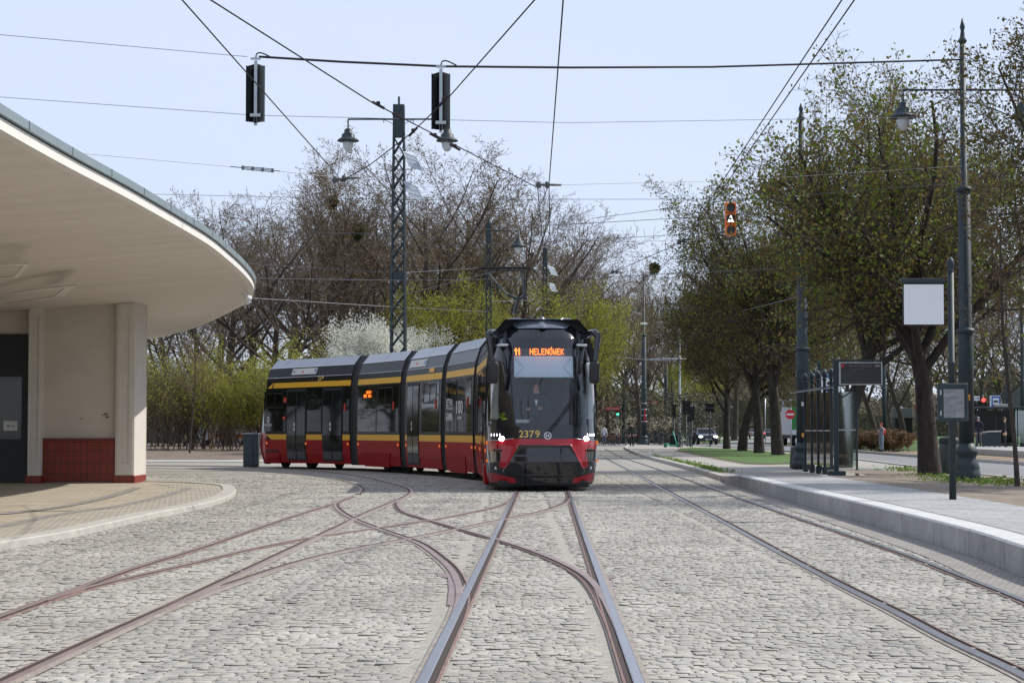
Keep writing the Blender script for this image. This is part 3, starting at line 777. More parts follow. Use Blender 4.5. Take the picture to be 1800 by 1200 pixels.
# door
dx0, dx1 = -14.6, (51.5 - 900) * FY / F; dz = 3.44
q = MB(); q.box(((dx0 + dx1) / 2, FY + .10, dz / 2 + .03), (dx1 - dx0, .12, dz - .02)); dr = off(q).build('door', M['door'], bld)
q = MB()
for a, b in ((-.95, -.18), (-1.95, -1.18), (-2.9, -2.15)):
    q.box((dx1 + (a + b) / 2, FY + .036, 1.77), (b - a - .0, .012, 1.42))
off(q).build('door_pane', M['doorpane'], dr)
q = MB(); pc = P(18, 748, FY); q.box((pc.x, FY + .026, pc.z), (.32, .006, .22)); sh = off(q).build('notice', M['sheet'], dr)
q = MB(); q.box((pc.x + .02, FY + .021, pc.z), (.16, .003, .012)); q.prism([(pc.x - .09, FY + .021, pc.z), (pc.x - .04, FY + .021, pc.z + .025), (pc.x - .04, FY + .021, pc.z - .025)], (0, .003, 0)); off(q).build('arrow', M['ink'], dr)
# canopy
ZC = 4.4
cpx = [(0, 227), (142, 306), (202, 336), (262, 369), (320, 402), (369, 431), (401, 457), (427, 480), (443.5, 500), (447, 513), (440, 529), (417, 542), (385, 558), (352.5, 573), (320, 582.6), (256, 596.5)]
cp = [G(u, v, ZC) for u, v in cpx]
cp = [Vector((cp[0].x + .15, 6, ZC)), Vector((cp[0].x + .02, 14, ZC))] + cp
d = (cp[-1] - cp[-2]).normalized(); cp += [cp[-1] + d * 6 + Vector((-2, -1, 0)), cp[-1] + d * 12 + Vector((-8, -6, 0))]
CL = smooth_line(cp, 10, .4)
N = len(CL); mb = MB(); NR = 14
spine = []
for i, p in enumerate(CL):
    spine.append(Vector((-22, min(max(p.y, 6), 47), 0)))
for i, p in enumerate(CL):
    for k in range(NR + 1):
        t = (k / NR) ** 1.6; q_ = p.lerp(spine[i], t); dd = (q_ - p); dd.z = 0; dd = dd.length
        z = ZC - .075 * min(dd, 6.5) + (.02 if k == 0 else 0)
        mb.v.append((q_.x, q_.y, z))
for i in range(N - 1):
    for k in range(NR):
        a = i * (NR + 1) + k; mb.f.append((a, a + 1, a + NR + 2, a + NR + 1)); mb.mi.append(0)
off(mb).build('soffit', M['soffit'], bld, smooth=True)
def rim(o0, o1, z0, z1, m, name, gaps=0):
    mb = MB(); La = offset(CL, o0); Lb = offset(CL, o1)
    for a, b in zip(La, Lb):
        mb.v += [(b.x, b.y, z0), (a.x, a.y, z0), (a.x, a.y, z1), (b.x, b.y, z1)]
    for i in range(N - 1):
        for k in range(4):
            j = (k + 1) % 4; mb.f.append((i * 4 + k, (i + 1) * 4 + k, (i + 1) * 4 + j, i * 4 + j)); mb.mi.append(0)
    off(mb); return mb.build(name, m, bld)
# travel is away from camera so 'right of travel' (positive offset) points outward (+x)
rim(.0, -.5, ZC, ZC + .125, M['fascia'], 'fascia')
rim(.045, -.5, ZC + .145, ZC + .245, M['flash'], 'flashing')
mb = MB()
arc_l = 0
La = offset(CL, .05)
for i in range(4, N - 1, 5):
    p = La[i]; mb.box((p.x, p.y, ZC + .195), (.008, .014, .10), rz=math.atan2(La[i + 1].y - p.y, La[i + 1].x - p.x) - R(90))
off(mb).build('flashing_seam', M['flash'], bld)
# roof top
mb = MB()
for i, p in enumerate(CL): mb.v += [(p.x, p.y, ZC + .26), (spine[i].x, spine[i].y, ZC + .8)]
for i in range(N - 1): mb.f.append((2 * i, 2 * i + 2, 2 * i + 3, 2 * i + 1)); mb.mi.append(0)
off(mb).build('roof', M['flash'], bld)
# recessed ceiling panels with pale frames
def cpanel(pts, z):
    g = [G(u, v, z) for u, v in pts]; cen = sum(g, Vector()) / len(g); mb = MB(); n = len(g)
    for i in range(n):
        a, b = g[i], g[(i + 1) % n]; ai = a.lerp(cen, .12); bi = b.lerp(cen, .12)
        mb.prism([a, b, bi, ai], (0, 0, -.03))
    off(mb).build('ceiling_panel_frame', M['fascia'], bld)
cpanel([(-120, 468), (52, 461), (33, 485), (-120, 496)], 3.905)
cpanel([(-160, 548), (-40, 524), (60, 507), (135, 499), (112, 517), (40, 529), (-60, 545), (-160, 566)], 3.905)
# building body behind
mb = MB(); mb.box((-21, 50, 2.1), (22, 7.4, 4.2)); off(mb).build('rear_wall', M['stucco'], bld)
# security camera under the canopy edge
cpt = P(435, 528, 44.5)
t = thing('security_camera', (cpt.x, 44.5, cpt.z), 'small white dome security camera under the tip of the canopy', 'camera')
q = MB(); q.lathe([(.02, .1), (.09, .1), (.1, .04), (.085, 0)], n=16); q.box((-.06, 0, .12), (.16, .12, .06)); q.build('housing', M['white'], t, smooth=True)
q = MB(); q.ell((0, 0, .0), (.075, .075, .1)); q.build('dome', M['white'], t, smooth=True)

# ------------------------------------------------------------------ the tram
TR = Vector((.72, 41, 0))
tram = thing('tram', TR, 'long articulated black, red and yellow tram on line 11 rounding the curve with headlights lit', 'tram')
def toff(mb): mb.v = [(x - TR.x, y - TR.y, z - TR.z) for x, y, z in mb.v]; return mb
WZ = [(.05, 1.06), (.2, 1.12), (.4, 1.16), (1.0, 1.185), (2.0, 1.18), (2.7, 1.155), (3.0, 1.11), (3.32, 1.0), (3.5, .87), (3.63, .75)]
TZ = [(.05, .20), (.35, .12), (.6, .0), (.95, .03), (1.1, .06), (1.35, .10), (2.0, .26), (2.8, .50), (3.2, .68), (3.42, .86), (3.63, 1.15)]
def wz(z): return np.interp(z, [a for a, _ in WZ], [b for _, b in WZ])
def tz(z): return np.interp(z, [a for a, _ in TZ], [b for _, b in TZ])
Lp = [Vector((-.52, 41.0, 0)), Vector((-.94, 49.6, 0)), Vector((-1.87, 53.8, 0)), Vector((-3.2, 58.1, 0)), Vector((-4.93, 62.0, 0)), Vector((-8.98, 68.0, 0))]
class Mod:
    def __init__(s, a, b, g0, g1):
        s.d = (b - a).normalized(); s.n = Vector((s.d.y, -s.d.x, 0)); s.o = a + s.n * 1.2; s.L = (b - a).length; s.g0 = g0; s.g1 = s.L - g1
    def p(s, t, q, z): v = s.o + s.d * q + s.n * t; return (v.x, v.y, z)
mods = [Mod(Lp[i], Lp[i + 1], 0 if i == 0 else .27, 0 if i == 4 else .27) for i in range(5)]
def nose_depth(x, z):
    u = np.clip(np.abs(x) / wz(z), 0, 1)
    return tz(z) + 1.25 * (1 - (1 - u ** 3.0) ** .5)
def nose_grid(pm, rev=False):
    """returns grid arrays of a rounded cab end: vertices [i(z), j(x)]"""
    nz, nx = 250, 150
    zs = np.linspace(.13, 3.63, nz); ph = np.linspace(-math.pi / 2, math.pi / 2, nx); us = np.sin(ph); us = np.sign(us) * np.abs(us) ** .85
    Z = np.repeat(zs[:, None], nx, 1); X = us[None, :] * wz(Z); D = nose_depth(X, Z)
    return X, Z, D
def nose_place(pm, X, D, Z, rev=False, off_=0.0):
    """world coordinates; off_ pushes outwards along depth"""
    Q = (pm.L - D + off_) if rev else (D - off_)
    T = -X if rev else X
    wx = pm.o.x + pm.d.x * Q + pm.n.x * T; wy = pm.o.y + pm.d.y * Q + pm.n.y * T
    return np.stack([wx - TR.x, wy - TR.y, Z], -1)
def xz(cx, cy): return ((cx - 376) / 232.9, 1.26 + (862 - cy) / 232.9)
def mir(p): return [(-x, z) for x, z in p]
WS = [(-.665, 2.995), (.665, 2.995), (.60, 1.40), (-.60, 1.40)]
SWL = [(-1.3, 2.73), (-.86, 2.73), (-.80, 2.45), (-.72, 2.15), (-.705, 1.48), (-1.3, 1.50)]
REDV = [(-1.3, 1.035), (-1.0, 1.045), (-.63, 1.085), (.63, 1.085), (1.0, 1.045), (1.3, 1.035), (1.3, .86), (.885, .80), (.93, .495), (.80, .475), (.54, .95), (.42, .965), (-.42, .965), (-.54, .95), (-.80, .475), (-.93, .495), (-.885, .80), (-1.3, .86)]
REDB = [(-1.3, .385), (-1.05, .37), (-.60, .27), (-.60, .0), (-1.3, .0)]
def build_nose(pm, rev, parent):
    X, Z, D = nose_grid(pm)
    # local bumps: centre bumper stands proud, top cap raised
    xx, zz = X, Z
    bump = poly_in(xx, zz, [(-.56, .96), (.56, .96), (.86, .40), (.66, .30), (-.66, .30), (-.86, .40)]); D = D - np.where(bump, .05, 0)
    lip = poly_in(xx, zz, [(-.50, .93), (.50, .93), (.66, .74), (-.66, .74)]); D = D + np.where(lip, .025, 0)
    V = nose_place(pm, X, D, Z, rev)
    nz, nx = X.shape
    cxm = (X[:-1, :-1] + X[1:, 1:]) / 2; czm = (Z[:-1, :-1] + Z[1:, 1:]) / 2
    idx = np.arange(nz * nx).reshape(nz, nx)
    a, b, c, d = idx[:-1, :-1], idx[:-1, 1:], idx[1:, 1:], idx[1:, :-1]
    Fq = np.stack([a, b, c, d], -1) if not rev else np.stack([a, b, c, d], -1)
    reg = np.zeros(cxm.shape, int)
    if not rev:
        reg[poly_in(cxm, czm, WS)] = 1
        reg[poly_in(cxm, czm, SWL) | poly_in(cxm, czm, mir(SWL))] = 2
    reg[poly_in(cxm, czm, REDV)] = 3
    reg[poly_in(cxm, czm, REDB) | poly_in(cxm, czm, mir(REDB))] = 3
    if rev: reg[(czm < 1.2) & (np.abs(cxm) > .55) & (czm > .2)] = 3
    reg[(czm > 3.02) & (np.abs(cxm) > .765 - .06 * (czm - 3.02))] = 5  # shoulders take the lighter fairing colour as a painted sky sheen
    reg[czm < .17] = 4
    names = {0: ('cab_shell', M['black']), 1: ('windscreen', M['wind']), 2: ('corner_window', M['winds']), 3: ('red_panel', M['red']), 4: ('underframe', M['under']), 5: ('cab_shoulder_sheen', M['fair'])}
    for r in range(6):
        k = reg == r
        for half in ((0,) if r not in (2, 5) else (-1, 1)):
            kk = k if half == 0 else (k & ((cxm * half) > 0))
            if not kk.any(): continue
            f = Fq[kk]; u, inv = np.unique(f, return_inverse=True)
            me = quadmesh(names[r][0], V.reshape(-1, 3)[u], inv.reshape(-1, 4), True); me.materials.append(names[r][1])
            mkobj(names[r][0], me, parent)
M['fair'] = mat('satin dark fairing', (.17, .19, .225), .24, .35, coat=.4)
build_nose(mods[0], False, tram); build_nose(mods[4], True, tram)
m0 = mods[0]
def npt(x, z, o=.0):
    """point on front face in local tram coordinates"""
    D = float(nose_depth(np.array([x]), np.array([z]))[0]); bumpz = .05 if (abs(x) < .6 and .35 < z < .95) else 0
    v = nose_place(m0, np.array([x]), np.array([D - bumpz - o]), np.array([z]))[0]; return tuple(v)
def face_strip(mb, pts, w, o=.012, th=.015, mi=0):
    """ribbon following the front surface through (x,z) points"""
    q = []
    P2 = []
    for i in range(len(pts) - 1):
        n = max(2, int(math.hypot(pts[i + 1][0] - pts[i][0], pts[i + 1][1] - pts[i][1]) / .05))
        for k in range(n): P2.append((pts[i][0] + (pts[i + 1][0] - pts[i][0]) * k / n, pts[i][1] + (pts[i + 1][1] - pts[i][1]) * k / n))
    P2.append(pts[-1])
    mb.path([npt(x, z, o * .3) for x, z in P2], w / 2, 6, mi)
# seams & trims
for s in (-1, 1):
    q = MB(); face_strip(q, [(s * .655 + s * .09, 3.40), (s * .72, 3.0), (s * .665, 2.0), (s * .62, 1.35)], .014)
    q.build('cab_seam', M['under'], tram, smooth=True)
for s in (-1, 1):
    q = MB(); face_strip(q, [(s * 1.165, 1.04), (s * 1.14, .75), (s * 1.10, .38)], .022); face_strip(q, [(s * 1.165, 1.045), (s * 1.0, 1.05), (s * .64, 1.09)], .014)
    q.build('headlamp_trim', M['chrome'], tram, smooth=True)
q = MB(); face_strip(q, [(-.47, .965), (.47, .965)], .012); q.build('bumper_trim', M['chrome'], tram)
q = MB(); face_strip(q, [(-.86, .40), (-.62, .30), (.62, .30), (.86, .40)], .02); q.build('bumper_trim', M['black'], tram)
# headlamps
for s in (-1, 1):
    h = MB(); c = npt(s * .86, 1.085, .0); h.ell((c[0], c[1] - .0, c[2]), (.075, .03, .05)); hl = h.build('headlight', M['lamp_on'], tram, smooth=True)
    for k in range(4):
        e = MB(); x = s * (.885 + .055 * k + .03); c = npt(x + s * .0, 1.165, .012); e.box(c, (.011, .02, .055)); e.build('led_strip', M['lamp_dim'], hl)
    e = MB(); c = npt(s * .99, .475, .006); e.box(c, (.05, .03, .055), bev=.008); e.build('parking_lamp', M['white'], tram)
    e = MB(); c = npt(s * 1.13, .98, -.02); e.box((c[0] + s * .035, c[1] + .12, 1.0), (.04, .07, .06)); e.box((c[0] + s * .035, c[1] + .12, .62), (.035, .06, .05)); e.build('side_marker', M['orange'], tram)
# number, emblem
q = MB(); text_on(q, '237', lambda x, z: npt(x, z, .035), -.53, -.222, 1.185, .145, bold=True); text_on(q, '6', lambda x, z: npt(-.305 - x, 2.37 - z, .035), -.20, -.105, 1.185, .145, bold=True); q.build('fleet_number', M['gold'], tram)
q = MB()
def ring(mb, cx, cz, r0, r1, o, n=24, fn=npt):
    for k in range(n):
        a0, a1 = 2 * math.pi * k / n, 2 * math.pi * (k + 1) / n
        mb.quad(fn(cx + r0 * math.cos(a0), cz + r0 * math.sin(a0), o), fn(cx + r1 * math.cos(a0), cz + r1 * math.sin(a0), o), fn(cx + r1 * math.cos(a1), cz + r1 * math.sin(a1), o), fn(cx + r0 * math.cos(a1), cz + r0 * math.sin(a1), o))
ring(q, .06, 1.15, .062, .078, .016)
def bar(mb, x0, z0, x1, z1, w, o=.016, fn=npt):
    dx, dz = x1 - x0, z1 - z0; l = math.hypot(dx, dz); nx, nz = -dz / l * w / 2, dx / l * w / 2
    mb.quad(fn(x0 + nx, z0 + nz, o), fn(x1 + nx, z1 + nz, o), fn(x1 - nx, z1 - nz, o), fn(x0 - nx, z0 - nz, o))
bar(q, .035, 1.19, .035, 1.11, .016); bar(q, .085, 1.19, .085, 1.11, .016); bar(q, .035, 1.15, .085, 1.15, .012)
q.build('emblem', M['white'], tram)
# roof fairing above the windscreen
q = MB(); nxx = 48
def fair(x, z, o): return npt(x, min(z, 3.62), o)
top = lambda x: 3.60 + .075 * math.exp(-(abs(x) / .06) ** 1.3) + (.055 if abs(x) > .40 else 0) * min(1, (abs(x) - .40) / .05 if abs(x) > .4 else 0)
rows = 10
for i in range(nxx + 1):
    x = -.70 + 1.40 * i / nxx; lo = 3.405 + .10 * max(0, abs(x) - .52) / .18 * 1.2
    for k in range(rows + 1):
        z = lo + (top(x) - lo) * k / rows; o = .05 + .05 * math.exp(-(abs(x) / .07) ** 2) - .02 * (k == 0)
        c = npt(x * .98, min(z, 3.62), o); q.v.append((c[0], c[1], z))
for i in range(nxx):
    for k in range(rows):
        a = i * (rows + 1) + k; q.f.append((a, a + rows + 1, a + rows + 2, a + 1)); q.mi.append(0)
nb = len(q.v)
for i in range(nxx + 1):
    a = q.v[i * (rows + 1) + rows]; q.v.append((a[0], a[1] + .9, a[2] - .05))
for i in range(nxx): q.f.append((i * (rows + 1) + rows, (i + 1) * (rows + 1) + rows, nb + i + 1, nb + i)); q.mi.append(0)
M['fair'] = mat('satin dark fairing', (.17, .19, .225), .24, .35, coat=.4)
q.build('roof_fairing', M['fair'], tram, smooth=True)
# destination display inside the windscreen : 5x7 dot font
GL = {'H': ("10001",) * 3 + ("11111",) + ("10001",) * 3, 'E': ("11111", "10000", "10000", "11110", "10000", "10000", "11111"), 'L': ("10000",) * 6 + ("11111",),
      'N': ("10001", "11001", "11001", "10101", "10011", "10011", "10001"), 'O': ("01110",) + ("10001",) * 5 + ("01110",), 'W': ("10001", "10001", "10001", "10101", "10101", "10101", "01010"),
      'K': ("10001", "10010", "10100", "11000", "10100", "10010", "10001"), '1': ("00110", "01110", "11110", "00110", "00110", "00110", "00110")}
def dots(mb, txt, x0, z0, px_, pz_, fn, sp=6, fat=1.0):
    x = x0
    for ch in txt:
        acc = ch == 'Ó'; g = GL['O' if acc else ch]
        for r, row in enumerate(g):
            for c, b_ in enumerate(row):
                if b_ == '1':
                    a0 = x + c * px_; c0 = z0 + (6 - r) * pz_
                    mb.quad(fn(a0, c0, 0), fn(a0 + px_ * fat, c0, 0), fn(a0 + px_ * fat, c0 + pz_ * .96, 0), fn(a0, c0 + pz_ * .96, 0))
        if acc: mb.quad(fn(x + 2 * px_, z0 + 7.3 * pz_, 0), fn(x + 4.4 * px_, z0 + 7.3 * pz_, 0), fn(x + 4.6 * px_, z0 + 8.5 * pz_, 0), fn(x + 3 * px_, z0 + 8.5 * pz_, 0))
        x += sp * px_
def inn(x, z, o=0):
    """a plane just behind the windscreen following its slope"""
    return nose_place(m0, np.array([x]), np.array([float(tz(z)) + .07 - o + .10 * x * x]), np.array([z]))[0]
dsp = MB(); n_ = 12
for i in range(n_):
    a, b = -.645 + 1.29 * i / n_, -.645 + 1.29 * (i + 1) / n_
    dsp.quad(inn(a, 2.82), inn(b, 2.82), inn(b, 2.985), inn(a, 2.985))
dd = dsp.build('destination_display', M['ledbg'], tram)
q = MB(); dots(q, 'HELENÓWEK', -.275, 2.84, .0133, .0185, lambda x, z, o: inn(x, z, .02), 6.1, 1.0); q.build('destination_text', M['led'], dd)
q = MB(); dots(q, '11', -.60, 2.83, .0125, .0215, lambda x, z, o: inn(x, z, .02), 5.4, 1.0); q.build('line_number', M['led'], dd)
bl = MB()
for i in range(n_):
    a, b = -.61 + 1.235 * i / n_, -.61 + 1.235 * (i + 1) / n_
    bl.quad(inn(a, 2.365), inn(b, 2.365), inn(b, 2.81), inn(a, 2.81))
bo = bl.build('sun_blind', M['blind'], tram)
q = MB()
for s in (-1, 1):
    for z0_ in (2.78, 2.38): q.path([inn(s * .60, z0_, .015), inn(s * .42, 2.58, .015)], .008, 5)
q.path([inn(-.60, 2.362, .012), inn(.62, 2.362, .012)], .012, 5)
q.build('blind_arm', M['chrome'], bo)
# cab interior
def cab_box(name, x, q_, z, dx, dq, dz, m, parent=tram, bev=.02):
    b = MB(); ang = math.atan2(m0.d.y, m0.d.x) - R(90); c = m0.p(x, q_, z); b.box(c, (dx, dq, dz), rz=ang, bev=bev); return toff(b).build(name, m, parent)
cab_box('cab_floor', 0, 1.4, .85, 2.1, 2.2, .05, M['under'])
cab_box('rear_bulkhead', 0, 2.35, 2.0, 2.2, .06, 2.4, M['cabin'])
cab_box('bulkhead_panel', .42, 2.28, 1.95, .36, .05, 1.5, M['cabinlight'])
cab_box('bulkhead_panel', .86, 2.27, 1.95, .34, .05, 1.7, M['cabinlight'])
cab_box('bulkhead_panel', -.92, 2.27, 1.95, .26, .05, 1.7, M['cabinlight'])
cab_box('bulkhead_door', -.3, 2.30, 1.9, .6, .04, 1.6, M['backboard'])
cab_box('cab_ceiling', 0, 1.55, 3.05, 1.9, 1.5, .05, M['cabinlight'])
cab_box('dashboard', 0, .52, 1.28, 1.2, .34, .16, M['under'])
cab_box('driver_seat', -.12, 1.28, 1.72, .48, .14, .95, M['blackmat'])
for sx in (-1, 1):
    cab_box('side_pillar', sx * 1.0, .86, 2.08, .17, .04, 1.2, M['white'])
    cab_box('side_pillar', sx * .80, 1.5, 2.1, .16, .06, 1.4, M['cabin'])
cab_box('side_shelf', -1.0, 1.05, 1.42, .22, .6, .05, M['cabin'])
cab_box('side_shelf', .98, 1.05, 1.42, .22, .6, .05, M['cabin'])
q = MB(); c = m0.p(.16, .58, 1.50); cc = [(c[0] + .17 * math.cos(a), c[1] + .05 * math.sin(a), c[2] + .12 * math.sin(a)) for a in np.linspace(0, 6.283, 20)]; q.path(cc, .014, 6); toff(q).build('steering_control', M['blackmat'], tram)
cab_box('windscreen_sticker', -.45, .22, 1.45, .28, .01, .07, M['sheet'], bev=0)
# wiper
q = MB()
def wp(x, z, o=.05): return npt(x, z, o)
q.path([wp(.06, 1.24), wp(.30, 1.52), wp(.56, 1.86)], .016, 6); q.path([wp(.12, 1.24), wp(.34, 1.50), wp(.58, 1.80)], .012, 6)
q.path([wp(.57, 1.84), wp(.585, 2.25)], .012, 6); q.path([wp(.57, 1.84), wp(.56, 1.40)], .012, 6)
q.build('wiper', M['blackmat'], tram)
# mirrors
M['mirrorhouse'] = mat('satin black mirror housing', (.012, .012, .014), .35)
for s in (-1, 1):
    q = MB(); y0 = .55
    def mp(x, qd, z): v = m0.p(x, qd, z); return (v[0] - TR.x, v[1] - TR.y, v[2])
    pts = [mp(s * .90, 1.05, 3.24), mp(s * 1.02, .72, 3.29), mp(s * 1.10, .54, 3.29), mp(s * 1.135, .50, 3.18), mp(s * 1.115, .46, 2.95), mp(s * 1.07, .44, 2.66)]
    q.path(spline(pts, 4), .085, 10, r1=.055); arm = q.build('mirror_arm', M['black'], tram, smooth=True)
    h = MB(); c = mp(s * 1.06, .42, 2.46); h.sell(c, (.108, .07, .235)); h.build('mirror', M['mirrorhouse'], arm, smooth=True)
    # dark swept fin under the arm
    f = MB()
    f.path([npt(s * .82, 3.30, .02), npt(s * .98, 3.22, .03), npt(s * .86, 3.0, .02), npt(s * .80, 2.7, .02), npt(s * .775, 2.45, .015)], .06, 8, r1=.03); f.build('cab_fin', M['black'], tram, smooth=True)
# hi-vis vest lying behind the corner window
vr = thing('safety_vest', Vector(m0.p(-.93, 1.0, 1.50)), 'crumpled bright yellow safety vest behind the left corner window of the tram cab', 'vest')
q = MB(); rnd = random.Random(4)
for k in range(22): q.ell((rnd.uniform(-.15, .15), rnd.uniform(-.1, .1), rnd.uniform(-.03, .04) + max(0, .11 - abs(rnd.gauss(0, .06)))), (rnd.uniform(.02, .07), .05, rnd.uniform(.015, .05)), 8, 5)
q.build('cloth', M['hivis'], vr, smooth=True)
q = MB(); q.path([(-.1, -.1, .02), (0, -.12, .1), (.08, -.1, .03)], .012, 5); q.build('reflective_strip', M['lampglass'], vr)

# -------- module bodies
def wside(z): return wz(z)
BANDS = [(.2, .5, 'r'), (.5, .955, 'r'), (.955, 1.13, 'y'), (1.13, 1.25, 'k'), (1.25, 2.0, 'k'), (2.0, 2.66, 'k'), (2.66, 2.83, 'y'), (2.83, 3.0, 'k'), (3.0, 3.32, 'k')]
mm_ = {'r': ('skirt', M['redside']), 'y': ('yellow_band', M['yellow']), 'k': ('body_side', M['bodydark'])}
def side_pt(mo, sgn, s, z, o=0.0):
    v = mo.p(sgn * (float(wside(z)) + o), s, z); return (v[0] - TR.x, v[1] - TR.y, z)
def panel(mo, sgn, s0, s1, z0, z1, o=.006, th=.0, nz=4):
    """panel following the side surface as a thin solid"""
    mb = MB(); zs = np.linspace(z0, z1, nz + 1)
    for i in range(nz):
        a, b = zs[i], zs[i + 1]; pts = [side_pt(mo, sgn, s0, a, o), side_pt(mo, sgn, s1, a, o), side_pt(mo, sgn, s1, b, o), side_pt(mo, sgn, s0, b, o)]
        mb.quad(*pts)
    for (sa, sb, za, zb) in ((s0, s0, z0, z1), (s1, s1, z0, z1), (s0, s1, z0, z0), (s0, s1, z1, z1)):
        mb.quad(side_pt(mo, sgn, sa, za, o), side_pt(mo, sgn, sb, zb, o), side_pt(mo, sgn, sb, zb, -.01), side_pt(mo, sgn, sa, za, -.01))
    return mb
def window(mo, sgn, s0, s1, z0, z1, slider=False):
    w = panel(mo, sgn, s0, s1, z0, z1, .006).build('window', M['sideglass'], tram)
    f = MB(); t = .035
    bars = [(s0, s1, z0, z0 + t), (s0, s1, z1 - t, z1), (s0, s0 + t, z0, z1), (s1 - t, s1, z0, z1)] if slider else []
    if slider: bars += [((s0 + s1) / 2 - t / 2, (s0 + s1) / 2 + t / 2, z0, z1)]
    for a, b, c, d in bars:
        p_ = panel(mo, sgn, a, b, c, d, .014, nz=1); f.add(p_.v, p_.f)
    if bars: f.build('frame', M['frame'], w)
    return w
def door(mo, sgn, s0, s1):
    d = panel(mo, sgn, s0, s1, .28, 2.62, .010).build('door', M['frame'], tram)
    mid = (s0 + s1) / 2; e = .06
    for a, b in ((s0 + e, mid - e * .6), (mid + e * .6, s1 - e)):
        g = panel(mo, sgn, a, b, .62, 2.52, .0165).build('door_glass', M['doorglass'], d)
        g2 = panel(mo, sgn, a, b, .34, .58, .0165, nz=1).build('kick_panel', M['kick'], d)
    h = panel(mo, sgn, mid + e, mid + e + .09, 1.25, 1.36, .02, nz=1); h2 = panel(mo, sgn, mid + e, mid + e + .09, 1.4, 1.51, .02, nz=1); h.add(h2.v, h2.f); h.build('door_sticker', M['sheet'], d)
    return d
M['kick'] = mat('grey kick panel', (.035, .035, .04), .5)
M['redmark'] = mat('red mark', (.65, .05, .02), .4)
for i, mo in enumerate(mods):
    s0 = 1.2 if i == 0 else mo.g0; s1 = mo.L - 1.2 if i == 4 else mo.g1
    for key in ('r', 'y', 'k'):
        mb = MB()
        for sgn in (-1, 1):
            for z0, z1, k in BANDS:
                if k != key: continue
                a, b = s0, s1
                if key == 'y' and i == 4:
                    b = s1 - .45
                if key == 'y' and i == 0: a = s0 + .3
                mb.quad(side_pt(mo, sgn, a, z0), side_pt(mo, sgn, b, z0), side_pt(mo, sgn, b, z1), side_pt(mo, sgn, a, z1))
                if key == 'y' and i == 4: mb.add([side_pt(mo, sgn, b, z0), side_pt(mo, sgn, b, z1), side_pt(mo, sgn, s1 if z0 < 2 else b + .35, z1 if z0 < 2 else z0)], [(0, 1, 2)])
                if key == 'k' and False: pass
        if key == 'k':
            for sgn in (-1, 1):   # dark backing behind yellow diagonal ends
                for z0, z1, k in BANDS:
                    if k == 'y': mb.quad(side_pt(mo, sgn, s0, z0, -.008), side_pt(mo, sgn, s1, z0, -.008), side_pt(mo, sgn, s1, z1, -.008), side_pt(mo, sgn, s0, z1, -.008))
            # ends
        mb.build(mm_[key][0], mm_[key][1], tram)
    # roof cladding
    mb = MB()
    a = s0 if i else .95; b = s1 if i < 4 else mo.L - 1.25
    for sgn in (-1, 1):
        mb.quad(side_pt(mo, sgn, a + (.03 if i else 0), 3.33, .012), side_pt(mo, sgn, b - (.03 if i < 4 else 0), 3.33, .012), side_pt(mo, sgn, b - .03, 3.60, .0), side_pt(mo, sgn, a + .03, 3.60, .0))
    mb.quad(side_pt(mo, -1, a, 3.60), side_pt(mo, -1, b, 3.60), side_pt(mo, 1, b, 3.60), side_pt(mo, 1, a, 3.60))
    mb.build('roof_cladding', M['roofgrey'] if i else M['fair'], tram)
    mb = MB(); nseam = 1 if i in (1, 2, 3) else 2
    for k in range(nseam):
        s_ = a + (b - a) * (k + 1) / (nseam + 1)
        for sgn in (-1, 1): mb.path([side_pt(mo, sgn, s_, 3.33, .015), side_pt(mo, sgn, s_, 3.6, .004)], .006, 4)
    for sgn in (-1, 1):
        mb.path([side_pt(mo, sgn, s0, 3.325, .012), side_pt(mo, sgn, s1, 3.325, .012)], .012, 4)
        mb.path([side_pt(mo, sgn, s0, 3.0, .004), side_pt(mo, sgn, s1, 3.0, .004)], .008, 4)
    mb.build('body_seam', M['chrome'] if i else M['frame'], tram)
    mb = MB()
    for sgn in (-1, 1):
        for s_ in ([(s0 + s1) / 2] if i in (1, 2, 3) else [s0 + (s1 - s0) * .33, s0 + (s1 - s0) * .7]):
            mb.path([side_pt(mo, sgn, s_, .25, .001), side_pt(mo, sgn, s_, 3.0, .001)], .004, 4)
        mb.path([side_pt(mo, sgn, s0, .5, .001), side_pt(mo, sgn, s1, .5, .001)], .005, 4)
    mb.build('panel_joint', M['frame'], tram)
    # floor + end walls
    mb = MB()
    for e in (s0, s1):
        pts = [side_pt(mo, -1, e, z, -.01) for z in (.2, 1, 2, 2.7, 3.0, 3.32, 3.6)] + [side_pt(mo, 1, e, z, -.01) for z in (3.6, 3.32, 3.0, 2.7, 2, 1, .2)]
        mb.add(pts, [list(range(len(pts)))])
    mb.quad(side_pt(mo, -1, s0, .22, -.02), side_pt(mo, 1, s0, .22, -.02), side_pt(mo, 1, s1, .22, -.02), side_pt(mo, -1, s1, .22, -.02))
    mb.build('end_wall', M['under'], tram)
    # orange reflectors, faintly glowing by their material
    nref = 3 if i in (0, 4) else 2
    for k in range(nref):
        s_ = s0 + .12 + (s1 - s0 - .24) * k / (nref - 1)
        panel(mo, -1, s_ - .03, s_ + .03, .80, .87, .02, nz=1).build('side_marker', M['orange'], tram)
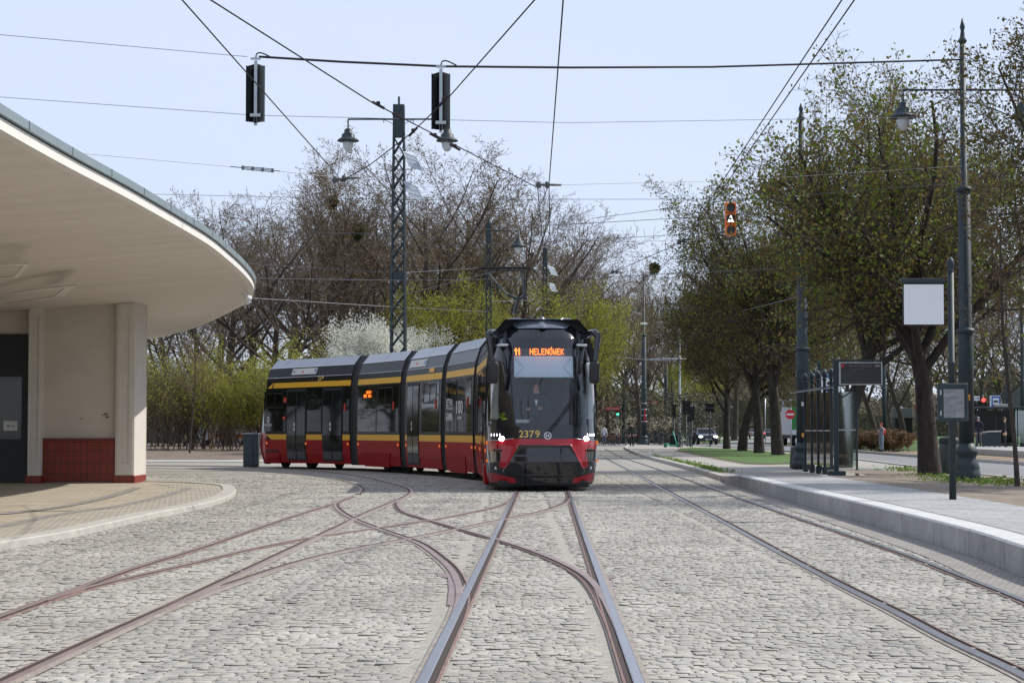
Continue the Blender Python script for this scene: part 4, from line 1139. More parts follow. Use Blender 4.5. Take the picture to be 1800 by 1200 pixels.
# module specific features on both sides
for sgn in (-1, 1):
    m4 = mods[4]; L4 = m4.L - 0
    fr = lambda c: m4.g1 - (c - 65) / 710. * (m4.g1 - m4.g0) if False else None
    def S4(c):  # crop pixel -> distance from front of module, perspective corrected
        t = (775 - c) / 710.; return m4.g0 + (m4.L - m4.g0 - .1) * (t * 1.0 + .10 * t * (1 - t) * -1.0 + .0) * 1.0
    door(m4, sgn, S4(722), S4(575)); door(m4, sgn, S4(460), S4(320))
    window(m4, sgn, S4(568), S4(467), 1.22, 2.6); window(m4, sgn, S4(768), S4(727), 1.22, 2.6)
    window(m4, sgn, S4(312), S4(160), 1.22, 2.55); window(m4, sgn, S4(297), S4(175), 2.0, 2.5, True)
    m3, m2, m1 = mods[3], mods[2], mods[1]
    S3 = lambda c: m3.g0 + (1105 - c) / 285. * (m3.g1 - m3.g0)
    window(m3, sgn, S3(1095), S3(958), 1.22, 2.6); window(m3, sgn, S3(950), S3(825), 1.22, 2.6); window(m3, sgn, S3(1060), S3(962), 2.0, 2.55, True)
    S2 = lambda c: m2.g0 + (1400 - c) / 255. * (m2.g1 - m2.g0)
    door(m2, sgn, S2(1248), S2(1160)); window(m2, sgn, S2(1385), S2(1268), 1.22, 2.6); window(m2, sgn, S2(1368), S2(1280), 2.0, 2.55, True)
    S1 = lambda c: m1.g0 + (1585 - c) / 155. * (m1.g1 - m1.g0)
    window(m1, sgn, S1(1575), S1(1505), 1.22, 2.6); window(m1, sgn, S1(1498), S1(1435), 1.22, 2.6); window(m1, sgn, S1(1495), S1(1445), 2.0, 2.55, True)
    door(m0, sgn, 2.6, 3.9); window(m0, sgn, 4.1, 6.0, 1.22, 2.6); window(m0, sgn, 6.2, 7.9, 1.22, 2.6); window(m0, sgn, 1.35, 2.45, 1.45, 2.6, True); window(m0, sgn, 4.3, 5.8, 2.0, 2.55, True)
    for mo, a, b in ((m3, S3(1045), S3(850)), (m1, S1(1545), S1(1440))):
        z0, z1 = .16, .58; w_ = .1; mb = MB()
        pts = [side_pt(mo, sgn, a + w_ * 2, z0, .03), side_pt(mo, sgn, b - w_ * 2, z0, .03), side_pt(mo, sgn, b, z1, .03), side_pt(mo, sgn, a, z1, .03)]
        off_v = mo.n * (-sgn * .05); mb.prism(pts, off_v); mb.build('bogie_cover', M['redside'], tram)
    # rear coupler cover with black slot
    mb = panel(m4, sgn, S4(270), m4.L - 1.2, .16, .52, .02, nz=2); mb.build('coupler_cover', M['redside'], tram)
    mb = panel(m4, sgn, S4(262), m4.L - 1.2, .54, .60, .014, nz=1); mb.build('coupler_slot', M['under'], tram)
def stext(mo, txt, s_start, s_end, zc, h, m, nm, bold=True):
    # text reads left to right when seen from the -t side (towards decreasing s)
    q = MB(); text_on(q, txt, lambda x, z: side_pt(mo, -1, s_start + (s_end - s_start) * x, z, .024), 0, 1, zc, h, bold=bold)
    return q.build(nm, m, tram)
stext(mods[4], '2379', S4(537), S4(577), 2.92, .15, M['gold'], 'fleet_number')
panel(mods[4], -1, S4(512), S4(337), 3.08, 3.28, .018, nz=1).build('label_plate', M['sheet'], tram)
panel(mods[4], -1, S4(507), S4(497), 3.14, 3.24, .024, nz=1).build('label_mark', M['signblue'], tram)
panel(mods[4], -1, S4(420), S4(405), 3.14, 3.20, .024, nz=1).build('label_mark', M['redmark'], tram)
stext(mods[4], 'eu', S4(345), S4(362), 3.18, .07, M['dim'], 'label_text')
panel(mods[2], -1, S2(1275), S2(1155), 3.06, 3.27, .018, nz=1).build('label_plate', M['sheet'], tram)
panel(mods[2], -1, S2(1272), S2(1262), 3.12, 3.22, .024, nz=1).build('label_mark', M['signblue'], tram)
panel(mods[2], -1, S2(1214), S2(1202), 3.14, 3.20, .024, nz=1).build('label_mark', M['redmark'], tram)
panel(mods[2], -1, S2(1345), S2(1312), 2.87, 2.98, .018, nz=1).build('warning_label', M['yellow'], tram)
panel(mods[4], -1, S4(317), S4(303), 2.18, 2.34, .03, nz=1).build('red_sticker', M['redmark'], tram)
panel(mods[4], -1, S4(312), S4(298), 1.62, 1.72, .03, nz=1).build('red_sticker', M['redmark'], tram)
for mo, s_ in ((mods[4], S4(740)), (mods[3], S3(1068)), (mods[2], S2(1367)), (mods[1], S1(1558))):
    panel(mo, -1, s_ - .03, s_ + .03, 1.86, 2.1, .03, nz=1).build('red_mark', M['redmark'], tram)
fn3 = lambda x, z, o=0: side_pt(mods[3], -1, S3(870) - x, z, .03)
q = MB(); dots(q, '11', 0, 2.26, .022, .014, fn3, 6); dots(q, 'HELEN', .22, 2.38, .014, .012, fn3, 6); dots(q, 'WEK', .42, 2.26, .014, .012, fn3, 6); q.build('side_display_text', M['led'], tram)
W1 = M['white']
stext(mods[1], 'SETNA', S1(1440), S1(1478), 2.0, .2, W1, 'side_text'); stext(mods[1], 'WYPRODUKOWANA', S1(1440), S1(1480), 1.84, .07, W1, 'side_text', False); stext(mods[1], 'GAMMA', S1(1438), S1(1480), 1.62, .22, W1, 'side_text')
stext(mods[1], '100', S1(1500), S1(1535), 1.86, .34, W1, 'side_text'); stext(mods[1], 'GAMMA', S1(1503), S1(1532), 1.58, .09, W1, 'side_text')
fr4 = lambda x, z, o=0: side_pt(mods[4], -1, S4(195) - x, z, .026)
q = MB(); ring(q, 0, 1.62, .08, .105, 0, fn=fr4); bar(q, -.03, 1.68, -.03, 1.56, .02, fn=fr4); bar(q, .03, 1.68, .03, 1.56, .02, fn=fr4); bar(q, -.03, 1.62, .03, 1.62, .02, fn=fr4); q.build('emblem', W1, tram)
stext(mods[4], 'MODERUS', S4(172), S4(218), 1.44, .08, W1, 'side_text')
# bellows
for i in range(4):
    a, b = mods[i], mods[i + 1]; nrib = 5
    for k in range(nrib):
        t = (k + .5) / nrib; mb = MB()
        pa = Vector(a.p(0, a.g1, 0)); pb = Vector(b.p(0, b.g0, 0)); c = pa.lerp(pb, t); n = a.n.lerp(b.n, t).normalized(); d = a.d.lerp(b.d, t).normalized()
        w_ = -.035 if k in (0, nrib - 1) else -.055
        zs = [.18, .4, 1.0, 2.0, 2.7, 3.0, 3.34, 3.58]
        hw = (pb - pa).length / nrib * .55
        ringp = [(s * (float(wz(min(z, 3.6))) + w_), z) for s in (-1, 1) for z in (zs if s < 0 else zs[::-1])]
        vs = []
        for e in (-hw, hw):
            for x, z in ringp:
                v = c + n * (x - (.02 if False else 0)) + d * e; vs.append((v.x, v.y, z))
        m_n = len(ringp); fs = [(j, (j + 1) % m_n, (j + 1) % m_n + m_n, j + m_n) for j in range(m_n)] + [tuple(range(m_n)), tuple(range(m_n, 2 * m_n))]
        mb.add(vs, fs); toff(mb).build('bellows_fold', M['bellow'], tram)
# bogies and wheels
def bogie(mo, s_):
    q = MB(); ang = math.atan2(mo.d.y, mo.d.x) - R(90)
    q.box(mo.p(0, s_, .30), (2.0, 2.4, .22), rz=ang, bev=.03); bo = toff(q).build('bogie', M['under'], tram)
    for ds in (-.9, .9):
        for t in (-.53, .53):
            w = MB(); c = Vector(mo.p(t, s_ + ds, .28)); w.tube(c - mo.n * .055, c + mo.n * .055, .28, n=20); toff(w).build('wheel', M['under'], bo)
for mo, s_ in ((m0, 3.0), (mods[1], 2.1), (mods[3], 2.1), (mods[4], 4.9)): bogie(mo, s_)
q = MB(); ang = math.atan2(m0.d.y, m0.d.x) - R(90); q.box(m0.p(0, .75, .15), (1.9, .8, .14), rz=ang, bev=.03); toff(q).build('underframe', M['under'], tram)
q = MB(); q.box(m0.p(-1.13, 2.2, .32), (.12, .9, .44), rz=ang, bev=.03); toff(q).build('bogie_cover', M['redside'], tram)
for mo in mods:
    q = MB(); ang = math.atan2(mo.d.y, mo.d.x) - R(90)
    q.box(mo.p(0, mo.L * .5, .24), (1.7, mo.L * .8, .1), rz=ang); toff(q).build('underframe', M['under'], tram)
# pantograph
pg = MB(); pb_ = lambda x, s_, z: tuple(Vector(m0.p(x, s_, z)) - TR)
PS = 4.6
pg.box(pb_(-.1, PS, 3.56), (.8, 1.2, .12), rz=ang, bev=.02); pan = pg.build('pantograph', M['under'], tram)
pq = lambda u, v: tuple(P(u, v, 41 + PS) - TR)
q = MB(); q.tube(pq(904, 552), pq(912, 522), .05, .05, 10); q.build('lower_arm', M['black'], pan)
q = MB(); q.path([pq(893, 518), pq(912, 526), pq(924, 518)], .038, 8); q.build('knuckle', M['black'], pan)
q = MB(); q.tube(pq(893, 520), pq(853, 475), .028, .022, 8); q.tube(pq(921, 520), pq(918, 474), .025, .022, 8); q.tube(pq(897, 516), pq(917, 478), .008, .008, 6); q.tube(pq(924, 516), pq(923, 490), .01, n=6); q.build('upper_arm', M['backboard'], pan)
q = MB(); a0 = Vector(pq(846, 471)); a1 = Vector(pq(930, 471))
for dy in (-.14, .14): q.path([a0 + Vector((0, dy, 0)), a1 + Vector((0, dy, 0))], .022, 6)
q.path([a0 + Vector((.1, 0, -.06)), a1 + Vector((-.1, 0, -.06))], .016, 6)
for e, sx in ((a0, -1), (a1, 1)):
    for dy in (-.14, .14):
        b0 = e + Vector((0, dy, 0)); q.path([b0, b0 + Vector((sx * .10, 0, -.03)), b0 + Vector((sx * .17, 0, -.12)), b0 + Vector((sx * .2, 0, -.2))], .012, 5)
q.build('collector_head', M['under'], pan)

# ------------------------------------------------------------------ trees
class Segs:
    def __init__(s): s.a = []; s.b = []; s.r0 = []; s.r1 = []; s.l = []; s.tips = []
def grow(S, rg, p, d, L, r, lvl, par):
    n = par['n'][lvl]; step = L / n; pts = [p]; q = p; rr = r; rend = max(r * par['tap'][lvl], par['rmin'])
    wob = par['wob'][lvl]; trop = par['trop'][lvl]
    for i in range(n):
        d = d + np.array([rg.gauss(0, wob), rg.gauss(0, wob), rg.gauss(0, wob) + trop]); d = d / np.linalg.norm(d)
        q2 = q + d * step; r2 = r + (rend - r) * (i + 1) / n
        if q2[2] < par.get('zmin', .3) and lvl > 0: q2[2] = par.get('zmin', .3) + rg.uniform(0, .1)
        S.a.append(q); S.b.append(q2); S.r0.append(rr); S.r1.append(r2); S.l.append(lvl)
        q = q2; rr = r2; pts.append(q)
    if lvl + 1 >= len(par['n']):
        S.tips.append((q, d)); S.tips.append(((pts[-2] + q) / 2, d)) if len(pts) > 1 else None
        return
    k = par['kids'][lvl]; k = int(k + rg.random()); az = rg.uniform(0, 6.28); t0 = par['t0'][lvl]
    for j in range(k):
        t = t0 + (1 - t0) * (j + rg.uniform(0, .9)) / k; t = min(t, .999); x = t * n; i = int(x); f = x - i
        c = pts[i] * (1 - f) + pts[min(i + 1, n)] * f
        dd = pts[min(i + 1, n)] - pts[i]; dd = dd / (np.linalg.norm(dd) + 1e-9)
        az += 2.4 + rg.uniform(-.5, .5); an = math.radians(par['ang'][lvl] + rg.uniform(-12, 12))
        up = np.array([0, 0, 1.]) if abs(dd[2]) < .9 else np.array([1., 0, 0])
        ux = np.cross(dd, up); ux /= np.linalg.norm(ux); uy = np.cross(dd, ux)
        cd = dd * math.cos(an) + (ux * math.cos(az) + uy * math.sin(az)) * math.sin(an)
        rl = (r + (rend - r) * t)
        grow(S, rg, c, cd, L * par['len'][lvl] * (1 - par['lt'][lvl] * t) * rg.uniform(.75, 1.2), min(rl * .8, rl * par['rr'][lvl]), lvl + 1, par)
def seg_mesh(name, A, B, R0, R1, ns, m):
    A = np.array(A); B = np.array(B); R0 = np.array(R0)[:, None]; R1 = np.array(R1)[:, None]; D = B - A; D /= (np.linalg.norm(D, axis=1)[:, None] + 1e-9)
    B = B + D * R1 * .35
    up = np.where(np.abs(D[:, 2:3]) < .9, np.array([[0, 0, 1.]]), np.array([[1., 0, 0]])); X = np.cross(D, up); X /= np.linalg.norm(X, axis=1)[:, None]; Y = np.cross(D, X)
    N = len(A); V = np.zeros((N, 2 * ns, 3))
    for k in range(ns):
        an = 2 * math.pi * k / ns; e = X * math.cos(an) + Y * math.sin(an); V[:, k] = A + e * R0; V[:, ns + k] = B + e * R1
    fl = np.array([(k, (k + 1) % ns, ns + (k + 1) % ns, ns + k) for k in range(ns)])
    me = quadmesh(name, V.reshape(-1, 3), (fl[None] + (np.arange(N) * 2 * ns)[:, None, None]).reshape(-1, 4), ns > 4); me.materials.append(m); return me
def leaf_mesh(name, tips, per, size, spread, m, seed, droop=0.):
    rg = np.random.default_rng(seed); T = np.array([t[0] for t in tips]); T = np.repeat(T, per, 0); N = len(T)
    T = T + rg.normal(0, spread, T.shape); u = rg.normal(0, 1, (N, 3)); u[:, 2] -= droop; u /= np.linalg.norm(u, axis=1)[:, None]
    w = rg.normal(0, 1, (N, 3)); w = np.cross(u, w); w /= np.linalg.norm(w, axis=1)[:, None]; s = size * rg.uniform(.5, 1.3, (N, 1))
    V = np.stack([T, T + u * s * .5 + w * s * .32, T + u * s, T + u * s * .5 - w * s * .32], 1)
    me = quadmesh(name, V.reshape(-1, 3), np.arange(N * 4).reshape(-1, 4)); me.materials.append(m); return me
def make_tree(seed, par, H, r, trunk_frac, barkm, twigm, leaf=None, flare=1.15, cut=1):
    """returns list of (name, mesh) : trunk, branches, leaves"""
    rg = random.Random(seed); S = Segs(); p = np.array([0, 0, -.05])
    if par.get('stems'):
        for k in range(par['stems']):
            az = rg.uniform(0, 6.28); tilt = rg.uniform(.03, par['fan']); base = np.array([rg.uniform(-1, 1) * par['base'], rg.uniform(-1, 1) * par['base'], 0])
            grow(S, rg, base, np.array([math.cos(az) * tilt, math.sin(az) * tilt, 1.]), H * rg.uniform(.6, 1.0), r * rg.uniform(.6, 1), 0, par)
    else:
        grow(S, rg, p, np.array([rg.gauss(0, .03), rg.gauss(0, .03), 1.]), H * trunk_frac, r, 0, par)
    A = np.array(S.a); B = np.array(S.b); R0 = np.array(S.r0); R1 = np.array(S.r1); Lv = np.array(S.l)
    if not par.get('stems'):
        k0 = 0; R0[k0] *= flare
    out = []; big = Lv <= cut
    if cut >= 0: out.append(('trunk', seg_mesh('trunk', A[big], B[big], R0[big], R1[big], 9, barkm)))
    else: big = Lv < -5
    out.append(('branches', seg_mesh('branches', A[~big], B[~big], R0[~big], R1[~big], 3, twigm)))
    if leaf: out.append(('leaves', leaf_mesh('leaves', S.tips, leaf[0], leaf[1], leaf[2], leaf[3], seed, leaf[4] if len(leaf) > 4 else 0)))
    return out
def put_tree(name, meshes, x, y, z, label, cat='tree', group=None, rz=0., s=1., sz=None):
    t = thing(name, (x, y, z), label, cat, group, rz); t.scale = (s, s, sz or s)
    for nm, me in meshes: mkobj(nm, me, t)
    return t
PCH = dict(n=[7, 7, 4, 3, 2], kids=[10, 12, 10, 7], t0=[.45, .14, .1, .1], ang=[40, 46, 46, 48], len=[1.55, .46, .50, .50], lt=[.35, .35, .35, .3], rr=[.55, .5, .5, .55], tap=[.55, .3, .3, .4, .5],
           wob=[.05, .12, .15, .18, .2], trop=[.02, .035, .03, .02, .0], rmin=.006, zmin=2.0)
# spring-green and brown emerging leaves
M['lf_ch'] = leafmat('young chestnut leaves', [(.08, .13, .018), (.17, .22, .03), (.18, .10, .035), (.12, .15, .025)], trans=.42)
M['lf_ch2'] = leafmat('olive brown leaves', [(.06, .075, .014), (.11, .12, .024), (.14, .085, .03), (.08, .07, .02)], trans=.3)
M['lf_bud'] = leafmat('russet buds', [(.15, .08, .04), (.22, .15, .07), (.15, .15, .04)], trans=.25)
M['lf_yel'] = leafmat('yellow green leaves', [(.26, .29, .025), (.40, .40, .04), (.20, .25, .02)], trans=.45)
M['lf_grn'] = leafmat('fresh green leaves', [(.28, .32, .045), (.42, .44, .07), (.28, .25, .06)], trans=.5)
M['lf_wht'] = leafmat('white blossom', [(.70, .70, .62), (.80, .80, .74), (.52, .56, .42)], trans=.3)
M['lf_dry'] = leafmat('dry russet leaves', [(.16, .09, .045), (.22, .14, .07), (.12, .08, .04)], trans=.25)
ch = [make_tree(11 + k, PCH, 12.5, .23, .36, M['bark'], M['twig'], (2, .085, .08, M['lf_ch2'], .8)) for k in range(3)]
PBIG = dict(PCH, kids=[12, 13, 9, 7], len=[1.9, .42, .5, .5], ang=[30, 46, 46, 48], trop=[.0, .045, .03, .02, 0], t0=[.6, .12, .1, .1], rr=[.6, .5, .5, .55])
PDOME = dict(PCH, kids=[14, 12, 9, 7], len=[.95, .52, .5, .5], ang=[40, 48, 48, 50], t0=[.42, .14, .1, .1], trop=[.02, .05, .03, .02, .0], rmin=.0075, lt=[.25, .35, .35, .3])
dome = [make_tree(35 + k, PDOME, 12.5, .21, .42, M['bark'], M['twig'], (1, .095, .07, M['lf_ch'], .8)) for k in range(2)]
bigt = make_tree(31, PBIG, 12.5, .27, .34, M['bark'], M['twig'], (1, .11, .08, M['lf_ch'], .8))
# tall bare trees of the park
PBARE = dict(n=[9, 7, 4, 3, 2], kids=[11, 8, 7, 4], t0=[.22, .2, .15, .1], ang=[34, 34, 38, 40], len=[.62, .48, .48, .5], lt=[.45, .35, .3, .3], rr=[.55, .5, .5, .6], tap=[.25, .3, .3, .5, .6],
             wob=[.06, .08, .1, .13, .15], trop=[.02, .09, .06, .05, .04], rmin=.011, zmin=1.5)
PWIDE = dict(PBARE, kids=[10, 8, 7, 5], ang=[46, 40, 42, 44], len=[.85, .5, .48, .5], t0=[.3, .2, .15, .1], trop=[.01, .07, .05, .04, .03])
bare = [make_tree(51, PBARE, 18, .28, .92, M['bark2'], M['twig2'], (1, .10, .05, M['lf_bud'])),
        make_tree(52, PWIDE, 17, .32, .72, M['bark2'], M['twig2'], (1, .10, .05, M['lf_bud'])),
        make_tree(53, PBARE, 18, .26, .92, M['bark2'], M['twig2'], (1, .15, .08, M['lf_bud'])),
        make_tree(54, PWIDE, 17, .30, .75, M['bark2'], M['twig2'], None)]
yelt = make_tree(61, PWIDE, 12, .2, .7, M['bark2'], M['twig2'], (2, .13, .2, M['lf_yel']))
PSH = dict(stems=15, fan=.6, base=.6, n=[6, 4, 3, 2], kids=[9, 5, 3], t0=[.2, .2, .1], ang=[28, 32, 35], len=[.42, .5, .5], lt=[.4, .3, .3], rr=[.5, .6, .7], tap=[.3, .4, .5, .6], wob=[.07, .1, .12, .15], trop=[.05, .1, .1, .05], rmin=.006, zmin=.05)
sh_bare = make_tree(71, PSH, 5.2, .05, 1, M['bark2'], M['twig2'], (1, .10, .05, M['lf_dry']), cut=-1)
sh_grn = make_tree(72, dict(PSH, stems=14, fan=.55), 5.4, .04, 1, M['bark2'], M['twig2'], (3, .09, .10, M['lf_grn']), cut=-1)
sh_yel = make_tree(73, dict(PSH, stems=12, fan=.36), 5.6, .045, 1, M['bark2'], M['twig2'], (1, .09, .10, M['lf_grn']), cut=-1)
sh_wht = make_tree(74, dict(PSH, stems=34, fan=.75, kids=[11, 7, 4]), 6.4, .06, 1, M['bark2'], M['twig'], (7, .10, .15, M['lf_wht']), cut=-1)
sh_low = make_tree(75, dict(PSH, stems=26, fan=1.1, base=.9), 1.6, .025, 1, M['bark2'], M['twig2'], (2, .09, .05, M['lf_dry']), cut=-1)
def gx(u, Y): return (u - 900) * Y / F
def T(name, mesh, u, Y, label, cat='tree', group=None, s=1., sz=None, rz=None, z=0., top=None, wid=1.):
    T.k += 1
    if top is not None:
        zm = max(max(v.co.z for v in me.vertices) if id(me) not in T.c else T.c[id(me)] for _, me in mesh)
        for _, me in mesh: T.c.setdefault(id(me), zm)
        sz = ((756 - top) * Y / F + EYE - z) / zm; s = sz * wid
    return put_tree(name, mesh, gx(u, Y), Y, z, label, cat, group, (T.k * 2.399) % 6.28 if rz is None else rz, s, sz)
T.k = 0; T.c = {}
# row of four chestnuts on the lawn, and the nearer pair by the stop
T('chestnut_tree', dome[1], 1367, 93, 'chestnut with the thickest trunk of the lawn row, nearest to the dark concrete block', group='chestnut trees on the lawn', top=300, wid=1.0, z=.1)
T('chestnut_tree', ch[1], 1334, 101, 'leaning split-trunk chestnut on the lawn, second from the concrete block', group='chestnut trees on the lawn', top=370, wid=.92, z=.1)
T('chestnut_tree', dome[0], 1304, 113, 'chestnut on the lawn, third trunk from the concrete block', group='chestnut trees on the lawn', top=400, wid=1.05, z=.1)
T('chestnut_tree', ch[0], 1277, 124, 'chestnut at the far end of the lawn row, nearest the scooter and bicycle stands', group='chestnut trees on the lawn', top=450, wid=.92, z=.1)
T('chestnut_tree', dome[0], 1480, 63, 'spreading chestnut with young leaves whose trunk stands behind the tram shelter', top=62, wid=1.0, z=.05, rz=1.0)
bt = T('chestnut_tree', bigt, 1634, 45.5, 'big dark chestnut with heavy forked limbs beside the litter bin', top=-12, wid=1.05, z=.2, rz=.6)
# limbs of a tree outside the frame on the right (its crown and shade reach in)
T('chestnut_tree', ch[2], 1990, 37, 'bare dark boughs of a tree reaching in at the top right edge', s=.93, z=.2)
# trees beyond the road on the right
for k, (u, Y, m_, s_) in enumerate(((1500, 150, 2, .8), (1590, 160, 0, .85), (1680, 140, 1, .8), (1760, 165, 3, .85), (1830, 150, 2, .85), (1440, 185, 1, .85), (1540, 200, 0, .95), (1640, 210, 2, 1.), (1730, 215, 0, .95), (1810, 220, 1, 1.))):
    T('park_tree', bare[m_], u, Y, 'brown leafless tree standing beyond the far road on the right', group='leafless trees beyond the far road', top=[430, 400, 450, 470, 420, 440, 380, 400, 420, 450][k], wid=1.2)
for k, (u, Y, m_, s_) in enumerate(((1215, 260, 0, 1.0), (1290, 250, 1, .95), (1360, 255, 2, .95), (1420, 270, 0, 1.), (1250, 330, 1, 1.1), (1180, 300, 1, 1.), (1330, 330, 3, 1.05), (1480, 300, 1, 1.1), (1570, 320, 2, 1.1))):
    T('park_tree', bare[m_], u, Y, 'distant leafless tree on the grass beyond the crossroads', group='distant trees beyond the crossroads', top=500 + (k * 29) % 60, wid=1.3)
T('park_tree', yelt, 1225, 215, 'low yellow-leaved tree behind the dark square sign boards', s=.75)
T('park_tree', yelt, 1180, 235, 'pale green young tree behind the green pedestrian railing', s=.7)
# tall bare trees right of the tram
for k, (u, Y, m_, s_, lab) in enumerate(((1092, 205, 0, 448, 'thin upright bare tree left of the two tall lamp posts'), (1150, 215, 2, 440, 'tall bare tree holding a round mistletoe ball behind the tall lamp posts'), (1188, 230, 3, 470, 'broad dark leafless tree at the crossroads behind the scooter'),
                                          (1065, 190, 1, 500, 'thick dark trunked tree just right of the tram mirror'), (1125, 180, 1, 520, 'stout leaning dark tree behind the walking man'))):
    t = T('park_tree', bare[m_], u, Y, lab, top=s_, wid=1.1); s_ = t.scale[2]; t.scale = (s_, s_, s_)
    if k == 1:
        q = MB(); rr = random.Random(8); c = Vector((gx(1151, Y) - t.location.x, 0, (756 - 471) * Y / F + EYE))
        tips = [((c + Vector((rr.gauss(0, 1), rr.gauss(0, 1), rr.gauss(0, 1))).normalized() * rr.uniform(.1, .62)), 0) for _ in range(900)]
        tips = [(np.array(p_) / s_, 0) for p_, _ in tips]
        M['lf_mis'] = leafmat('mistletoe', [(.04, .05, .015), (.07, .085, .02)], trans=.2)
        me = leaf_mesh('mistletoe', tips, 3, .22, .05, M['lf_mis'], 3); o = mkobj('mistletoe', me, t); t.rotation_euler = (0, 0, 0)
# big park trees behind the tram
BT = [(400, 118, 1, 318, 'broad bare tree leaning over the tip of the canopy'), (470, 112, 3, 300, 'dark leafless tree above the rear half of the tram'), (540, 120, 0, 258, 'slender bare tree left of the tall lattice mast'),
      (600, 116, 2, 245, 'bare tree with mistletoe just left of the lattice mast'), (655, 125, 0, 218, 'tall bare tree directly behind the lattice mast lamp arm'), (745, 118, 1, 230, 'wide budding tree right of the solar panels of the nearest mast'),
      (800, 122, 2, 242, 'upright budding tree between the nearest mast and the pantograph'), (860, 128, 3, 250, 'leafless tree right behind the pantograph'), (905, 120, 1, 330, 'russet budding tree above the tram roof fairing'),
      (975, 135, 1, 385, 'greyish budding tree behind the farther mast with solar panels'), (1030, 150, 2, 400, 'bare tree at the right-hand end of the park grove')]
for u, Y, m_, s_, lab in BT:
    t = T('park_tree', bare[m_], u, Y, lab, top=s_, wid=1.15); s_ = t.scale[2]
    if 'mistletoe' in lab:
        t.rotation_euler = (0, 0, 0); t.scale = (s_, s_, s_); rr = random.Random(9)
        for (uu, vv, R_) in ((582, 355, .42), (630, 403, .42), (628, 412, .3)):
            c = Vector((gx(uu, Y) - t.location.x, 0, (756 - vv) * Y / F + EYE))
            tips = [(np.array(c + Vector((rr.gauss(0, 1), rr.gauss(0, 1), rr.gauss(0, 1))).normalized() * rr.uniform(.05, R_)) / s_, 0) for _ in range(400)]
            mkobj('mistletoe', leaf_mesh('mistletoe', tips, 3, .16, .04, M['lf_mis'], 3), t)
for k, (u, Y, m_, s_) in enumerate(((350, 150, 0, .72), (430, 160, 2, .85), (510, 155, 1, .95), (585, 165, 3, 1.), (690, 160, 2, 1.05), (770, 170, 1, 1.1), (840, 165, 0, 1.1), (930, 175, 3, 1.0), (1000, 180, 2, .9), (300, 140, 1, .7), (235, 135, 3, .7), (500, 190, 3, 1.05), (620, 200, 1, 1.1), (720, 205, 3, 1.15), (820, 210, 0, 1.2), (900, 205, 1, 1.1), (380, 185, 1, .9), (1060, 240, 1, 1.1), (1120, 260, 3, 1.2), (1000, 250, 3, 1.1),
                                   (150, 130, 1, .8), (60, 135, 0, .8), (-40, 130, 2, .8), (-160, 125, 1, .8), (-320, 120, 3, .8), (-500, 115, 1, .8), (-700, 110, 0, .8), (-900, 105, 1, .8))):
    T('park_tree', bare[m_], u, Y, 'leafless brown tree deep inside the park grove behind the tram', group='trees deep in the park grove', top=np.interp(u, [-900, 300, 420, 520, 650, 800, 900, 1000, 1060, 1120], [330, 400, 350, 320, 300, 300, 350, 420, 470, 480]) + (k * 37) % 50, wid=1.3)
T('park_tree', yelt, 1000, 108, 'yellow-green leafing tree just right of the pantograph behind the tram roof', top=478)
T('park_tree', yelt, 915, 112, 'yellow-green leafing tree behind the pantograph arm', top=500)
T('park_tree', yelt, 790, 111, 'faint yellow-green tree among bare ones above the white blossom', top=470)
T('park_tree', yelt, 700, 113, 'low yellow-green tree directly behind the white blossom and lattice mast', top=500)
T('park_tree', yelt, 880, 136, 'yellow-green tree between the two farther lattice masts', top=440)
T('park_tree', yelt, 1035, 125, 'bright yellow-green tree at the right end of the park behind the thin utility poles', top=530)
for k, (x, y, s_) in enumerate(((-27, 74, 1.25), (-33, 80, 1.3), (-40, 84, 1.35), (-47, 90, 1.35), (-22, 70.5 + 6, 1.1), (-55, 96, 1.4), (-36, 92, 1.4))):  # unseen trees added so the tram side reflects dark foliage instead of sky
    put_tree('leafy_tree', ch[k % 3], x, y, 0, 'leafy tree beyond the station building, outside the left edge of the view', 'tree', 'leafy trees beyond the station building', k * 1.3, s_ * .7)
# hedge and shrubs behind the rear of the tram
T('blossom_shrub', sh_wht, 640, 92, 'large white-blossoming shrub behind the tram roof, left of the lattice mast', 'shrub', top=546, wid=.95)
T('blossom_shrub', sh_wht, 708, 95, 'white-blossoming shrub right of the lattice mast above the tram roof', 'shrub', top=556, wid=.78)
for k, (u, Y, m_, s_, lab) in enumerate(((272, 97, sh_yel, 1.1, 'leafy yellow-green shrub next to the building corner'), (318, 99, sh_yel, 1.08, 'tall thin-leaved shrub behind the staked young tree'), (362, 101, sh_bare, 1.2, 'bare pale-twigged shrub in front of the white van'), (408, 98, sh_grn, 1.0, 'bright green shrub left of the tram rear end'),
                                         (452, 99, sh_grn, 1.05, 'bright green shrub right behind the grey cabinet'), (500, 96, sh_grn, .98, 'green shrub above the rear roof of the tram'), (548, 97, sh_yel, 1.0, 'yellowish shrub between the green hedge and the white blossom'), (228, 98, sh_yel, 1.0, 'shrub hidden behind the building corner'))):
    T('shrub', m_, u, Y, lab, 'shrub', z=.28, top=[582, 580, 590, 585, 590, 572, 570, 585][k], wid=1.2)
for k, (u, Y) in enumerate(((300, 114), (345, 116), (395, 113), (460, 116), (530, 114), (590, 102), (800, 104), (850, 106), (770, 103), (900, 106), (960, 110), (1010, 118))):
    T('shrub', sh_bare, u, Y, 'bare brown undergrowth bush at the back of the hedge', 'shrub', 'brown undergrowth bushes behind the hedge', top=600 + (k * 17) % 40, wid=1.3)
for k, (u, Y) in enumerate(((1490, 117), (1512, 116), (1535, 115), (1560, 114), (1576, 113))):
    T('shrub', sh_low, u, Y + 3, 'low brown bush in the clipped row behind the woman with the red backpack', 'shrub', 'low brown bushes beside the tram reservation', s=.85, sz=.75)
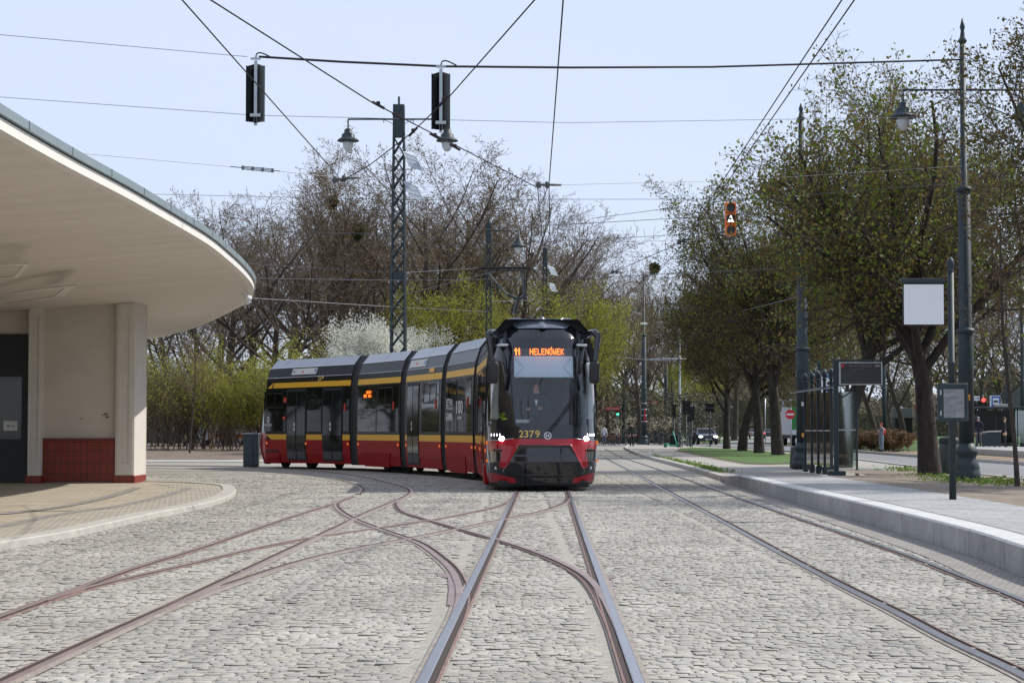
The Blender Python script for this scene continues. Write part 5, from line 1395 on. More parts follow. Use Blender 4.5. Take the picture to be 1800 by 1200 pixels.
# very far wood closing the horizon
def wood(name, Y, x0, x1, n, h0, h1, seed, m, kind='stuff', size=1.2):
    rg = np.random.default_rng(seed); x = rg.uniform(x0, x1, n); hh = h0 + (h1 - h0) * (.5 + .3 * np.sin(x * .09 + seed) + .2 * np.sin(x * .23)); z = rg.uniform(0, 1, n) ** .8 * hh; y = Y + rg.uniform(-8, 8, n)
    tips = [(np.array([a, b, c]), 0) for a, b, c in zip(x, y, z)]
    me = leaf_mesh(name, tips, 1, size, .2, m, seed); o = mkobj(name, me); tag(o, 'hazy brown wood closing the horizon behind the trees', 'wood', kind=kind); return o
M['lf_wood'] = leafmat('far wood', [(.10, .085, .06), (.065, .07, .04), (.13, .105, .075)], trans=.1)
wood('distant_wood', 420, -190, 230, 110000, 15, 24, 3, M['lf_wood'], size=.55)
wood('distant_wood', 190, -90, 20, 60000, 3, 7, 5, M['lf_wood'], size=.25)
def wood_core(Y, x0, x1, h, seed):
    rg = np.random.default_rng(seed); n = 220; mb = MB(); xs = np.linspace(x0, x1, n); hs = h * (.75 + .15 * np.sin(xs * .11 + seed) + .1 * np.sin(xs * .31) + rg.normal(0, .05, n))
    for x, hh in zip(xs, hs):
        for dy, f in ((-5, 0), (-4, .55), (-1.5, .9), (1.5, 1.), (5, 0)): mb.v.append((x, Y + dy + rg.normal(0, .6), hh * f))
    for i in range(n - 1):
        for k in range(4): mb.f.append((i * 5 + k, (i + 1) * 5 + k, (i + 1) * 5 + k + 1, i * 5 + k + 1)); mb.mi.append(0)
    tag(mb.build('wooded_rise', mat('brown wood mass', (.15, .13, .085), .98, col2=(.08, .08, .045), scale=.5, bump=1, bscale=1.2)), kind='structure')
wood_core(432, -200, 260, 15, 2); wood_core(200, -100, 16, 4.5, 4)
# young staked trees
PY = dict(n=[8, 4, 3, 2], kids=[12, 6, 4], t0=[.45, .2, .1], ang=[42, 38, 38], len=[.34, .5, .5], lt=[.4, .3, .3], rr=[.45, .6, .6], tap=[.3, .4, .5, .6], wob=[.02, .1, .12, .15], trop=[.02, .08, .06, .05], rmin=.004, zmin=1.)
yt = make_tree(81, PY, 5.2, .05, .95, M['bark2'], M['twig2'], (2, .06, .03, M['lf_dry']), cut=0)
T('young_tree', yt, 334, 90, 'thin young tree with a pale wrapped stem on bare soil near the station', s=.95, z=.12)
T('young_tree', yt, 1787, 36.8, 'thin young tree on the sandy strip at the right edge', s=1.0, z=.2)

# ------------------------------------------------------------------ street furniture
DK = M['dkmetal']
def lamp_head(parent, x, y, z, s=1.0):
    """hanging bell lamp, (x,y,z) is the end of the arm in parent coordinates"""
    q = MB(); q.tube((x, y, z), (x, y, z - .28 * s), .018 * s, n=8)
    q.lathe([(.05 * s, 0), (.10 * s, -.03 * s), (.11 * s, -.12 * s), (.17 * s, -.16 * s), (.18 * s, -.24 * s), (.24 * s, -.28 * s), (.30 * s, -.33 * s), (.29 * s, -.35 * s), (.14 * s, -.36 * s)], (x, y, z - .25 * s), n=20)
    h = q.build('lamp_shade', DK, parent, smooth=True)
    g = MB(); g.lathe([(.14 * s, 0), (.15 * s, -.06 * s), (.13 * s, -.16 * s), (.07 * s, -.25 * s), (.01 * s, -.27 * s)], (x, y, z - .61 * s), n=16); g.build('lamp_glass', M['lampglass'], h, smooth=True)
def lamp_arm(parent, L, z, r=.022, axis=(1, 0), name='lamp_arm'):
    q = MB(); q.path([(0, 0, z), (axis[0] * L, axis[1] * L, z)], r, 8); q.tube((axis[0] * L * .3, axis[1] * L * .3, z), (axis[0] * L * .3, axis[1] * L * .3, z - .12), .012, n=6)
    q.path([(0, 0, z - .35), (axis[0] * L * .15, axis[1] * L * .15, z - .12), (axis[0] * L * .32, axis[1] * L * .32, z)], .010, 6)
    q.build(name, DK, parent, smooth=True)
def tube_pole(u, Y, H, r0, r1, label, z=0., lamps=(), rings=(), group=None, topw=True, cat='lamp post', name='tram_pole'):
    t = thing(name, (gx(u, Y), Y, z), label, cat, group)
    q = MB(); b = r0
    q.lathe([(b * 1.75, 0), (b * 1.75, .22), (b * 1.6, .25), (b * 1.68, .30), (b * 1.45, .42), (b * 1.2, .50), (b * 1.22, .53), (b * 1.5, .60), (b * 1.5, .66), (b * 1.15, .72), (b, .80)], n=24)
    q.build('base', DK, t, smooth=True)
    q = MB(); q.lathe([(r0, .78), (r0, H * .34), (r0 * .85, H * .345), (r0 * .82, H * .66), (r1 * 1.1, H * .665), (r1, H)], n=20); q.build('shaft', DK, t, smooth=True)
    q = MB()
    for k, zz in enumerate([H * .34, H * .66] + list(rings)):
        rr = (r0 if zz < H * .5 else r0 * .85); qq = MB(); qq.lathe([(rr, -.05), (rr * 1.25, -.03), (rr * 1.3, .0), (rr * 1.15, .05), (rr * .9, .07)], (0, 0, zz), n=20); qq.build('collar', DK, t, smooth=True)
    if topw:
        q = MB(); q.lathe([(r1 * 1.3, 0), (r1 * 1.5, .04), (r1 * .9, .10), (r1 * .6, .25), (r1 * .9, .32), (r1 * .2, .5)], (0, 0, H - .05), n=14); q.build('finial', DK, t, smooth=True)
    for L, zz in lamps:
        lamp_arm(t, L, zz); lamp_head(t, L, 0, zz)
    return t
def at_top(v, Y, z=0.): return (756 - v) * Y / F + EYE - z
t = tube_pole(1698, 40.3, at_top(30, 40.3, .2) - .42, .155, .06, 'thick dark tramway mast with a flared base and twin lamp arms beside the big chestnut', z=.2)
zz = at_top(155, 40.3, .2)
for L in (-1.22, 1.22): lamp_arm(t, L, zz); lamp_head(t, L, 0, zz, .95)
q = MB(); q.box((-.01, -.17, 1.72), (.10, .01, .12)); q.box((-.01, -.1751, 1.70), (.05, .004, .06), mi=1); q.build('warning_label', [M['signyel'], M['ink']], t)
for k in range(4):
    q = MB(); q.lathe([(.115, 0), (.125, .01), (.125, .04), (.115, .05)], (0, 0, at_top(395 + k * 14, 40.3, .2)), n=16); q.build('clamp_band', M['galv'], t, smooth=True)
t = tube_pole(1411, 60, at_top(205, 60, .1), .20, .08, 'tall dark tramway mast standing at the left end of the tram shelter', z=.1)
q = MB(); q.box((-.02, -.215, 1.02), (.10, .01, .12)); q.build('warning_label', M['signyel'], t); q = MB(); q.box((-.03, -.215, 1.95), (.09, .01, .12)); q.build('sticker', M['sheet'], t)
tube_pole(1554, 122, 11, .13, .07, 'dark mast behind the woman with the red backpack', z=.05)
t = tube_pole(1132, 165, at_top(490, 165, .05), .23, .08, 'tall lamp post with a red plate and twin lamps right of the walking man', z=.05)
for L in (-.35, 1.65): lamp_arm(t, L, at_top(535, 165)); lamp_head(t, L, 0, at_top(535, 165), 1.1)
q = MB(); q.box((.05, -.26, 2.4), (.10, .02, 1.0)); q.build('red_plate', M['signred'], t)
for zz in (1.9, 2.4, 2.9, 3.4):
    q = MB(); q.lathe([(.235, 0), (.245, .02), (.245, .05), (.235, .07)], (0, 0, zz), n=16); q.build('clamp_band', M['galv'], t, smooth=True)
q = MB(); q.box((.0, -.2, at_top(570, 165)), (.6, .3, .18), bev=.04); q.build('camera_housing', M['white'], t)
t = tube_pole(1170.5, 220, at_top(525, 220), .26, .1, 'grey banded lamp post just right of the twin lamp post', z=0)
tube_pole(1771, 150, at_top(540, 150), .20, .1, 'dark mast rising behind the far tram stop sign', z=.1)
tube_pole(1797, 120, at_top(440, 120), .12, .08, 'thin dark mast cut by the right edge of the view', z=.1)
def plain_pole(u, Y, H, r, m, label, z=0., name='pole', cat='pole', group=None):
    t = thing(name, (gx(u, Y), Y, z), label, cat, group)
    q = MB(); q.lathe([(r * 1.6, 0), (r * 1.6, .1), (r * 1.05, .14), (r, .2), (r * .75, H), (r * .2, H + .03)], n=12); q.build('shaft', m, t, smooth=True)
    return t
t = plain_pole(1195, 205, at_top(572, 205), .11, M['galv'], 'slim silver street light post behind the bicycle stands', name='street_light', cat='street light')
q = MB(); z_ = at_top(575, 205); q.path([(0, 0, z_), (-.6, 0, z_ + .4), (-1.6, 0, z_ + .5)], .05, 6); q.box((-1.9, 0, z_ + .5), (.8, .2, .1), bev=.03); q.build('arm', M['galv'], t)
t = plain_pole(1022.5, 150, at_top(497, 150), .11, M['backboard'], 'left of two thin utility poles above the tram roof', name='utility_pole')
t = plain_pole(1042, 150, at_top(515, 150), .09, DK, 'right of two thin utility poles above the tram roof, with clamps', name='utility_pole')
# curved overhead gantry
Y = 190; t = thing('curved_mast', (gx(1096, Y), Y, 0), 'blue grey bent mast curving over the street beside the standing man', 'mast')
zt = at_top(633, Y); q = MB(); pts = [(0, 0, 0), (0, 0, zt * .55), (.05, 0, zt - 1.9), (.35, 0, zt - .9), (1.0, 0, zt - .2), (1.7, 0, zt)]; q.path(spline(pts, 6), .19, 10, r1=.15); q.build('shaft', DK, t, smooth=True)
q = MB(); q.path([(1.7, 0, zt), (4.2, 0, zt + .12), (6.1, 0, zt + .08)], .13, 8, r1=.06); q.build('arm', M['galv'], t, smooth=True)
q = MB(); q.path(spline([(1.9, 0, zt + .1), (2.2, 0, zt + .9), (3.2, 0, zt + 1.4)], 5), .05, 6); q.build('bracket', M['galv'], t, smooth=True)
q = MB(); q.lathe([(.3, 0), (.3, .08), (.2, .12)], n=12); q.build('base', DK, t)

# lattice masts
def lattice(u, Y, top, w0, w1, label, lamps, boxh=1.05, z=0.):
    t = thing('lattice_mast', (gx(u, Y), Y, z), label, 'mast'); H = at_top(top, Y, z) - .25; hb = H - boxh
    q = MB(); wd = lambda h: w0 + (w1 - w0) * h / H
    for sx in (-1, 1):
        for sy in (-1, 1): q.tube((sx * wd(0) / 2, sy * wd(0) / 2, 0), (sx * wd(H) / 2, sy * wd(H) / 2, H), .038 * w0 / .46 + .01, .03, 4)
    q.build('corner_posts', DK, t)
    q = MB(); n = int(hb / .55); r = .016 + .01 * w0
    for i in range(n):
        a, b = hb * i / n, hb * (i + 1) / n; wa, wb = wd(a) / 2, wd(b) / 2
        for ax in (0, 1):
            for s in (-1, 1):
                for f in (-1, 1):
                    p = [f * wa, s * wa]; p2 = [-f * wb, s * wb]
                    if ax: p.reverse(); p2.reverse()
                    q.tube((p[0], p[1], a), (p2[0], p2[1], b), r, n=4, caps=False)
    q.build('lattice_bracing', DK, t)
    q = MB(); q.box((0, 0, hb + boxh / 2), (w1 * 1.12, w1 * 1.12, boxh), bev=.01)
    q.build('mast_head', DK, t); q = MB()
    q.box((0, 0, hb * .58), (wd(hb * .58) * 1.08,) * 2 + (.25,)); q.build('tie_plate', DK, t); q = MB(); q.box((0, 0, .2), (w0 * 1.3, w0 * 1.3, .4)); q.build('foot', DK, t); q = MB(); q.tube((0, 0, H - .01), (0, 0, H + .27), .035); q.build('spike', DK, t)
    for L, v, s in lamps:
        zz = at_top(v, Y, z); lamp_arm(t, L, zz, r=.03); lamp_head(t, L, 0, zz, s)
    return t
Y = 64; t1 = lattice(700, Y, 168, .50, .31, 'tall dark lattice mast with twin lamps and two solar panels behind the tram', [(-1.64, 207, 1.2), (1.56, 207, 1.2)])
def solar(t, x0, zc, Y, s=1.0):
    q = MB(); c = [(x0, -.25, zc + .25 * s), (x0 + .38 * s, -.25, zc + .22 * s), (x0 + .58 * s, -.25, zc - .28 * s), (x0 + .26 * s, -.25, zc - .22 * s)]
    c = [(x0 - .02, -.3, zc + .30 * s), (x0 + .37 * s, -.1, zc + .17 * s), (x0 + .60 * s, -.1, zc - .30 * s), (x0 + .20 * s, -.3, zc - .20 * s)]
    q.prism(c, (.02, .05, .01)); o = q.build('solar_panel', M['solar'], t)
    g = MB(); L = lambda a, b, k: tuple(a[i] + (b[i] - a[i]) * k for i in range(3))
    for k in (.33, .66): g.path([tuple(Vector(L(c[0], c[3], k)) - Vector((0, .01, 0))), tuple(Vector(L(c[1], c[2], k)) - Vector((0, .01, 0)))], .006, 4)
    g.path([c[0], c[1], c[2], c[3], c[0]], .012, 4); g.build('panel_frame', M['galv'], o)
    b = MB(); b.path([(0, 0, zc - .25 * s), (x0 + .25 * s, -.12, zc - .25 * s), (x0 + .3 * s, -.12, zc - .02)], .018, 6); b.build('panel_bracket', M['galv'], t)
solar(t1, .17, at_top(283, Y), Y); solar(t1, .19, at_top(336, Y), Y, 1.05)
Y = 97; t2 = lattice(859, Y, 382, .30, .20, 'slim lattice mast with one lamp on a side arm, behind the pantograph', [(1.45, 404, 1.35)])
Y = 112; t3 = lattice(958, Y, 428, .28, .20, 'farther lattice mast with two small tilted solar panels above the tram roof', [])
solar(t3, .16, at_top(476, Y), Y, .95); solar(t3, .16, at_top(505, Y), Y, .95)
q = MB(); q.path([(0, 0, at_top(468, Y)), (-.3, -.1, at_top(462, Y)), (-.55, -.1, at_top(470, Y))], .02, 6); q.lathe([(.04, .12), (.16, 0), (.02, -.05)], (-.55, -.1, at_top(473, Y)), n=10); q.build('floodlight', M['white'], t3)

# ------------------------------------------------------------------ wires
def wire(pts, r, m, label, group='overhead wires', sag=0.0, name='overhead_wire', ext=None):
    w = [P(u, v, Y) for u, v, Y in pts]
    if ext: w = [w[0] + (w[0] - w[1]).normalized() * ext] + w
    out = [w[0]]
    for a, b in zip(w[:-1], w[1:]):
        for k in range(1, 7):
            t = k / 6; p = a.lerp(b, t); p.z -= sag * 4 * t * (1 - t); out.append(p)
    q = MB(); q.path(out, r, 6); o = q.build(name, m); return tag(o, label, 'wire', group)
CW = 'contact wires over the square'
wire([(320, 0, 20), (593, 308, 33.7)], .0085, M['wire'], 'dark contact wire slanting past the left hanging signal', CW, ext=9)
wire([(370, 0, 20), (650, 178, 25), (945, 330, 35.7), (958, 470, 53)], .0085, M['wire'], 'long contact wire slanting from the upper left to the bracket above the tram', CW, ext=9)
wire([(940, 0, 20), (790, 170, 25.9), (722, 235, 29.0), (650, 290, 32), (600, 318, 33.8)], .0085, M['wire'], 'contact wire slanting behind the right hanging signal', CW, ext=9)
wire([(990, 0, 20), (965, 325, 35.2), (967, 430, 47)], .0085, M['wire'], 'steep contact wire running to the bracket above the tram roof', CW, ext=9)
wire([(965, 325, 35.2), (905, 468, 45.6), (700, 520, 64)], .0075, M['wirelt'], 'contact wire running down to the pantograph', CW)
wire([(1480, 0, 20), (1200, 425, 46), (1075, 480, 56)], .0085, M['wire'], 'left one of the two contact wires at the upper right', CW, ext=9)
wire([(1502, 0, 20), (1206, 425, 46), (1160, 475, 56)], .0085, M['wire'], 'right one of the two contact wires at the upper right', CW, ext=9)
SPN = 'span wires'
wire([(-150, 48, 30), (435, 100, 32)], .005, M['wirelt'], 'thin pale wire at the upper left leading to the first hanging signal', SPN)
wire([(455, 100, 32), (600, 109, 32), (780, 117, 32), (1000, 119, 33.5), (1250, 118, 36), (1690, 105, 40)], .02, M['wire'], 'thick black cable bundle carrying the two hanging signals', SPN, name='signal_cable')
q = MB()
pp = [P(u, v, Y) for u, v, Y in ((455, 100, 32), (600, 109, 32), (780, 117, 32), (1000, 119, 33.5), (1250, 118, 36), (1690, 105, 40))]
wire([(-150, 160, 34), (450, 203, 35), (1000, 216, 37), (1690, 205, 40)], .005, M['wirelt'], 'thin pale wire crossing below the hanging signals', SPN)
wire([(100, 266, 46), (405, 293, 50)], .008, M['wirelt'], 'thin wire above the canopy ending in a long turnbuckle', SPN)
wire([(490, 301, 50), (600, 313, 52), (690, 318, 60)], .008, M['wirelt'], 'thin wire right of the long turnbuckle in front of the bare trees', SPN)
wire([(985, 325, 35.5), (1280, 318, 38), (1690, 292, 40)], .005, M['wirelt'], 'thin wire running right from the bracket above the tram', SPN)
wire([(700, 330, 62), (945, 325, 36)], .005, M['wirelt'], 'thin wire between the lattice mast and the bracket above the tram', SPN)
wire([(256, 341, 60), (690, 351, 64), (1280, 350, 62), (1411, 345, 60)], .008, M['wirelt'], 'faint level wire crossing the sky above the pantograph', SPN)
wire([(350, 402, 62), (690, 412, 64), (1200, 383, 61), (1411, 372, 60)], .010, M['wirelt'], 'wire passing above the tram from tree to tree', SPN)
wire([(700, 432, 64), (900, 428, 62), (1284, 408, 53), (1411, 400, 60)], .008, M['wirelt'], 'wire passing just under the orange signal', SPN)
wire([(300, 455, 62), (700, 480, 64), (860, 470, 97)], .010, M['wirelt'], 'pale wire in front of the bare trees behind the canopy tip', SPN)
wire([(300, 487, 60), (700, 493, 63), (1060, 487, 62), (1411, 470, 60)], .012, M['wirelt'], 'pale wire right above the tram roof', SPN)
wire([(350, 518, 70), (700, 540, 80), (860, 548, 97)], .012, M['wirelt'], 'low wire between the lattice masts', SPN)
wire([(860, 530, 97), (1130, 522, 160)], .02, M['wirelt'], 'distant wire from the slim lattice mast to the tall lamp post', SPN)
wire([(1060, 602, 120), (1132, 600, 165), (1250, 560, 120), (1411, 520, 60)], .012, M['wirelt'], 'sagging wire behind the chestnut row', SPN)
wire([(1060, 625, 140), (1135, 632, 165), (1200, 634, 190)], .025, M['wirelt'], 'low distant wire left of the bent mast arm', SPN)
# orange signal hanger
wire([(1040, 384, 46), (1284, 352, 45), (1690, 322, 41)], .006, M['wirelt'], 'wire holding the orange tram signal', SPN)
def insul(u, v, Y, L, label, ang=0.):
    p = P(u, v, Y); t = thing('wire_bracket', p, label, 'bracket', None)
    q = MB(); c, s = math.cos(ang), math.sin(ang); q.path([(-L / 2 * c, 0, -L / 2 * s), (L / 2 * c, 0, L / 2 * s)], .022, 8)
    q.build('insulator_rod', M['backboard'], t, smooth=True)
    for k in (-.38, -.05):
        g = MB(); g.lathe([(.02, .06), (.045, .04), (.03, 0), (.045, -.04), (.02, -.06)], (k * L * c, 0, k * L * s), n=10); g.build('clamp', M['backboard'], t, smooth=True)
insul(964, 325, 35.5, .46, 'dark insulated wire bracket in the sky directly above the tram'); insul(607, 314, 33.8, .46, 'dark wire bracket in front of the bare trees left of the lattice mast', .1)
insul(1203, 422, 46, .35, 'wire bracket at the left edge of the chestnut crown', .3); insul(1085, 478, 56, .35, 'small wire bracket right of the park trees', -.05)
for u, v, Y, lab, a in ((665, 185, 25.3, 'contact wire clamp left of the wire crossing', -.5), (700, 205, 26.5, 'contact wire clamp just left of the lattice mast top', -.5), (765, 240, 28.8, 'contact wire clamp right of the lattice mast', -.5), (800, 259, 30, 'contact wire clamp farthest right past the wire crossing', -.5),
                        (780, 178, 26.2, 'contact wire clamp in front of the right hanging signal', .8), (726, 232, 28.9, 'contact wire clamp at the wire crossing', .8)):
    q = MB(); c, s = math.cos(a), math.sin(a); q.path([(-.09 * c, 0, -.09 * s), (.09 * c, 0, .09 * s)], .02, 6); q.box((0, 0, .02), (.05, .04, .06), bev=.01); o = q.build('wire_clamp', M['wire'], None, loc=P(u, v, Y)); tag(o, lab, 'clamp', 'clamps on the contact wires')
q = MB(); a = P(405, 293, 50); b = P(492, 301, 50); d_ = (b - a)
for k in range(3): q.path([(0, 0, .0), tuple(d_ * (k + 1) / 3)], .012, 5)
for dz in (-.035, .035): q.path([tuple(d_ * .25 + Vector((0, 0, dz))), tuple(d_ * .85 + Vector((0, 0, dz)))], .012, 5)
for k in (.25, .45, .65, .85): q.box(tuple(d_ * k), (.06, .05, .1))
o = q.build('turnbuckle', M['wirelt'], None, loc=a); tag(o, 'long grey turnbuckle in the wire left of the bare trees', 'turnbuckle')

# hanging tram signals seen from behind
for u, v0, v1, lab in ((449.5, 113, 215, 'left hanging tram signal seen from behind, on the black cable'), (775, 127, 228, 'right hanging tram signal seen from behind, partly in front of the mast lamp')):
    Y = 32; h = (v1 - v0) * Y / F; p = P(u, v0, Y); t = thing('hanging_signal', (p.x, p.y, p.z - h), lab, 'traffic signal', 'hanging tram signals seen from behind')
    for s, m_ in ((-1, M['frame']), (1, M['backboard'])):
        q = MB(); w = .142
        q.prism([(s * .0, .10, 0), (s * w, -.02, .0), (s * w, -.02, h * .96), (s * .0, .10, h + .03)], (s * .01, .03, 0)); q.box((s * w, -.02, h * .48), (.02, .05, h * .97)); q.build('casing', m_, t)
    q = MB(); q.box((0, .02, h * .5), (.05, .05, h + .12)); q.build('mounting_bar', M['galv'], t)
    q = MB(); q.box((0, -.0, h + .09), (.16, .05, .03)); q.build('bracket', M['galv'], t); q = MB(); q.box((0, -.01, .10), (.17, .05, .05)); q.build('bracket', M['galv'], t); q = MB(); q.box((0, 0, .02), (.04, .04, .1)); q.build('hook', M['frame'], t)
    q = MB(); q.path(spline([(0, 0, h + .1), (.02, 0, h + .17), (.10, 0, h + .18), (.25, 0, h + .11)], 5), .012, 6); q.build('cable_loop', M['wire'], t, smooth=True)
# orange signal with lit arrow
def chevron(mb, x, y, z, s, w, mi=0):
    for sx in (-1, 1): mb.prism([(x, y, z + s), (x + sx * s * .75, y, z - s * .8), (x + sx * (s * .75 - w), y, z - s * .8), (x, y, z + s - w * 1.6)], (0, .01, 0), mi)
Y = 45; p = P(1284, 385, Y); t = thing('orange_signal', p, 'orange three-lens tram signal showing a lit white arrow, hanging by the chestnut crown', 'traffic signal')
t.scale = (.87, .87, .87)
for k, dz in enumerate((.29, 0, -.29)):
    q = MB(); q.box((0, 0, dz), (.29, .14, .285), bev=.02); q.build('signal_section', M['sig_or'], t)
    q = MB(); q.tube((0, -.075, dz), (0, -.09, dz), .115, n=24); l = q.build('lens', M['lens'], t, smooth=False)
    q = MB()
    for j in range(16):
        a0, a1 = math.pi * (j / 16) * 1.15 - .2, math.pi * ((j + 1) / 16) * 1.15 - .2
        q.quad((.12 * math.cos(a0), -.09, dz + .12 * math.sin(a0)), (.12 * math.cos(a1), -.09, dz + .12 * math.sin(a1)), (.12 * math.cos(a1), -.20, dz + .11 * math.sin(a1)), (.12 * math.cos(a0), -.20, dz + .11 * math.sin(a0)))
    q.build('visor', M['sig_or'] if k != 1 else M['frame'], t)
    if k == 1: q = MB(); chevron(q, 0, -.10, -.005, .10, .055); q.build('lit_arrow', M['sigwhite'], l)
q = MB(); q.tube((0, 0, .43), (0, 0, .52), .02); q.build('hanger', M['frame'], t)

# ------------------------------------------------------------------ stop furniture on the right
def finial(mb, x, y, z, s=1.):
    mb.lathe([(.045 * s, 0), (.055 * s, .02 * s), (.03 * s, .04 * s), (.05 * s, .07 * s), (.062 * s, .12 * s), (.045 * s, .18 * s), (.012 * s, .22 * s)], (x, y, z), n=12)
# blank white sign and timetable case on one post
Y = 28.6; z0 = PZ; sc_ = F / Y; t = thing('stop_post', (gx(1673, Y), Y, z0), 'dark stop post with a blank white square sign and a glazed timetable case', 'sign post')
X = lambda u: (u - 1673) / sc_; Z = lambda v: (756 - v) / sc_ + EYE - z0
q = MB(); q.lathe([(.052, 0), (.052, Z(640)), (.06, Z(640) + .01), (.06, Z(640) + .03), (.046, Z(640) + .04), (.046, Z(478))], n=16); q.build('post', DK, t, smooth=True)
q = MB(); finial(q, 0, 0, Z(478), 1.0); q.build('finial', DK, t, smooth=True)
q = MB(); q.box(((X(1585) + X(1663)) / 2, 0, Z(493)), (X(1663) - X(1585), .04, .07), bev=.006); q.build('sign_bracket', DK, t)
q = MB(); q.box((X(1624.5), .0, Z(535)), (X(1661) - X(1588), .05, Z(498) - Z(572)), bev=.004); f = q.build('sign_frame', M['frame'], t)
q = MB(); q.box((X(1624.5), -.027, Z(535)), (X(1659.5) - X(1589.5), .006, Z(500) - Z(570.5))); q.build('sign_panel', M['signw'], f)
q = MB(); q.box((X(1672.5), -.07, Z(707)), (X(1699) - X(1646), .07, Z(674) - Z(741)), bev=.012); c = q.build('timetable_case', DK, t)
q = MB(); q.box((X(1673.5), -.109, Z(709)), (X(1692) - X(1656), .008, Z(683) - Z(733))); q.build('poster', M['poster'], c)
for v in (690, 726):
    q = MB(); q.box((X(1650.5), -.108, Z(v)), (.02, .012, .07)); q.build('hinge', M['galv'], c)
# departure display
Y = 44.2; sc_ = F / Y; z0 = PZ - .01; t = thing('departure_display', (gx(1469, Y), Y, z0), 'black electronic departure board on a dark square post at the end of the platform', 'display')
X = lambda u: (u - 1469) / sc_; Z = lambda v: (756 - v) / sc_ + EYE - z0
q = MB(); q.box((0, 0, .05), (X(1486) - X(1456), .34, .10), bev=.02); q.build('base', DK, t)
q = MB(); q.box((0, 0, Z(632) / 2), (.105, .105, Z(632)), bev=.01); q.build('post', DK, t)
q = MB(); q.box((X(1511), 0, Z(633.5)), (X(1549) - X(1466), .09, .04)); q.build('bracket', DK, t)
q = MB(); q.box((X(1512), 0, Z(656.5)), (X(1550.5) - X(1474), .14, Z(636.5) - Z(677)), bev=.012); c = q.build('display_case', M['galv'], t)
q = MB(); q.box((X(1512.5), -.073, Z(656.5)), (X(1548.5) - X(1477.5), .01, Z(639) - Z(675))); q.build('screen', M['screen'], c)
q = MB(); q.box((X(1513), -.0795, Z(645.5)), (X(1547.5) - X(1478.5), .002, Z(640) - Z(651))); q.build('header_strip', mat('display header', (.03, .03, .032), .4), c)
q = MB(); fnt = lambda x, z: (x, -.082, z); text_on(q, 'Północna - Kilińskiego', fnt, X(1492), X(1531), Z(643.2), .055); text_on(q, 'Przystanek wyłączony', fnt, X(1495), X(1519), Z(649.2), .028); q.build('display_text', M['dim'], c)
q = MB(); q.box((X(1480.5), -.082, Z(643)), (.055, .002, .06)); q.build('city_icon', M['signred'], c)
q = MB(); q.box((X(1541.5), -.082, Z(643)), (.11, .002, .05)); q.build('logo_plate', M['dim'], c)
# shelter
sh = thing('tram_shelter', (8.3, 54, .09), 'dark framed glass tram shelter with finials on its posts and a thin sloping roof', 'shelter')
zs_ = 2.30; ysh = [-2.0, -1.0, 0, 1.0, 2.0, 3.0][::1]
ysh = [-2.2, -1.1, 0, 1.15, 2.4]
for y in ysh:
    q = MB(); q.box((0, y, zs_ / 2 + .1), (.075, .075, zs_ + .2), bev=.008); q.box((0, y, .11), (.14, .14, .2), bev=.01); p_ = q.build('post', DK, sh)
    q = MB(); finial(q, 0, y, zs_ + .2, 1.35); q.build('finial', DK, p_, smooth=True)
for a, b in zip(ysh[:-1], ysh[1:]):
    q = MB(); q.box((0, (a + b) / 2, 1.2), (.012, b - a - .1, 1.95)); q.build('glass_panel', M['clear'], sh)
    q = MB(); q.box((0, (a + b) / 2, 1.16), (.03, b - a - .08, .035)); q.build('rail', M['galv'], sh)
q = MB(); q.box((.35, -2.2, 1.2), (.58, .012, 1.95)); q.build('glass_panel', M['clear'], sh)
q = MB(); q.box((.35, -2.2, 1.18), (.6, .03, .035)); q.build('rail', M['galv'], sh)
q = MB(); q.box((.66, -2.2, 1.2), (.05, .06, 2.3), bev=.008); q.box((.66, -2.2, .08), (.09, .09, .16)); q.build('front_post', DK, sh)
q = MB(); q.box((.66, 2.4, 1.2), (.05, .06, 2.3), bev=.008); q.build('front_post', DK, sh)
q = MB(); q.box((.35, 2.4, 1.2), (.58, .012, 1.95)); q.build('glass_panel', M['clear'], sh)
q = MB(); q.prism([(-.35, -2.6, 2.22), (1.35, -2.6, 2.50), (1.35, -2.6, 2.55), (-.35, -2.6, 2.26)], (0, 5.4, 0)); q.build('roof', DK, sh)
q = MB(); q.prism([(-.36, -2.62, 2.215), (.1, -2.62, 2.29), (.1, -2.62, 2.31), (-.36, -2.62, 2.235)], (0, 5.44, 0)); q.build('gutter', M['galv'], sh)
q = MB(); q.path(spline([(.0, -2.2, 2.0), (.35, -2.2, 2.05), (.68, -2.2, 2.35)], 5), .018, 6); q.build('brace', DK, sh)
q = MB(); q.box((.03, 1.8, 1.45), (.03, .5, .8)); q.build('advert', M['poster'], sh); q = MB(); q.box((.4, .2, .48), (.4, 2.6, .06), bev=.01); q.build('bench', M['wood'], sh)
def busicon(mb, x, y, z, s, mi):
    mb.box((x, y, z), (s * 1.5, .004, s * .5), mi=mi); mb.box((x, y, z + s * .33), (s * 1.1, .004, s * .08), mi=mi); mb.box((x - s * .45, y, z - s * .3), (s * .25, .004, s * .15), mi=mi); mb.box((x + s * .45, y, z - s * .3), (s * .25, .004, s * .15), mi=mi)
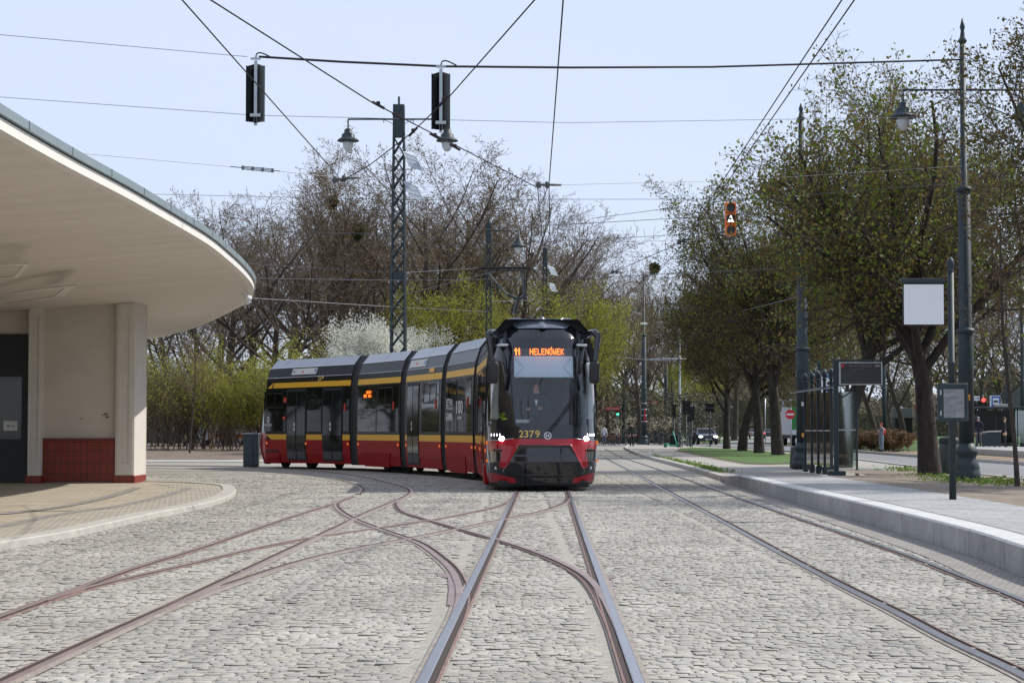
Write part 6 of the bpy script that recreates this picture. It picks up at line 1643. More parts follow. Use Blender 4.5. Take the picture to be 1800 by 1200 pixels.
def stop_sign(u, Y, ubase, vtop, v0, v1, z0, label, pw=.05):
    sc = F / Y; t = thing('tram_stop_sign', (gx(ubase, Y), Y, z0), label, 'stop sign')
    H = (756 - vtop) / sc + EYE - z0; q = MB(); q.lathe([(pw * 1.4, 0), (pw * 1.4, .15), (pw, .2), (pw * .9, H - .15)], n=12); q.build('post', DK, t, smooth=True)
    q = MB(); finial(q, 0, 0, H - .18, 1.1); q.build('finial', DK, t, smooth=True)
    w = (v1 - v0) / sc; x = (u - ubase) / sc; z = (756 - (v0 + v1) / 2) / sc + EYE - z0
    q = MB(); q.box((x / 2, 0, z + w / 2 + .05), (abs(x) + w, .05, .06)); q.build('sign_bracket', DK, t)
    q = MB(); q.box((x, 0, z), (w, .05, w), bev=.01); pl = q.build('sign_panel', M['signw'], t)
    q = MB(); q.box((x, -.028, z), (w * .72, .006, w * .86)); q.build('blue_field', M['signblue'], pl)
    q = MB(); q.box((x, -.033, z), (w * .52, .006, w * .58)); q.build('white_field', M['signw'], pl)
    q = MB(); busicon(q, x, -.038, z, w * .26, 0); q.build('tram_symbol', M['ink'], pl)
    return t
stop_sign(1460, 59, 1440, 638, 657, 690, .09, 'blue and white tram stop sign half hidden behind the departure board')
stop_sign(1750, 118, 1759.5, 692, 695, 716, .3, 'small blue and white tram stop sign on the far platform', .06)
# litter bin
Y = 48.5; t = thing('litter_bin', (gx(1667, Y), Y, .14), 'grey cylindrical litter bin behind the stop post', 'bin')
q = MB(); q.lathe([(.21, .04), (.235, .06), (.235, .78), (.225, .80)], n=24); q.build('bin_body', mat('grey green bin', (.05, .068, .07), .5, var=.1), t, smooth=True)
q = MB(); q.lathe([(.235, .80), (.25, .82), (.25, .9), (.2, .95), (.02, .97)], n=24); q.build('lid', DK, t, smooth=True); q = MB(); q.lathe([(.15, 0), (.22, .03), (.21, .06)], n=20); q.build('base', DK, t)
for k in range(18):
    pass
# concrete block
Y = 62; t = thing('concrete_block', (gx(1398, Y), Y, .09), 'dark tapering concrete block left of the mast by the shelter', 'block')
q = MB(); v = []
for z, s in ((0, .17), (.04, .185), (.60, .155), (.66, .13)):
    for k in range(8):
        a = 2 * math.pi * (k + .5) / 8; r_ = s / max(abs(math.cos(a)), abs(math.sin(a))) * (1 if k % 2 else 1); v.append((max(-s, min(s, r_ * math.cos(a))) * 1.0, max(-s, min(s, r_ * math.sin(a))), z))
q.v = v
for i in range(3):
    for k in range(8): q.f.append((i * 8 + k, i * 8 + (k + 1) % 8, (i + 1) * 8 + (k + 1) % 8, (i + 1) * 8 + k)); q.mi.append(0)
q.f.append(tuple(range(24, 32))); q.mi.append(0); q.build('block', M['stone'], t)
# cabinet behind the tram
Y = 68; t = thing('electric_cabinet', (gx(441, Y), Y, .0), 'tall grey blue metal cabinet just left of the tram rear end', 'cabinet')
q = MB(); q.box((0, .2, .57), (.50, .42, 1.10), bev=.015); q.build('body', M['cabinet'], t); q = MB(); q.box((0, .2, 1.14), (.54, .46, .05), bev=.015); q.build('lid', mat('grey lid', (.22, .25, .26), .5), t)
q = MB(); q.box((.08, -.016, .55), (.012, .01, 1.0)); q.build('door_joint', M['frame'], t)
# ------------------------------------------------------------------ signals and signs at the crossroads
def signal(u, Y, vtop, vbot, label, lit=None, back=False, vbase=None, name='traffic_light', z0=0., wpx=None, post=True, dx=0.):
    sc = F / Y; t = thing(name, (gx(u, Y), Y, z0), label, 'traffic light'); Z = lambda v: (756 - v) / sc + EYE - z0
    h = Z(vtop) - Z(vbot); n = 3; w = (wpx / sc) if wpx else h / 3 * .9
    if post:
        q = MB(); q.lathe([(.09, 0), (.09, .1), (.055, .15), (.05, Z(vtop) + .15)], n=10); q.build('post', DK, t, smooth=True)
    for k in range(n):
        zc = Z(vbot) + h * (k + .5) / n; q = MB(); q.box((dx, -.1, zc), (w, .2, h / n * .97), bev=.02); sec = q.build('signal_head', M['frame'], t)
        if not back:
            q = MB(); q.tube((dx, -.2, zc), (dx, -.215, zc), w * .36, n=14)
            q.build('lens', {('red', 2): M['sigred'], ('green', 0): M['siggreen']}.get((lit, k), M['lens']), sec)
            q = MB()
            for j in range(10):
                a0, a1 = math.pi * j / 10, math.pi * (j + 1) / 10
                q.quad((dx + w * .4 * math.cos(a0), -.2, zc + w * .4 * math.sin(a0)), (dx + w * .4 * math.cos(a1), -.2, zc + w * .4 * math.sin(a1)), (dx + w * .4 * math.cos(a1), -.36, zc + w * .38 * math.sin(a1)), (dx + w * .4 * math.cos(a0), -.36, zc + w * .38 * math.sin(a0)))
            q.build('visor', M['frame'], sec)
        else:
            q = MB(); q.box((dx, -.21, zc), (w * .5, .02, h / n * .5), bev=.008); q.build('rear_hatch', M['blackmat'], sec)
    return t
signal(1184.5, 150, 710, 733, 'traffic light seen from behind, leftmost of the three beside the silver post', back=True, name='traffic_light')
signal(1206, 150, 704, 728, 'large traffic light seen from behind in front of the silver post', back=True, wpx=13)
signal(1216, 158, 714, 738, 'traffic light seen from behind, right of the silver post', back=True, wpx=9)
signal(1085.5, 185, 716, 730, 'small pedestrian light showing green under the red street sign', lit='green', post=True, wpx=6)
signal(1359, 150, 712, 735, 'traffic light half hidden behind a lawn chestnut', back=True)
t = signal(1727, 118, 698, 727, 'traffic light showing red by the far platform', lit='red', z0=.3, wpx=10)
t = signal(1715.5, 118, 706, 727, 'dark tram signal with a white light under the arrow plate, far platform', z0=.3, wpx=9)
sc = F / 118; q = MB(); q.box((0, -.22, (756 - 719) / sc + EYE - .3), (.07, .02, .22)); q.build('lit_bar', M['sigwhite'], t)
q = MB(); zc = (756 - 700) / sc + EYE - .3; q.box((-.02, -.12, zc), (.42, .02, .26)); s_ = q.build('arrow_plate', M['signw'], t)
q = MB(); q.box((-.03, -.135, zc), (.22, .006, .03)); q.prism([(.08, -.135, zc + .06), (.17, -.135, zc), (.08, -.135, zc - .06)], (0, .005, 0)); q.build('arrow', M['ink'], s_)
t = signal(1771, 152, 618, 652, 'dark cluster of signal heads high on the far mast', back=True, post=False, wpx=9)
def board_back(u, Y, v0, v1, wpx, label, vb, m=None):
    sc = F / Y; t = thing('sign_board', (gx(u, Y), Y, 0), label, 'sign'); Z = lambda v: (756 - v) / sc + EYE
    q = MB(); q.lathe([(.05, 0), (.05, Z(v0) + .05)], n=10); q.build('post', DK, t, smooth=True)
    q = MB(); q.box((0, -.07, (Z(v0) + Z(v1)) / 2), (wpx / sc, .03, Z(v0) - Z(v1)), bev=.008); b = q.build('board', m or M['frame'], t)
    q = MB(); q.box((0, -.095, (Z(v0) + Z(v1)) / 2), (wpx / sc * .9, .015, .04)); q.build('rib', M['backboard'], b)
    return t
board_back(1247.5, 141, 709, 724, 16, 'black square sign board seen from behind on its own post beside the lawn', 787)
board_back(1211, 165, 731, 741, 13, 'low dark sign board behind the bicycle stands', 780)
board_back(1153, 195, 756, 770, 13, 'low green grey board on the green railing', 770, M['backboard'])
board_back(1140, 200, 718, 735, 8, 'blue grey sign back beside the tall lamp post', 775, M['cabinet'])
def flat_sign(u, Y, label, parts, vt, z0=0.):
    sc = F / Y; t = thing('road_sign', (gx(u, Y), Y, z0), label, 'road sign'); Z = lambda v: (756 - v) / sc + EYE - z0
    q = MB(); q.lathe([(.04, 0), (.04, Z(vt))], n=10); q.build('post', M['galv'], t, smooth=True)
    for kind, uu, vv, s in parts:
        x = (uu - u) / sc; z = Z(vv); r = s / sc
        if kind == 'noentry':
            q = MB(); q.tube((x, -.06, z), (x, -.05, z), r, n=28); b = q.build('disc', M['signred'], t); q = MB(); q.box((x, -.065, z), (r * 1.45, .006, r * .36)); q.build('white_bar', M['signw'], b)
        if kind == 'nopark':
            q = MB(); q.tube((x, -.06, z), (x, -.05, z), r, n=28); b = q.build('red_ring', M['signred'], t); q = MB(); q.tube((x, -.066, z), (x, -.062, z), r * .74, n=28); q.build('blue_disc', M['signblue'], b)
            q = MB()
            for sg in (-1, 1): bar(q, -r * .55, -sg * r * .55, r * .55, sg * r * .55, r * .2, 0, fn=lambda a, b_, o: (x + a, -.069 - .0008 * sg, z + b_))
            q.build('red_cross', M['signred'], b)
        if kind == 'tri':
            q = MB(); q.prism([(x - r, -.06, z - r * .8), (x + r, -.06, z - r * .8), (x, -.06, z + r * .9)], (0, .01, 0)); b = q.build('triangle', M['signyel'], t)
        if kind == 'blue':
            q = MB(); q.box((x, -.055, z), (2 * r, .01, 2 * r)); b = q.build('blue_plate', M['signblue'], t); q = MB(); q.path([(x - r * .3, -.064, z - r * .7), (x - r * .2, -.064, z - r * .1), (x + r * .5, -.064, z + r * .6)], r * .12, 5); q.build('white_line', M['signw'], b)
    return t
flat_sign(1390, 150, 'round red no-entry sign beside the green and white truck', [('noentry', 1388.5, 728, 8.5)], 718)
flat_sign(1614, 140, 'post with an orange triangle, a no-stopping disc and a blue plate beside the chestnut trunk', [('tri', 1613, 705, 5.5), ('nopark', 1614, 717, 6.5), ('blue', 1615, 731, 6)], 700, .02)
flat_sign(1345, 175, 'grey backed direction sign hidden among the lawn trees', [], 700)
def street_name(u0, u1, v0, v1, Y, txt, label):
    sc = F / Y; u = (u0 + u1) / 2; t = thing('street_name_sign', (gx(u, Y), Y, 0), label, 'street sign'); Z = lambda v: (756 - v) / sc + EYE
    q = MB(); q.lathe([(.04, 0), (.04, Z(v0) + .05)], n=8); q.build('post', DK, t)
    w = (u1 - u0) / sc; h = Z(v0) - Z(v1); zc = (Z(v0) + Z(v1)) / 2
    q = MB(); q.box((0, -.06, zc), (w, .02, h)); b = q.build('plate', M['signred'], t)
    q = MB(); text_on(q, txt, lambda x, z: (x, -.073, z), -w * .42, w * .42, zc, h * .45); q.build('lettering', M['signw'], b)
street_name(1064, 1089, 714.5, 721, 184, 'Franciszkańska', 'red street name sign above the people by the bench')
street_name(1138, 1156, 705.5, 709, 200, 'Północna', 'faded red street name sign right of the tall lamp post')
# low green railing
rl = thing('railing', (gx(1096, 180), 180, 0), 'low dark green railing along the grass behind the walking man', 'railing')
Lr = gx(1196, 180) - gx(1096, 180)
q = MB(); q.box((Lr / 2, 0, .98), (Lr, .06, .06)); q.box((Lr / 2, 0, .2), (Lr, .05, .05)); q.build('rails', DK, rl)
for k in range(12):
    q = MB(); q.box((Lr * k / 11, 0, .5), (.07, .07, 1.0)); q.build('railing_post', DK, rl)
q = MB()
for k in range(56): q.box((Lr * (k + .5) / 56, 0, .58), (.022, .022, .74))
q.build('bars', DK, rl)
# bollards
for u, v, lab in ((1140, 782, 'dark bollard just right of the twin lamp post'), (1160, 782, 'dark bollard left of the mint scooter'), (1164, 782, 'dark bollard next to the mint scooter')):
    Y = 158; q = MB(); q.lathe([(.11, 0), (.11, .1), (.07, .14), (.065, .95), (.085, .98), (.085, 1.02), (.06, 1.08), (.01, 1.1)], n=12); o = q.build('bollard', DK, None, loc=(gx(u, Y), Y, .03), smooth=True); tag(o, lab, 'bollard', 'dark bollards')
# bicycle stands
for k, (u, Y) in enumerate(((1193, 139), (1197, 136), (1210, 142), (1215, 138))):
    q = MB(); w = .75; q.path(spline([(-.1, -w / 2 - .1, 0), (-.1, -w / 2 - .1, .65), (0, -w / 2 + .05, .82), (0, w / 2 - .05, .82), (.1, w / 2 + .1, .65), (.1, w / 2 + .1, 0)], 5), .035, 8)
    o = q.build('bicycle_stand', DK, None, loc=(gx(u, Y), Y, .09), smooth=True); tag(o, ['leftmost dark hoop of the bicycle stands', 'second hoop of the bicycle stands', 'third hoop of the bicycle stands', 'rightmost dark hoop of the bicycle stands'][k], 'bicycle stand', 'hoops of the bicycle stands')
q = MB(); q.path([(gx(1191, 137), 137, .92), (gx(1217, 137), 137, .92)], .035, 8); o = q.build('stand_rail', DK); tag(o, 'horizontal top bar joining the bicycle stands', 'rail')
Y = 143; t = thing('waste_container', (gx(1184, Y), Y, .09), 'dark box-shaped waste container behind the mint scooter', 'bin'); q = MB(); q.box((0, 0, .42), (.6, .55, .78), bev=.03); q.build('body', M['frame'], t); q = MB(); q.box((0, 0, .84), (.64, .58, .06), bev=.02); q.build('lid', M['backboard'], t)
# mint scooter
Y = 136; t = thing('electric_scooter', (gx(1180, Y), Y, .09), 'mint green electric kick scooter parked by the bicycle stands', 'scooter')
for x in (-.42, .42):
    q = MB(); q.tube((x, -.03, .12), (x, .03, .12), .12, n=18); w_ = q.build('wheel', M['blackmat'], t)
    q = MB(); q.tube((x, -.035, .12), (x, .035, .12), .055, n=12); q.build('hub', M['mint'], w_)
q = MB(); q.box((0, 0, .16), (.66, .16, .06), bev=.02); q.path([(-.42, 0, .16), (-.30, 0, .17)], .035, 8); q.build('deck', M['mint'], t)
q = MB(); q.path([(.42, 0, .14), (.32, 0, .35), (.10, 0, 1.12)], .036, 10); q.build('steering_column', M['mint'], t, smooth=True)
q = MB(); q.path([(.10, -.24, 1.12), (.10, .24, 1.12)], .02, 8); q.build('handlebar', M['blackmat'], t); q = MB(); q.path([(-.42, 0, .27), (-.30, 0, .25), (-.24, 0, .19)], .04, 6); q.build('mudguard', M['mint'], t)
# bench
Y = 172; t = thing('bench', (gx(1075, Y), Y, 0), 'brown slatted bench with people beside the red street sign', 'bench')
for k in range(4):
    q = MB(); q.box((0, -.25 + k * .012, .48 + k * .12), (.62, .03, .09)); q.build('backrest_slat', M['wood'], t)
q = MB(); q.box((0, .0, .44), (.62, .42, .05)); q.build('seat', M['wood'], t)
for x in (-.27, .27):
    q = MB(); q.path([(x, -.3, 0), (x, -.22, .44), (x, -.2, .9)], .025, 6); q.path([(x, .2, 0), (x, .16, .44), (x, -.2, .44)], .025, 6); q.build('leg', DK, t)
# parked bicycles by the bench
def bicycle(u, Y, label, m, rz=0.):
    t = thing('bicycle', (gx(u, Y), Y, 0), label, 'bicycle', None, rz)
    for x in (-.52, .52):
        q = MB(); q.path([(x + .34 * math.cos(a), 0, .35 + .34 * math.sin(a)) for a in np.linspace(0, 6.283, 22)], .022, 6); q.build('wheel', M['blackmat'], t)
    q = MB()
    for a, b in (((-.52, .35), (-.1, .33)), ((-.1, .33), (-.22, .85)), ((-.52, .35), (-.2, .8)), ((-.2, .78), (.34, .80)), ((-.1, .33), (.36, .72)), ((.34, .95), (.52, .35))): q.tube((a[0], 0, a[1]), (b[0], 0, b[1]), .02, n=6)
    q.build('frame', m, t); q = MB(); q.box((-.24, 0, .93), (.24, .14, .05), bev=.02); q.build('saddle', M['blackmat'], t)
    q = MB(); q.path([(.30, -.25, 1.0), (.35, 0, 1.02), (.30, .25, 1.0)], .016, 6); q.build('handlebar', M['frame'], t)
bicycle(1094, 160, 'dark bicycle leaning near the foot of the bent mast', M['frame'], .5)
bicycle(1063, 170, 'dark bicycle left of the slatted bench', M['frame'], .3)
# far platform furniture
Y = 112; t = thing('barrier', (gx(1742, Y), Y, .324), 'dark panel barrier with a pale top rail between two people on the far platform', 'barrier')
q = MB(); q.box((0, 0, .42), (1.05, .06, .74), bev=.01); q.build('panel', M['dkmetal'], t); q = MB(); q.path([(-.52, 0, .80), (-.2, 0, .86), (.55, 0, .88)], .04, 8); q.build('top_rail', M['kerb'], t)
for x in (-.45, -.15, .15, .45):
    q = MB(); q.box((x, 0, .04), (.05, .05, .08)); q.build('foot', DK, t)
sh2 = thing('tram_shelter', (gx(1760, 116), 116, .324), 'dark glazed tram shelter on the far platform at the right edge', 'shelter')
for x in (-1.3, -.2, .9, 2.4):
    q = MB(); q.box((x, .6, 1.1), (.08, .08, 2.2)); q.build('post', DK, sh2)
for a, b in ((-1.3, -.2), (-.2, .9), (.9, 2.4)):
    q = MB(); q.box(((a + b) / 2, .6, 1.15), (b - a - .1, .02, 1.9)); q.build('glass_panel', M['sideglass'] if b < 1 else M['clear'], sh2)
q = MB(); q.box((.5, .2, 2.25), (4.2, 1.5, .12), bev=.02); q.build('roof', DK, sh2); q = MB(); q.box((.9, -.1, 1.1), (.05, .05, 2.2)); q.build('front_post', DK, sh2)
q = MB(); q.box((-.1, -.2, 2.38), (.75, .3, .16), bev=.02); q.build('roof_box', M['kerb'], sh2)
Y = 190; t = thing('kiosk', (gx(1586, Y), Y, 0), 'dark two-part kiosk block left of the big chestnut trunk', 'kiosk')
q = MB(); q.box((-.35, 0, 1.35), (1.0, 1.6, 2.1), bev=.02); q.box((.25, .5, 1.35), (1.3, 1.6, 2.2), bev=.02); q.build('body', M['frame'], t); q = MB(); q.box((-.05, .2, 2.9), (1.75, 1.9, .95), bev=.03); q.build('upper_box', M['backboard'], t); q = MB(); q.prism([(-.5, .2, 3.37), (.2, .2, 3.37), (-.15, .2, 3.62)], (0, .5, 0)); q.build('roof_cap', M['signw'], t)
Y = 170; t = thing('info_board', (gx(1783, Y), Y, 0), 'dark board behind the far platform mast', 'board'); q = MB(); q.box((0, 0, 3.9), (1.1, .1, 1.9)); q.build('board', M['backboard'], t); q = MB(); q.box((0, .05, 1.6), (.12, .12, 3.2)); q.build('post', DK, t)

# ------------------------------------------------------------------ vehicles
def car(u, Y, rz, paint, label, z=0., lights='front', s=1.0):
    t = thing('parked_car' if lights != 'front' else 'car', (gx(u, Y), Y, z), label, 'car', None, rz); t.scale = (s, s, s)
    # side profile (y forward = -Y), half width as a function of height
    prof = [(-2.15, .45), (-2.2, .62), (-2.05, .80), (-1.1, .95), (-.45, 1.38), (.0, 1.45), (.9, 1.42), (1.55, 1.05), (2.1, .98), (2.2, .70), (2.15, .35), (-2.1, .30)]
    hw = lambda z: .90 if z < .95 else .90 - (z - .95) * .42
    mb = MB(); n = len(prof)
    for sx in (-1, 0, 1): 
        for y, z in prof:
            taper = 1 - .10 * max(0, abs(y) - 1.5) / .7
            mb.v.append((sx * hw(z) * taper, y * (1 if sx else 1.03), z + (.02 if sx == 0 else 0)))
    for k in (0, 1):
        for i in range(n): j = (i + 1) % n; mb.f.append((k * n + i, k * n + j, (k + 1) * n + j, (k + 1) * n + i)); mb.mi.append(0)
    mb.f.append(tuple(range(n))); mb.f.append(tuple(range(2 * n, 3 * n))); mb.mi += [0, 0]
    mb.build('body', paint, t, auto=35)
    g = MB(); 
    def gp_(pts, nm):
        m_ = MB(); m_.add(pts, [tuple(range(len(pts)))]); m_.build(nm, M['doorglass'], t)
    e = .012
    gp_([(-.76, -1.09 - e, 1.0), (.76, -1.09 - e, 1.0), (.66, -.50 - e, 1.38), (-.66, -.50 - e, 1.38)], 'windscreen')
    gp_([(-.74, 1.50 + e, 1.12), (.74, 1.50 + e, 1.12), (.66, .98 + e, 1.41), (-.66, .98 + e, 1.41)], 'rear_window')
    for sx in (-1, 1):
        gp_([(sx * (.89 + e), -.85, 1.0), (sx * (.89 + e), 1.3, 1.0), (sx * (.73 + e), .85, 1.36), (sx * (.73 + e), -.4, 1.36)], 'side_window')
        for yy in (-1.35, 1.35):
            q = MB(); q.tube((sx * .70, yy, .33), (sx * .92, yy, .33), .33, n=20); w = q.build('wheel', M['blackmat'], t); q = MB(); q.tube((sx * .90, yy, .33), (sx * .93, yy, .33), .2, n=14); q.build('rim', M['galv'], w)
        q = MB(); q.box((sx * .66, -2.16, .70), (.30, .08, .12), bev=.02); q.build('headlight', M['lamp_on'] if lights == 'front' else M['lampglass'], t)
        q = MB(); q.box((sx * .70, 2.14, .85), (.26, .08, .16), bev=.02); q.build('tail_light', M['sigred'] if lights == 'rear' else M['signred'], t)
        q = MB(); q.box((sx * 1.0, -.75, 1.05), (.16, .1, .12), bev=.02); q.build('mirror', paint, t)
    q = MB(); q.box((0, -2.2, .48), (.5, .03, .11)); q.build('number_plate', M['signw'], t); q = MB(); q.box((0, 2.21, .72), (.5, .03, .11)); q.build('number_plate', M['signw'], t)
    q = MB(); q.box((0, -2.19, .66), (.7, .04, .14), bev=.01); q.build('grille', M['blackmat'], t)
    return t
PB = mat('dark blue car paint', (.008, .010, .022), .15, coat=.6); PS_ = mat('silver car paint', (.32, .33, .35), .3, .5); PD = mat('dark car paint', (.02, .025, .035), .2, coat=.5); PWv = mat('white van paint', (.62, .63, .65), .4)
car(1238, 178, .06, PB, 'dark blue car driving towards the crossing with its headlights on')
car(1384, 285, math.pi + .0, PS_, 'silver hatchback seen from behind among the lawn trees', lights='rear', s=1.0)
car(1352, 290, math.pi - .1, PD, 'dark car with red tail lights left of the silver hatchback', lights='rear')
car(1327, 300, math.pi - .1, PS_, 'pale car mostly hidden by a chestnut trunk', lights='none')
# box truck
Y = 160; t = thing('box_truck', (gx(1391, Y), Y, 0), 'green and white box truck partly hidden by the mast and shelter', 'truck')
q = MB(); q.prism([(0, 0, .9), (1.9, 0, .9), (1.9, 0, 3.75), (0, 0, 3.75)], (0, 6, 0)); b = q.build('cargo_box', PWv, t)
q = MB(); q.prism([(.02, -.012, 1.3), (.5, -.012, 1.3), (.95, -.012, 3.2), (1.6, -.012, 3.7), (.02, -.012, 3.7)], (0, .01, 0)); q.build('green_livery', mat('green livery', (.03, .22, .05), .5, var=.3, scale=2), b)
q = MB(); q.box((.95, 3, .75), (1.8, 6, .25)); q.build('chassis', M['frame'], t)
for x, y in ((.2, .8), (1.7, .8), (.2, 5.5), (1.7, 5.5)):
    q = MB(); q.tube((x - .15, y, .48), (x + .15, y, .48), .48, n=18); q.build('wheel', M['blackmat'], t)
q = MB(); q.box((.95, 7.0, 1.7), (1.8, 1.7, 2.2), bev=.15); q.build('cab', PWv, t)
# white van behind the hedge
Y = 120; t = thing('white_van', (gx(400, Y), Y, 0), 'white van with a red and yellow stripe seen through the bare shrubs', 'van')
q = MB(); pr = [(-1.75, .4), (-1.8, 1.1), (-1.55, 1.9), (-1.2, 2.25), (1.6, 2.3), (1.75, 2.1), (1.8, .45)]
q.prism([(x, 0, z) for x, z in pr], (0, 1.9, 0)); q.build('body', PWv, t)
q = MB(); q.box((.4, -.012, .95), (2.6, .01, .12)); q.build('red_stripe', M['signred'], t); q = MB(); q.box((.4, -.012, .82), (2.6, .01, .1)); q.build('yellow_stripe', M['signyel'], t)
q = MB(); q.box((-1.2, -.012, 1.6), (.6, .01, .5)); q.build('side_window', M['doorglass'], t)
for x in (-1.1, 1.1):
    q = MB(); q.tube((x, -.02, .35), (x, .25, .35), .35, n=16); q.build('wheel', M['blackmat'], t)

# ------------------------------------------------------------------ people
def skin_person(x, y, z, H, rz, label, cols, pose=None, hair=('short', (.05, .035, .02)), extra=None, rot_parent=None, smoothl=1):
    t = thing('person', (x, y, z), label, 'person', None, rz)
    J = dict(pel=(0, 0, .53), sp=(0, 0, .62), ch=(0, .0, .73), nb=(0, .005, .815), nk=(0, 0, .855), hb=(0, -.008, .885), hd=(0, -.006, .935), ht=(0, 0, .975),
             sL=(-.105, 0, .795), eL=(-.13, .02, .63), wL=(-.135, -.02, .49), sR=(.105, 0, .795), eR=(.13, .02, .63), wR=(.135, -.02, .49),
             hL=(-.055, 0, .505), kL=(-.06, -.01, .28), aL=(-.06, .01, .05), tL=(-.065, -.085, .02), hR=(.055, 0, .505), kR=(.06, -.01, .28), aR=(.06, .01, .05), tR=(.065, -.085, .02))
    if pose: J.update(pose)
    names = list(J); idx = {n: i for i, n in enumerate(names)}
    E = [('pel', 'sp'), ('sp', 'ch'), ('ch', 'nb'), ('nb', 'nk'), ('nk', 'hb'), ('hb', 'hd'), ('hd', 'ht'), ('nb', 'sL'), ('sL', 'eL'), ('eL', 'wL'), ('nb', 'sR'), ('sR', 'eR'), ('eR', 'wR'), ('pel', 'hL'), ('hL', 'kL'), ('kL', 'aL'), ('aL', 'tL'), ('pel', 'hR'), ('hR', 'kR'), ('kR', 'aR'), ('aR', 'tR')]
    Rr = dict(pel=.078, sp=.072, ch=.084, nb=.05, nk=.033, hb=.036, hd=.050, ht=.036, sL=.047, eL=.032, wL=.021, sR=.047, eR=.032, wR=.021, hL=.062, kL=.045, aL=.033, tL=.026, hR=.062, kR=.045, aR=.033, tR=.026)
    V = [Vector(J[n]) * H for n in names]; RR = [Rr[n] * H for n in names]; EE = [(idx[a], idx[b]) for a, b in E]
    for s in 'LR':   # palm and five fingers
        w = Vector(J['w' + s]); e = Vector(J['e' + s]); d = (w - e).normalized(); sd = Vector((1, 0, 0)) if abs(d.x) < .8 else Vector((0, 0, 1)); sd = (sd - d * sd.dot(d)).normalized(); nn = d.cross(sd)
        pm = w + d * .030; i0 = len(V); V.append(pm * H); RR.append(.019 * H); EE.append((idx['w' + s], i0))
        fo = Vector((0, -1, 0)); fo = (fo - d * fo.dot(d)); fo = fo.normalized() if fo.length > .1 else nn
        for k, (o, L) in enumerate(((-.015, .036), (-.005, .044), (.005, .041), (.015, .032))):
            a = pm + d * .014 + fo.cross(d).normalized() * o; m1 = a + d * L * .5 - fo * 0 ; m2 = a + d * L * .85 + fo.cross(d).cross(d) * .0 + sd * .0 + d.cross(fo.cross(d)) * .012
            b = len(V); V += [a * H, m1 * H, m2 * H]; RR += [.0062 * H, .0055 * H, .0048 * H]; EE += [(i0, b), (b, b + 1), (b + 1, b + 2)]
        a = w + d * .015 + fo * .018; b_ = a + d * .022 + fo * .012; b = len(V); V += [a * H, b_ * H]; RR += [.008 * H, .006 * H]; EE += [(idx['w' + s], b), (b, b + 1)]
    nz = Vector(J['hd']) + Vector((0, -.056, -.008)); b = len(V); V.append(nz * H); RR.append(.009 * H); EE.append((idx['hd'], b))
    me = bpy.data.meshes.new('body'); me.from_pydata([tuple(v) for v in V], EE, []); o = bpy.data.objects.new('b', me); C.objects.link(o)
    md = o.modifiers.new('s', 'SKIN'); me.skin_vertices[0] if me.skin_vertices else None
    if not me.skin_vertices:
        bm = bmesh.new(); bm.from_mesh(me); bm.verts.layers.skin.verify(); bm.to_mesh(me); bm.free()
    for i, r in enumerate(RR): me.skin_vertices[0].data[i].radius = (r, r * (.78 if names[i] in ('ch', 'sp', 'pel', 'nb') else 1) if i < len(names) else r)
    me.skin_vertices[0].data[0].use_root = True
    sb = o.modifiers.new('u', 'SUBSURF'); sb.levels = smoothl; sb.render_levels = smoothl
    bpy.context.view_layer.update(); ev = o.evaluated_get(bpy.context.evaluated_depsgraph_get()); m2 = bpy.data.meshes.new_from_object(ev)
    bpy.data.objects.remove(o); m2.materials.clear()
    mats = [mat('skin', (.56, .31, .22), .6)] + [mat(nm, c, .85, var=.15, scale=9) for nm, c in (('jacket cloth', cols[0]), ('trouser cloth', cols[1]), ('shoe', cols[2]))]
    for m_ in mats: m2.materials.append(m_)
    wl = [Vector(J['w' + s]) * H for s in 'LR']; el = [Vector(J['e' + s]) * H for s in 'LR']; nk = Vector(J['nk']) * H; pel = Vector(J['pel']) * H; fl = [Vector(J[a + s]) * H for a in 'at' for s in 'LR']; kn = [Vector(J[a + s]) * H for a in 'kh' for s in 'LR']
    for p in m2.polygons:
        c = p.center; mi = 1
        if c.z > nk.z - .005 * H and abs(c.x - nk.x) < .075 * H: mi = 0
        elif any((c - w).dot((w - e).normalized()) > 0 and (c - w).length < .12 * H for w, e in zip(wl, el)): mi = 0
        elif min((c - f).length for f in fl) < .055 * H and min((c - f).length for f in fl) < min((c - k).length for k in kn): mi = 3
        elif min((c - k).length for k in kn) < .2 * H and min((c - k).length for k in kn) < (c - pel).length * 1.0 or c.z < pel.z - .05 * H and min((c - w).length for w in wl) > .1 * H: mi = 2
        if mi == 2 and min((c - w).length for w in wl + el) < .05 * H: mi = 1
        p.material_index = mi; p.use_smooth = True
    mkobj('body', m2, t)
    hd = Vector(J['hd']) * H
    q = MB(); q.ell((hd.x, hd.y + .012 * H, hd.z + .014 * H), (.047 * H, .052 * H, .046 * H), 14, 9)
    if hair[0] == 'long': q.ell((hd.x, hd.y + .03 * H, hd.z - .04 * H), (.045 * H, .03 * H, .085 * H), 12, 8)
    if hair[0] != 'bald': q.build('hair', mat('hair', hair[1], .8), t, smooth=True)
    for s in (-1, 1):
        q = MB(); q.ell((hd.x + s * .018 * H, hd.y - .046 * H, hd.z + .002 * H), (.006 * H, .004 * H, .004 * H), 8, 5); q.build('eye', M['ink'], t, smooth=True)
    return t, J
def person(u, Y, H, rz, label, cols, z=0., **k): return skin_person(gx(u, Y), Y, z, H, rz, label, cols, **k)
walkp = dict(kL=(-.055, -.05, .28), aL=(-.055, -.03, .05), tL=(-.06, -.12, .025), kR=(.06, .0, .28), aR=(.065, .06, .05), tR=(.07, -.03, .02), eL=(-.15, .03, .64), wL=(-.16, -.01, .50), eR=(.15, .0, .64), wR=(.165, -.05, .51))
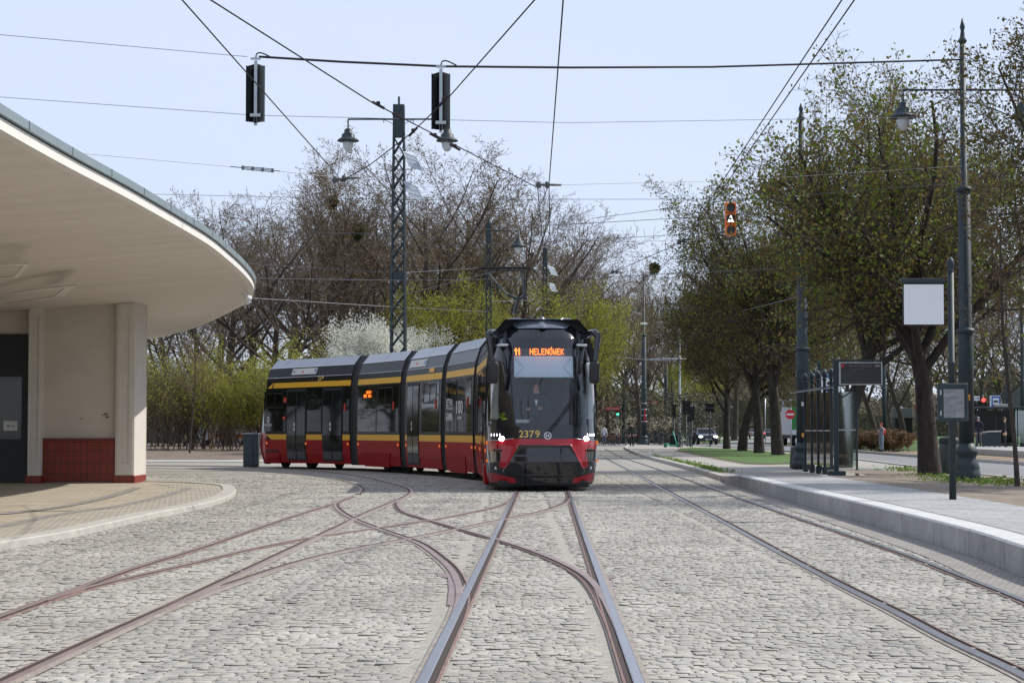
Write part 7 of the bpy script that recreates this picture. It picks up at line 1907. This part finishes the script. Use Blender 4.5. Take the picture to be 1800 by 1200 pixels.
t, J = person(1110, 143, 1.74, .1, 'man in a dark jacket, dark trousers and flat cap walking towards the square', [(.02, .025, .02), (.012, .014, .022), (.01, .01, .01)], z=.09, pose=walkp)
q = MB(); q.ell((0, -.015, 1.74 * .972), (.10, .12, .035), 14, 7); q.build('cap', M['frame'], t, smooth=True)
t, J = person(1085, 178, 1.68, 2.6, 'person in a pale beige coat standing behind the bench under the red street sign', [(.42, .36, .28), (.05, .04, .05), (.02, .02, .02)], hair=('short', (.35, .3, .22)))
sit = dict(pel=(0, 0, .29), sp=(0, .0, .38), ch=(0, 0, .49), nb=(0, .005, .575), nk=(0, 0, .615), hb=(0, -.008, .645), hd=(0, -.006, .695), ht=(0, 0, .735), sL=(-.105, 0, .555), eL=(-.125, -.03, .40), wL=(-.08, -.14, .36), sR=(.105, 0, .555), eR=(.125, -.03, .40), wR=(.08, -.14, .36),
           hL=(-.055, -.02, .28), kL=(-.06, -.24, .28), aL=(-.06, -.23, .05), tL=(-.065, -.31, .02), hR=(.055, -.02, .28), kR=(.06, -.24, .28), aR=(.06, -.23, .05), tR=(.065, -.31, .02))
t, J = person(1076.5, 172, 1.72, math.pi, 'person in a dark suit sitting on the brown bench', [(.02, .02, .03), (.02, .02, .03), (.01, .01, .01)], pose=sit)
t, J = person(1062, 168, 1.7, 2.8, 'person in a white top at the right edge of the tram front', [(.6, .6, .62), (.1, .12, .16), (.05, .05, .05)])
phone = dict(eR=(.14, -.02, .63), wR=(.07, -.13, .70), eL=(-.13, -.01, .62), wL=(-.06, -.12, .62), kL=(-.05, -.02, .28), kR=(.05, .0, .28), aL=(-.05, .0, .05), aR=(.05, .02, .05), tL=(-.055, -.1, .02), tR=(.055, -.08, .02))
t, J = person(1548.5, 112.5, 1.68, -1.2, 'woman with long red hair, grey hoodie, pale jeans and a red backpack holding a phone', [(.22, .22, .25), (.16, .23, .30), (.01, .01, .01)], z=.02, pose=phone, hair=('long', (.28, .06, .02)))
q = MB(); q.ell((0, .16, 1.68 * .69), (.14, .10, .21), 14, 9); q.build('backpack', M['signred'], t, smooth=True)
t, J = person(1719, 113, 1.72, 3.0, 'person in a dark jacket and grey hood seen from behind on the far platform', [(.012, .014, .03), (.09, .09, .11), (.06, .03, .03)], z=.324, hair=('short', (.3, .3, .33)))
t, J = person(1765, 110, 1.68, 1.2, 'person in black clothes leaning at the barrier on the far platform', [(.008, .008, .010), (.01, .01, .012), (.01, .01, .01)], z=.324, hair=('short', (.10, .06, .03)))
# tram driver
dsit = dict(sit, eL=(-.15, -.10, .42), wL=(-.10, -.24, .42), eR=(.15, -.08, .42), wR=(.05, -.24, .43))
dp = m0.p(-.12, 1.0, .87)
dt, J = skin_person(dp[0], dp[1], .96, 1.76, 0, 'tram driver in dark uniform sitting behind the windscreen with both hands at the controls', [(.02, .022, .035), (.02, .02, .03), (.01, .01, .01)], pose=dsit, hair=('short', (.10, .06, .04)), smoothl=2)
q = MB(); q.prism([(-.03, -.16, .94), (.03, -.16, .94), (0, -.17, .80)], (0, .01, 0)); q.build('shirt_front', M['white'], dt)
# grass tufts on the sandy strip and kerb edge
rg = np.random.default_rng(4); tips = []
for (u, v, n, r_) in ((1700, 850, 420, .8), (1640, 841, 260, .6), (1760, 848, 120, .4), (1590, 826, 120, .5)):
    g0 = G(u, v, .2)
    for k in range(n): tips.append((np.array([g0.x + rg.normal(0, r_ * .5), g0.y + rg.normal(0, r_ * 1.4), .22 + rg.uniform(-.05, .05)]), 0))
for k in range(700):
    y = 55 + abs(rg.normal(0, 18)); tips.append((np.array([kx(y) + .3 + abs(rg.normal(0, .22)), y, .10]), 0))
M['lf_gr'] = leafmat('grass blades', [(.09, .19, .02), (.14, .24, .03), (.16, .17, .05)], trans=.3)
o = mkobj('grass_tufts', leaf_mesh('grass_tufts', tips, 4, .06, .03, M['lf_gr'], 5)); tag(o, 'short green grass tufts growing around the mast base and kerb', 'grass', kind='stuff')
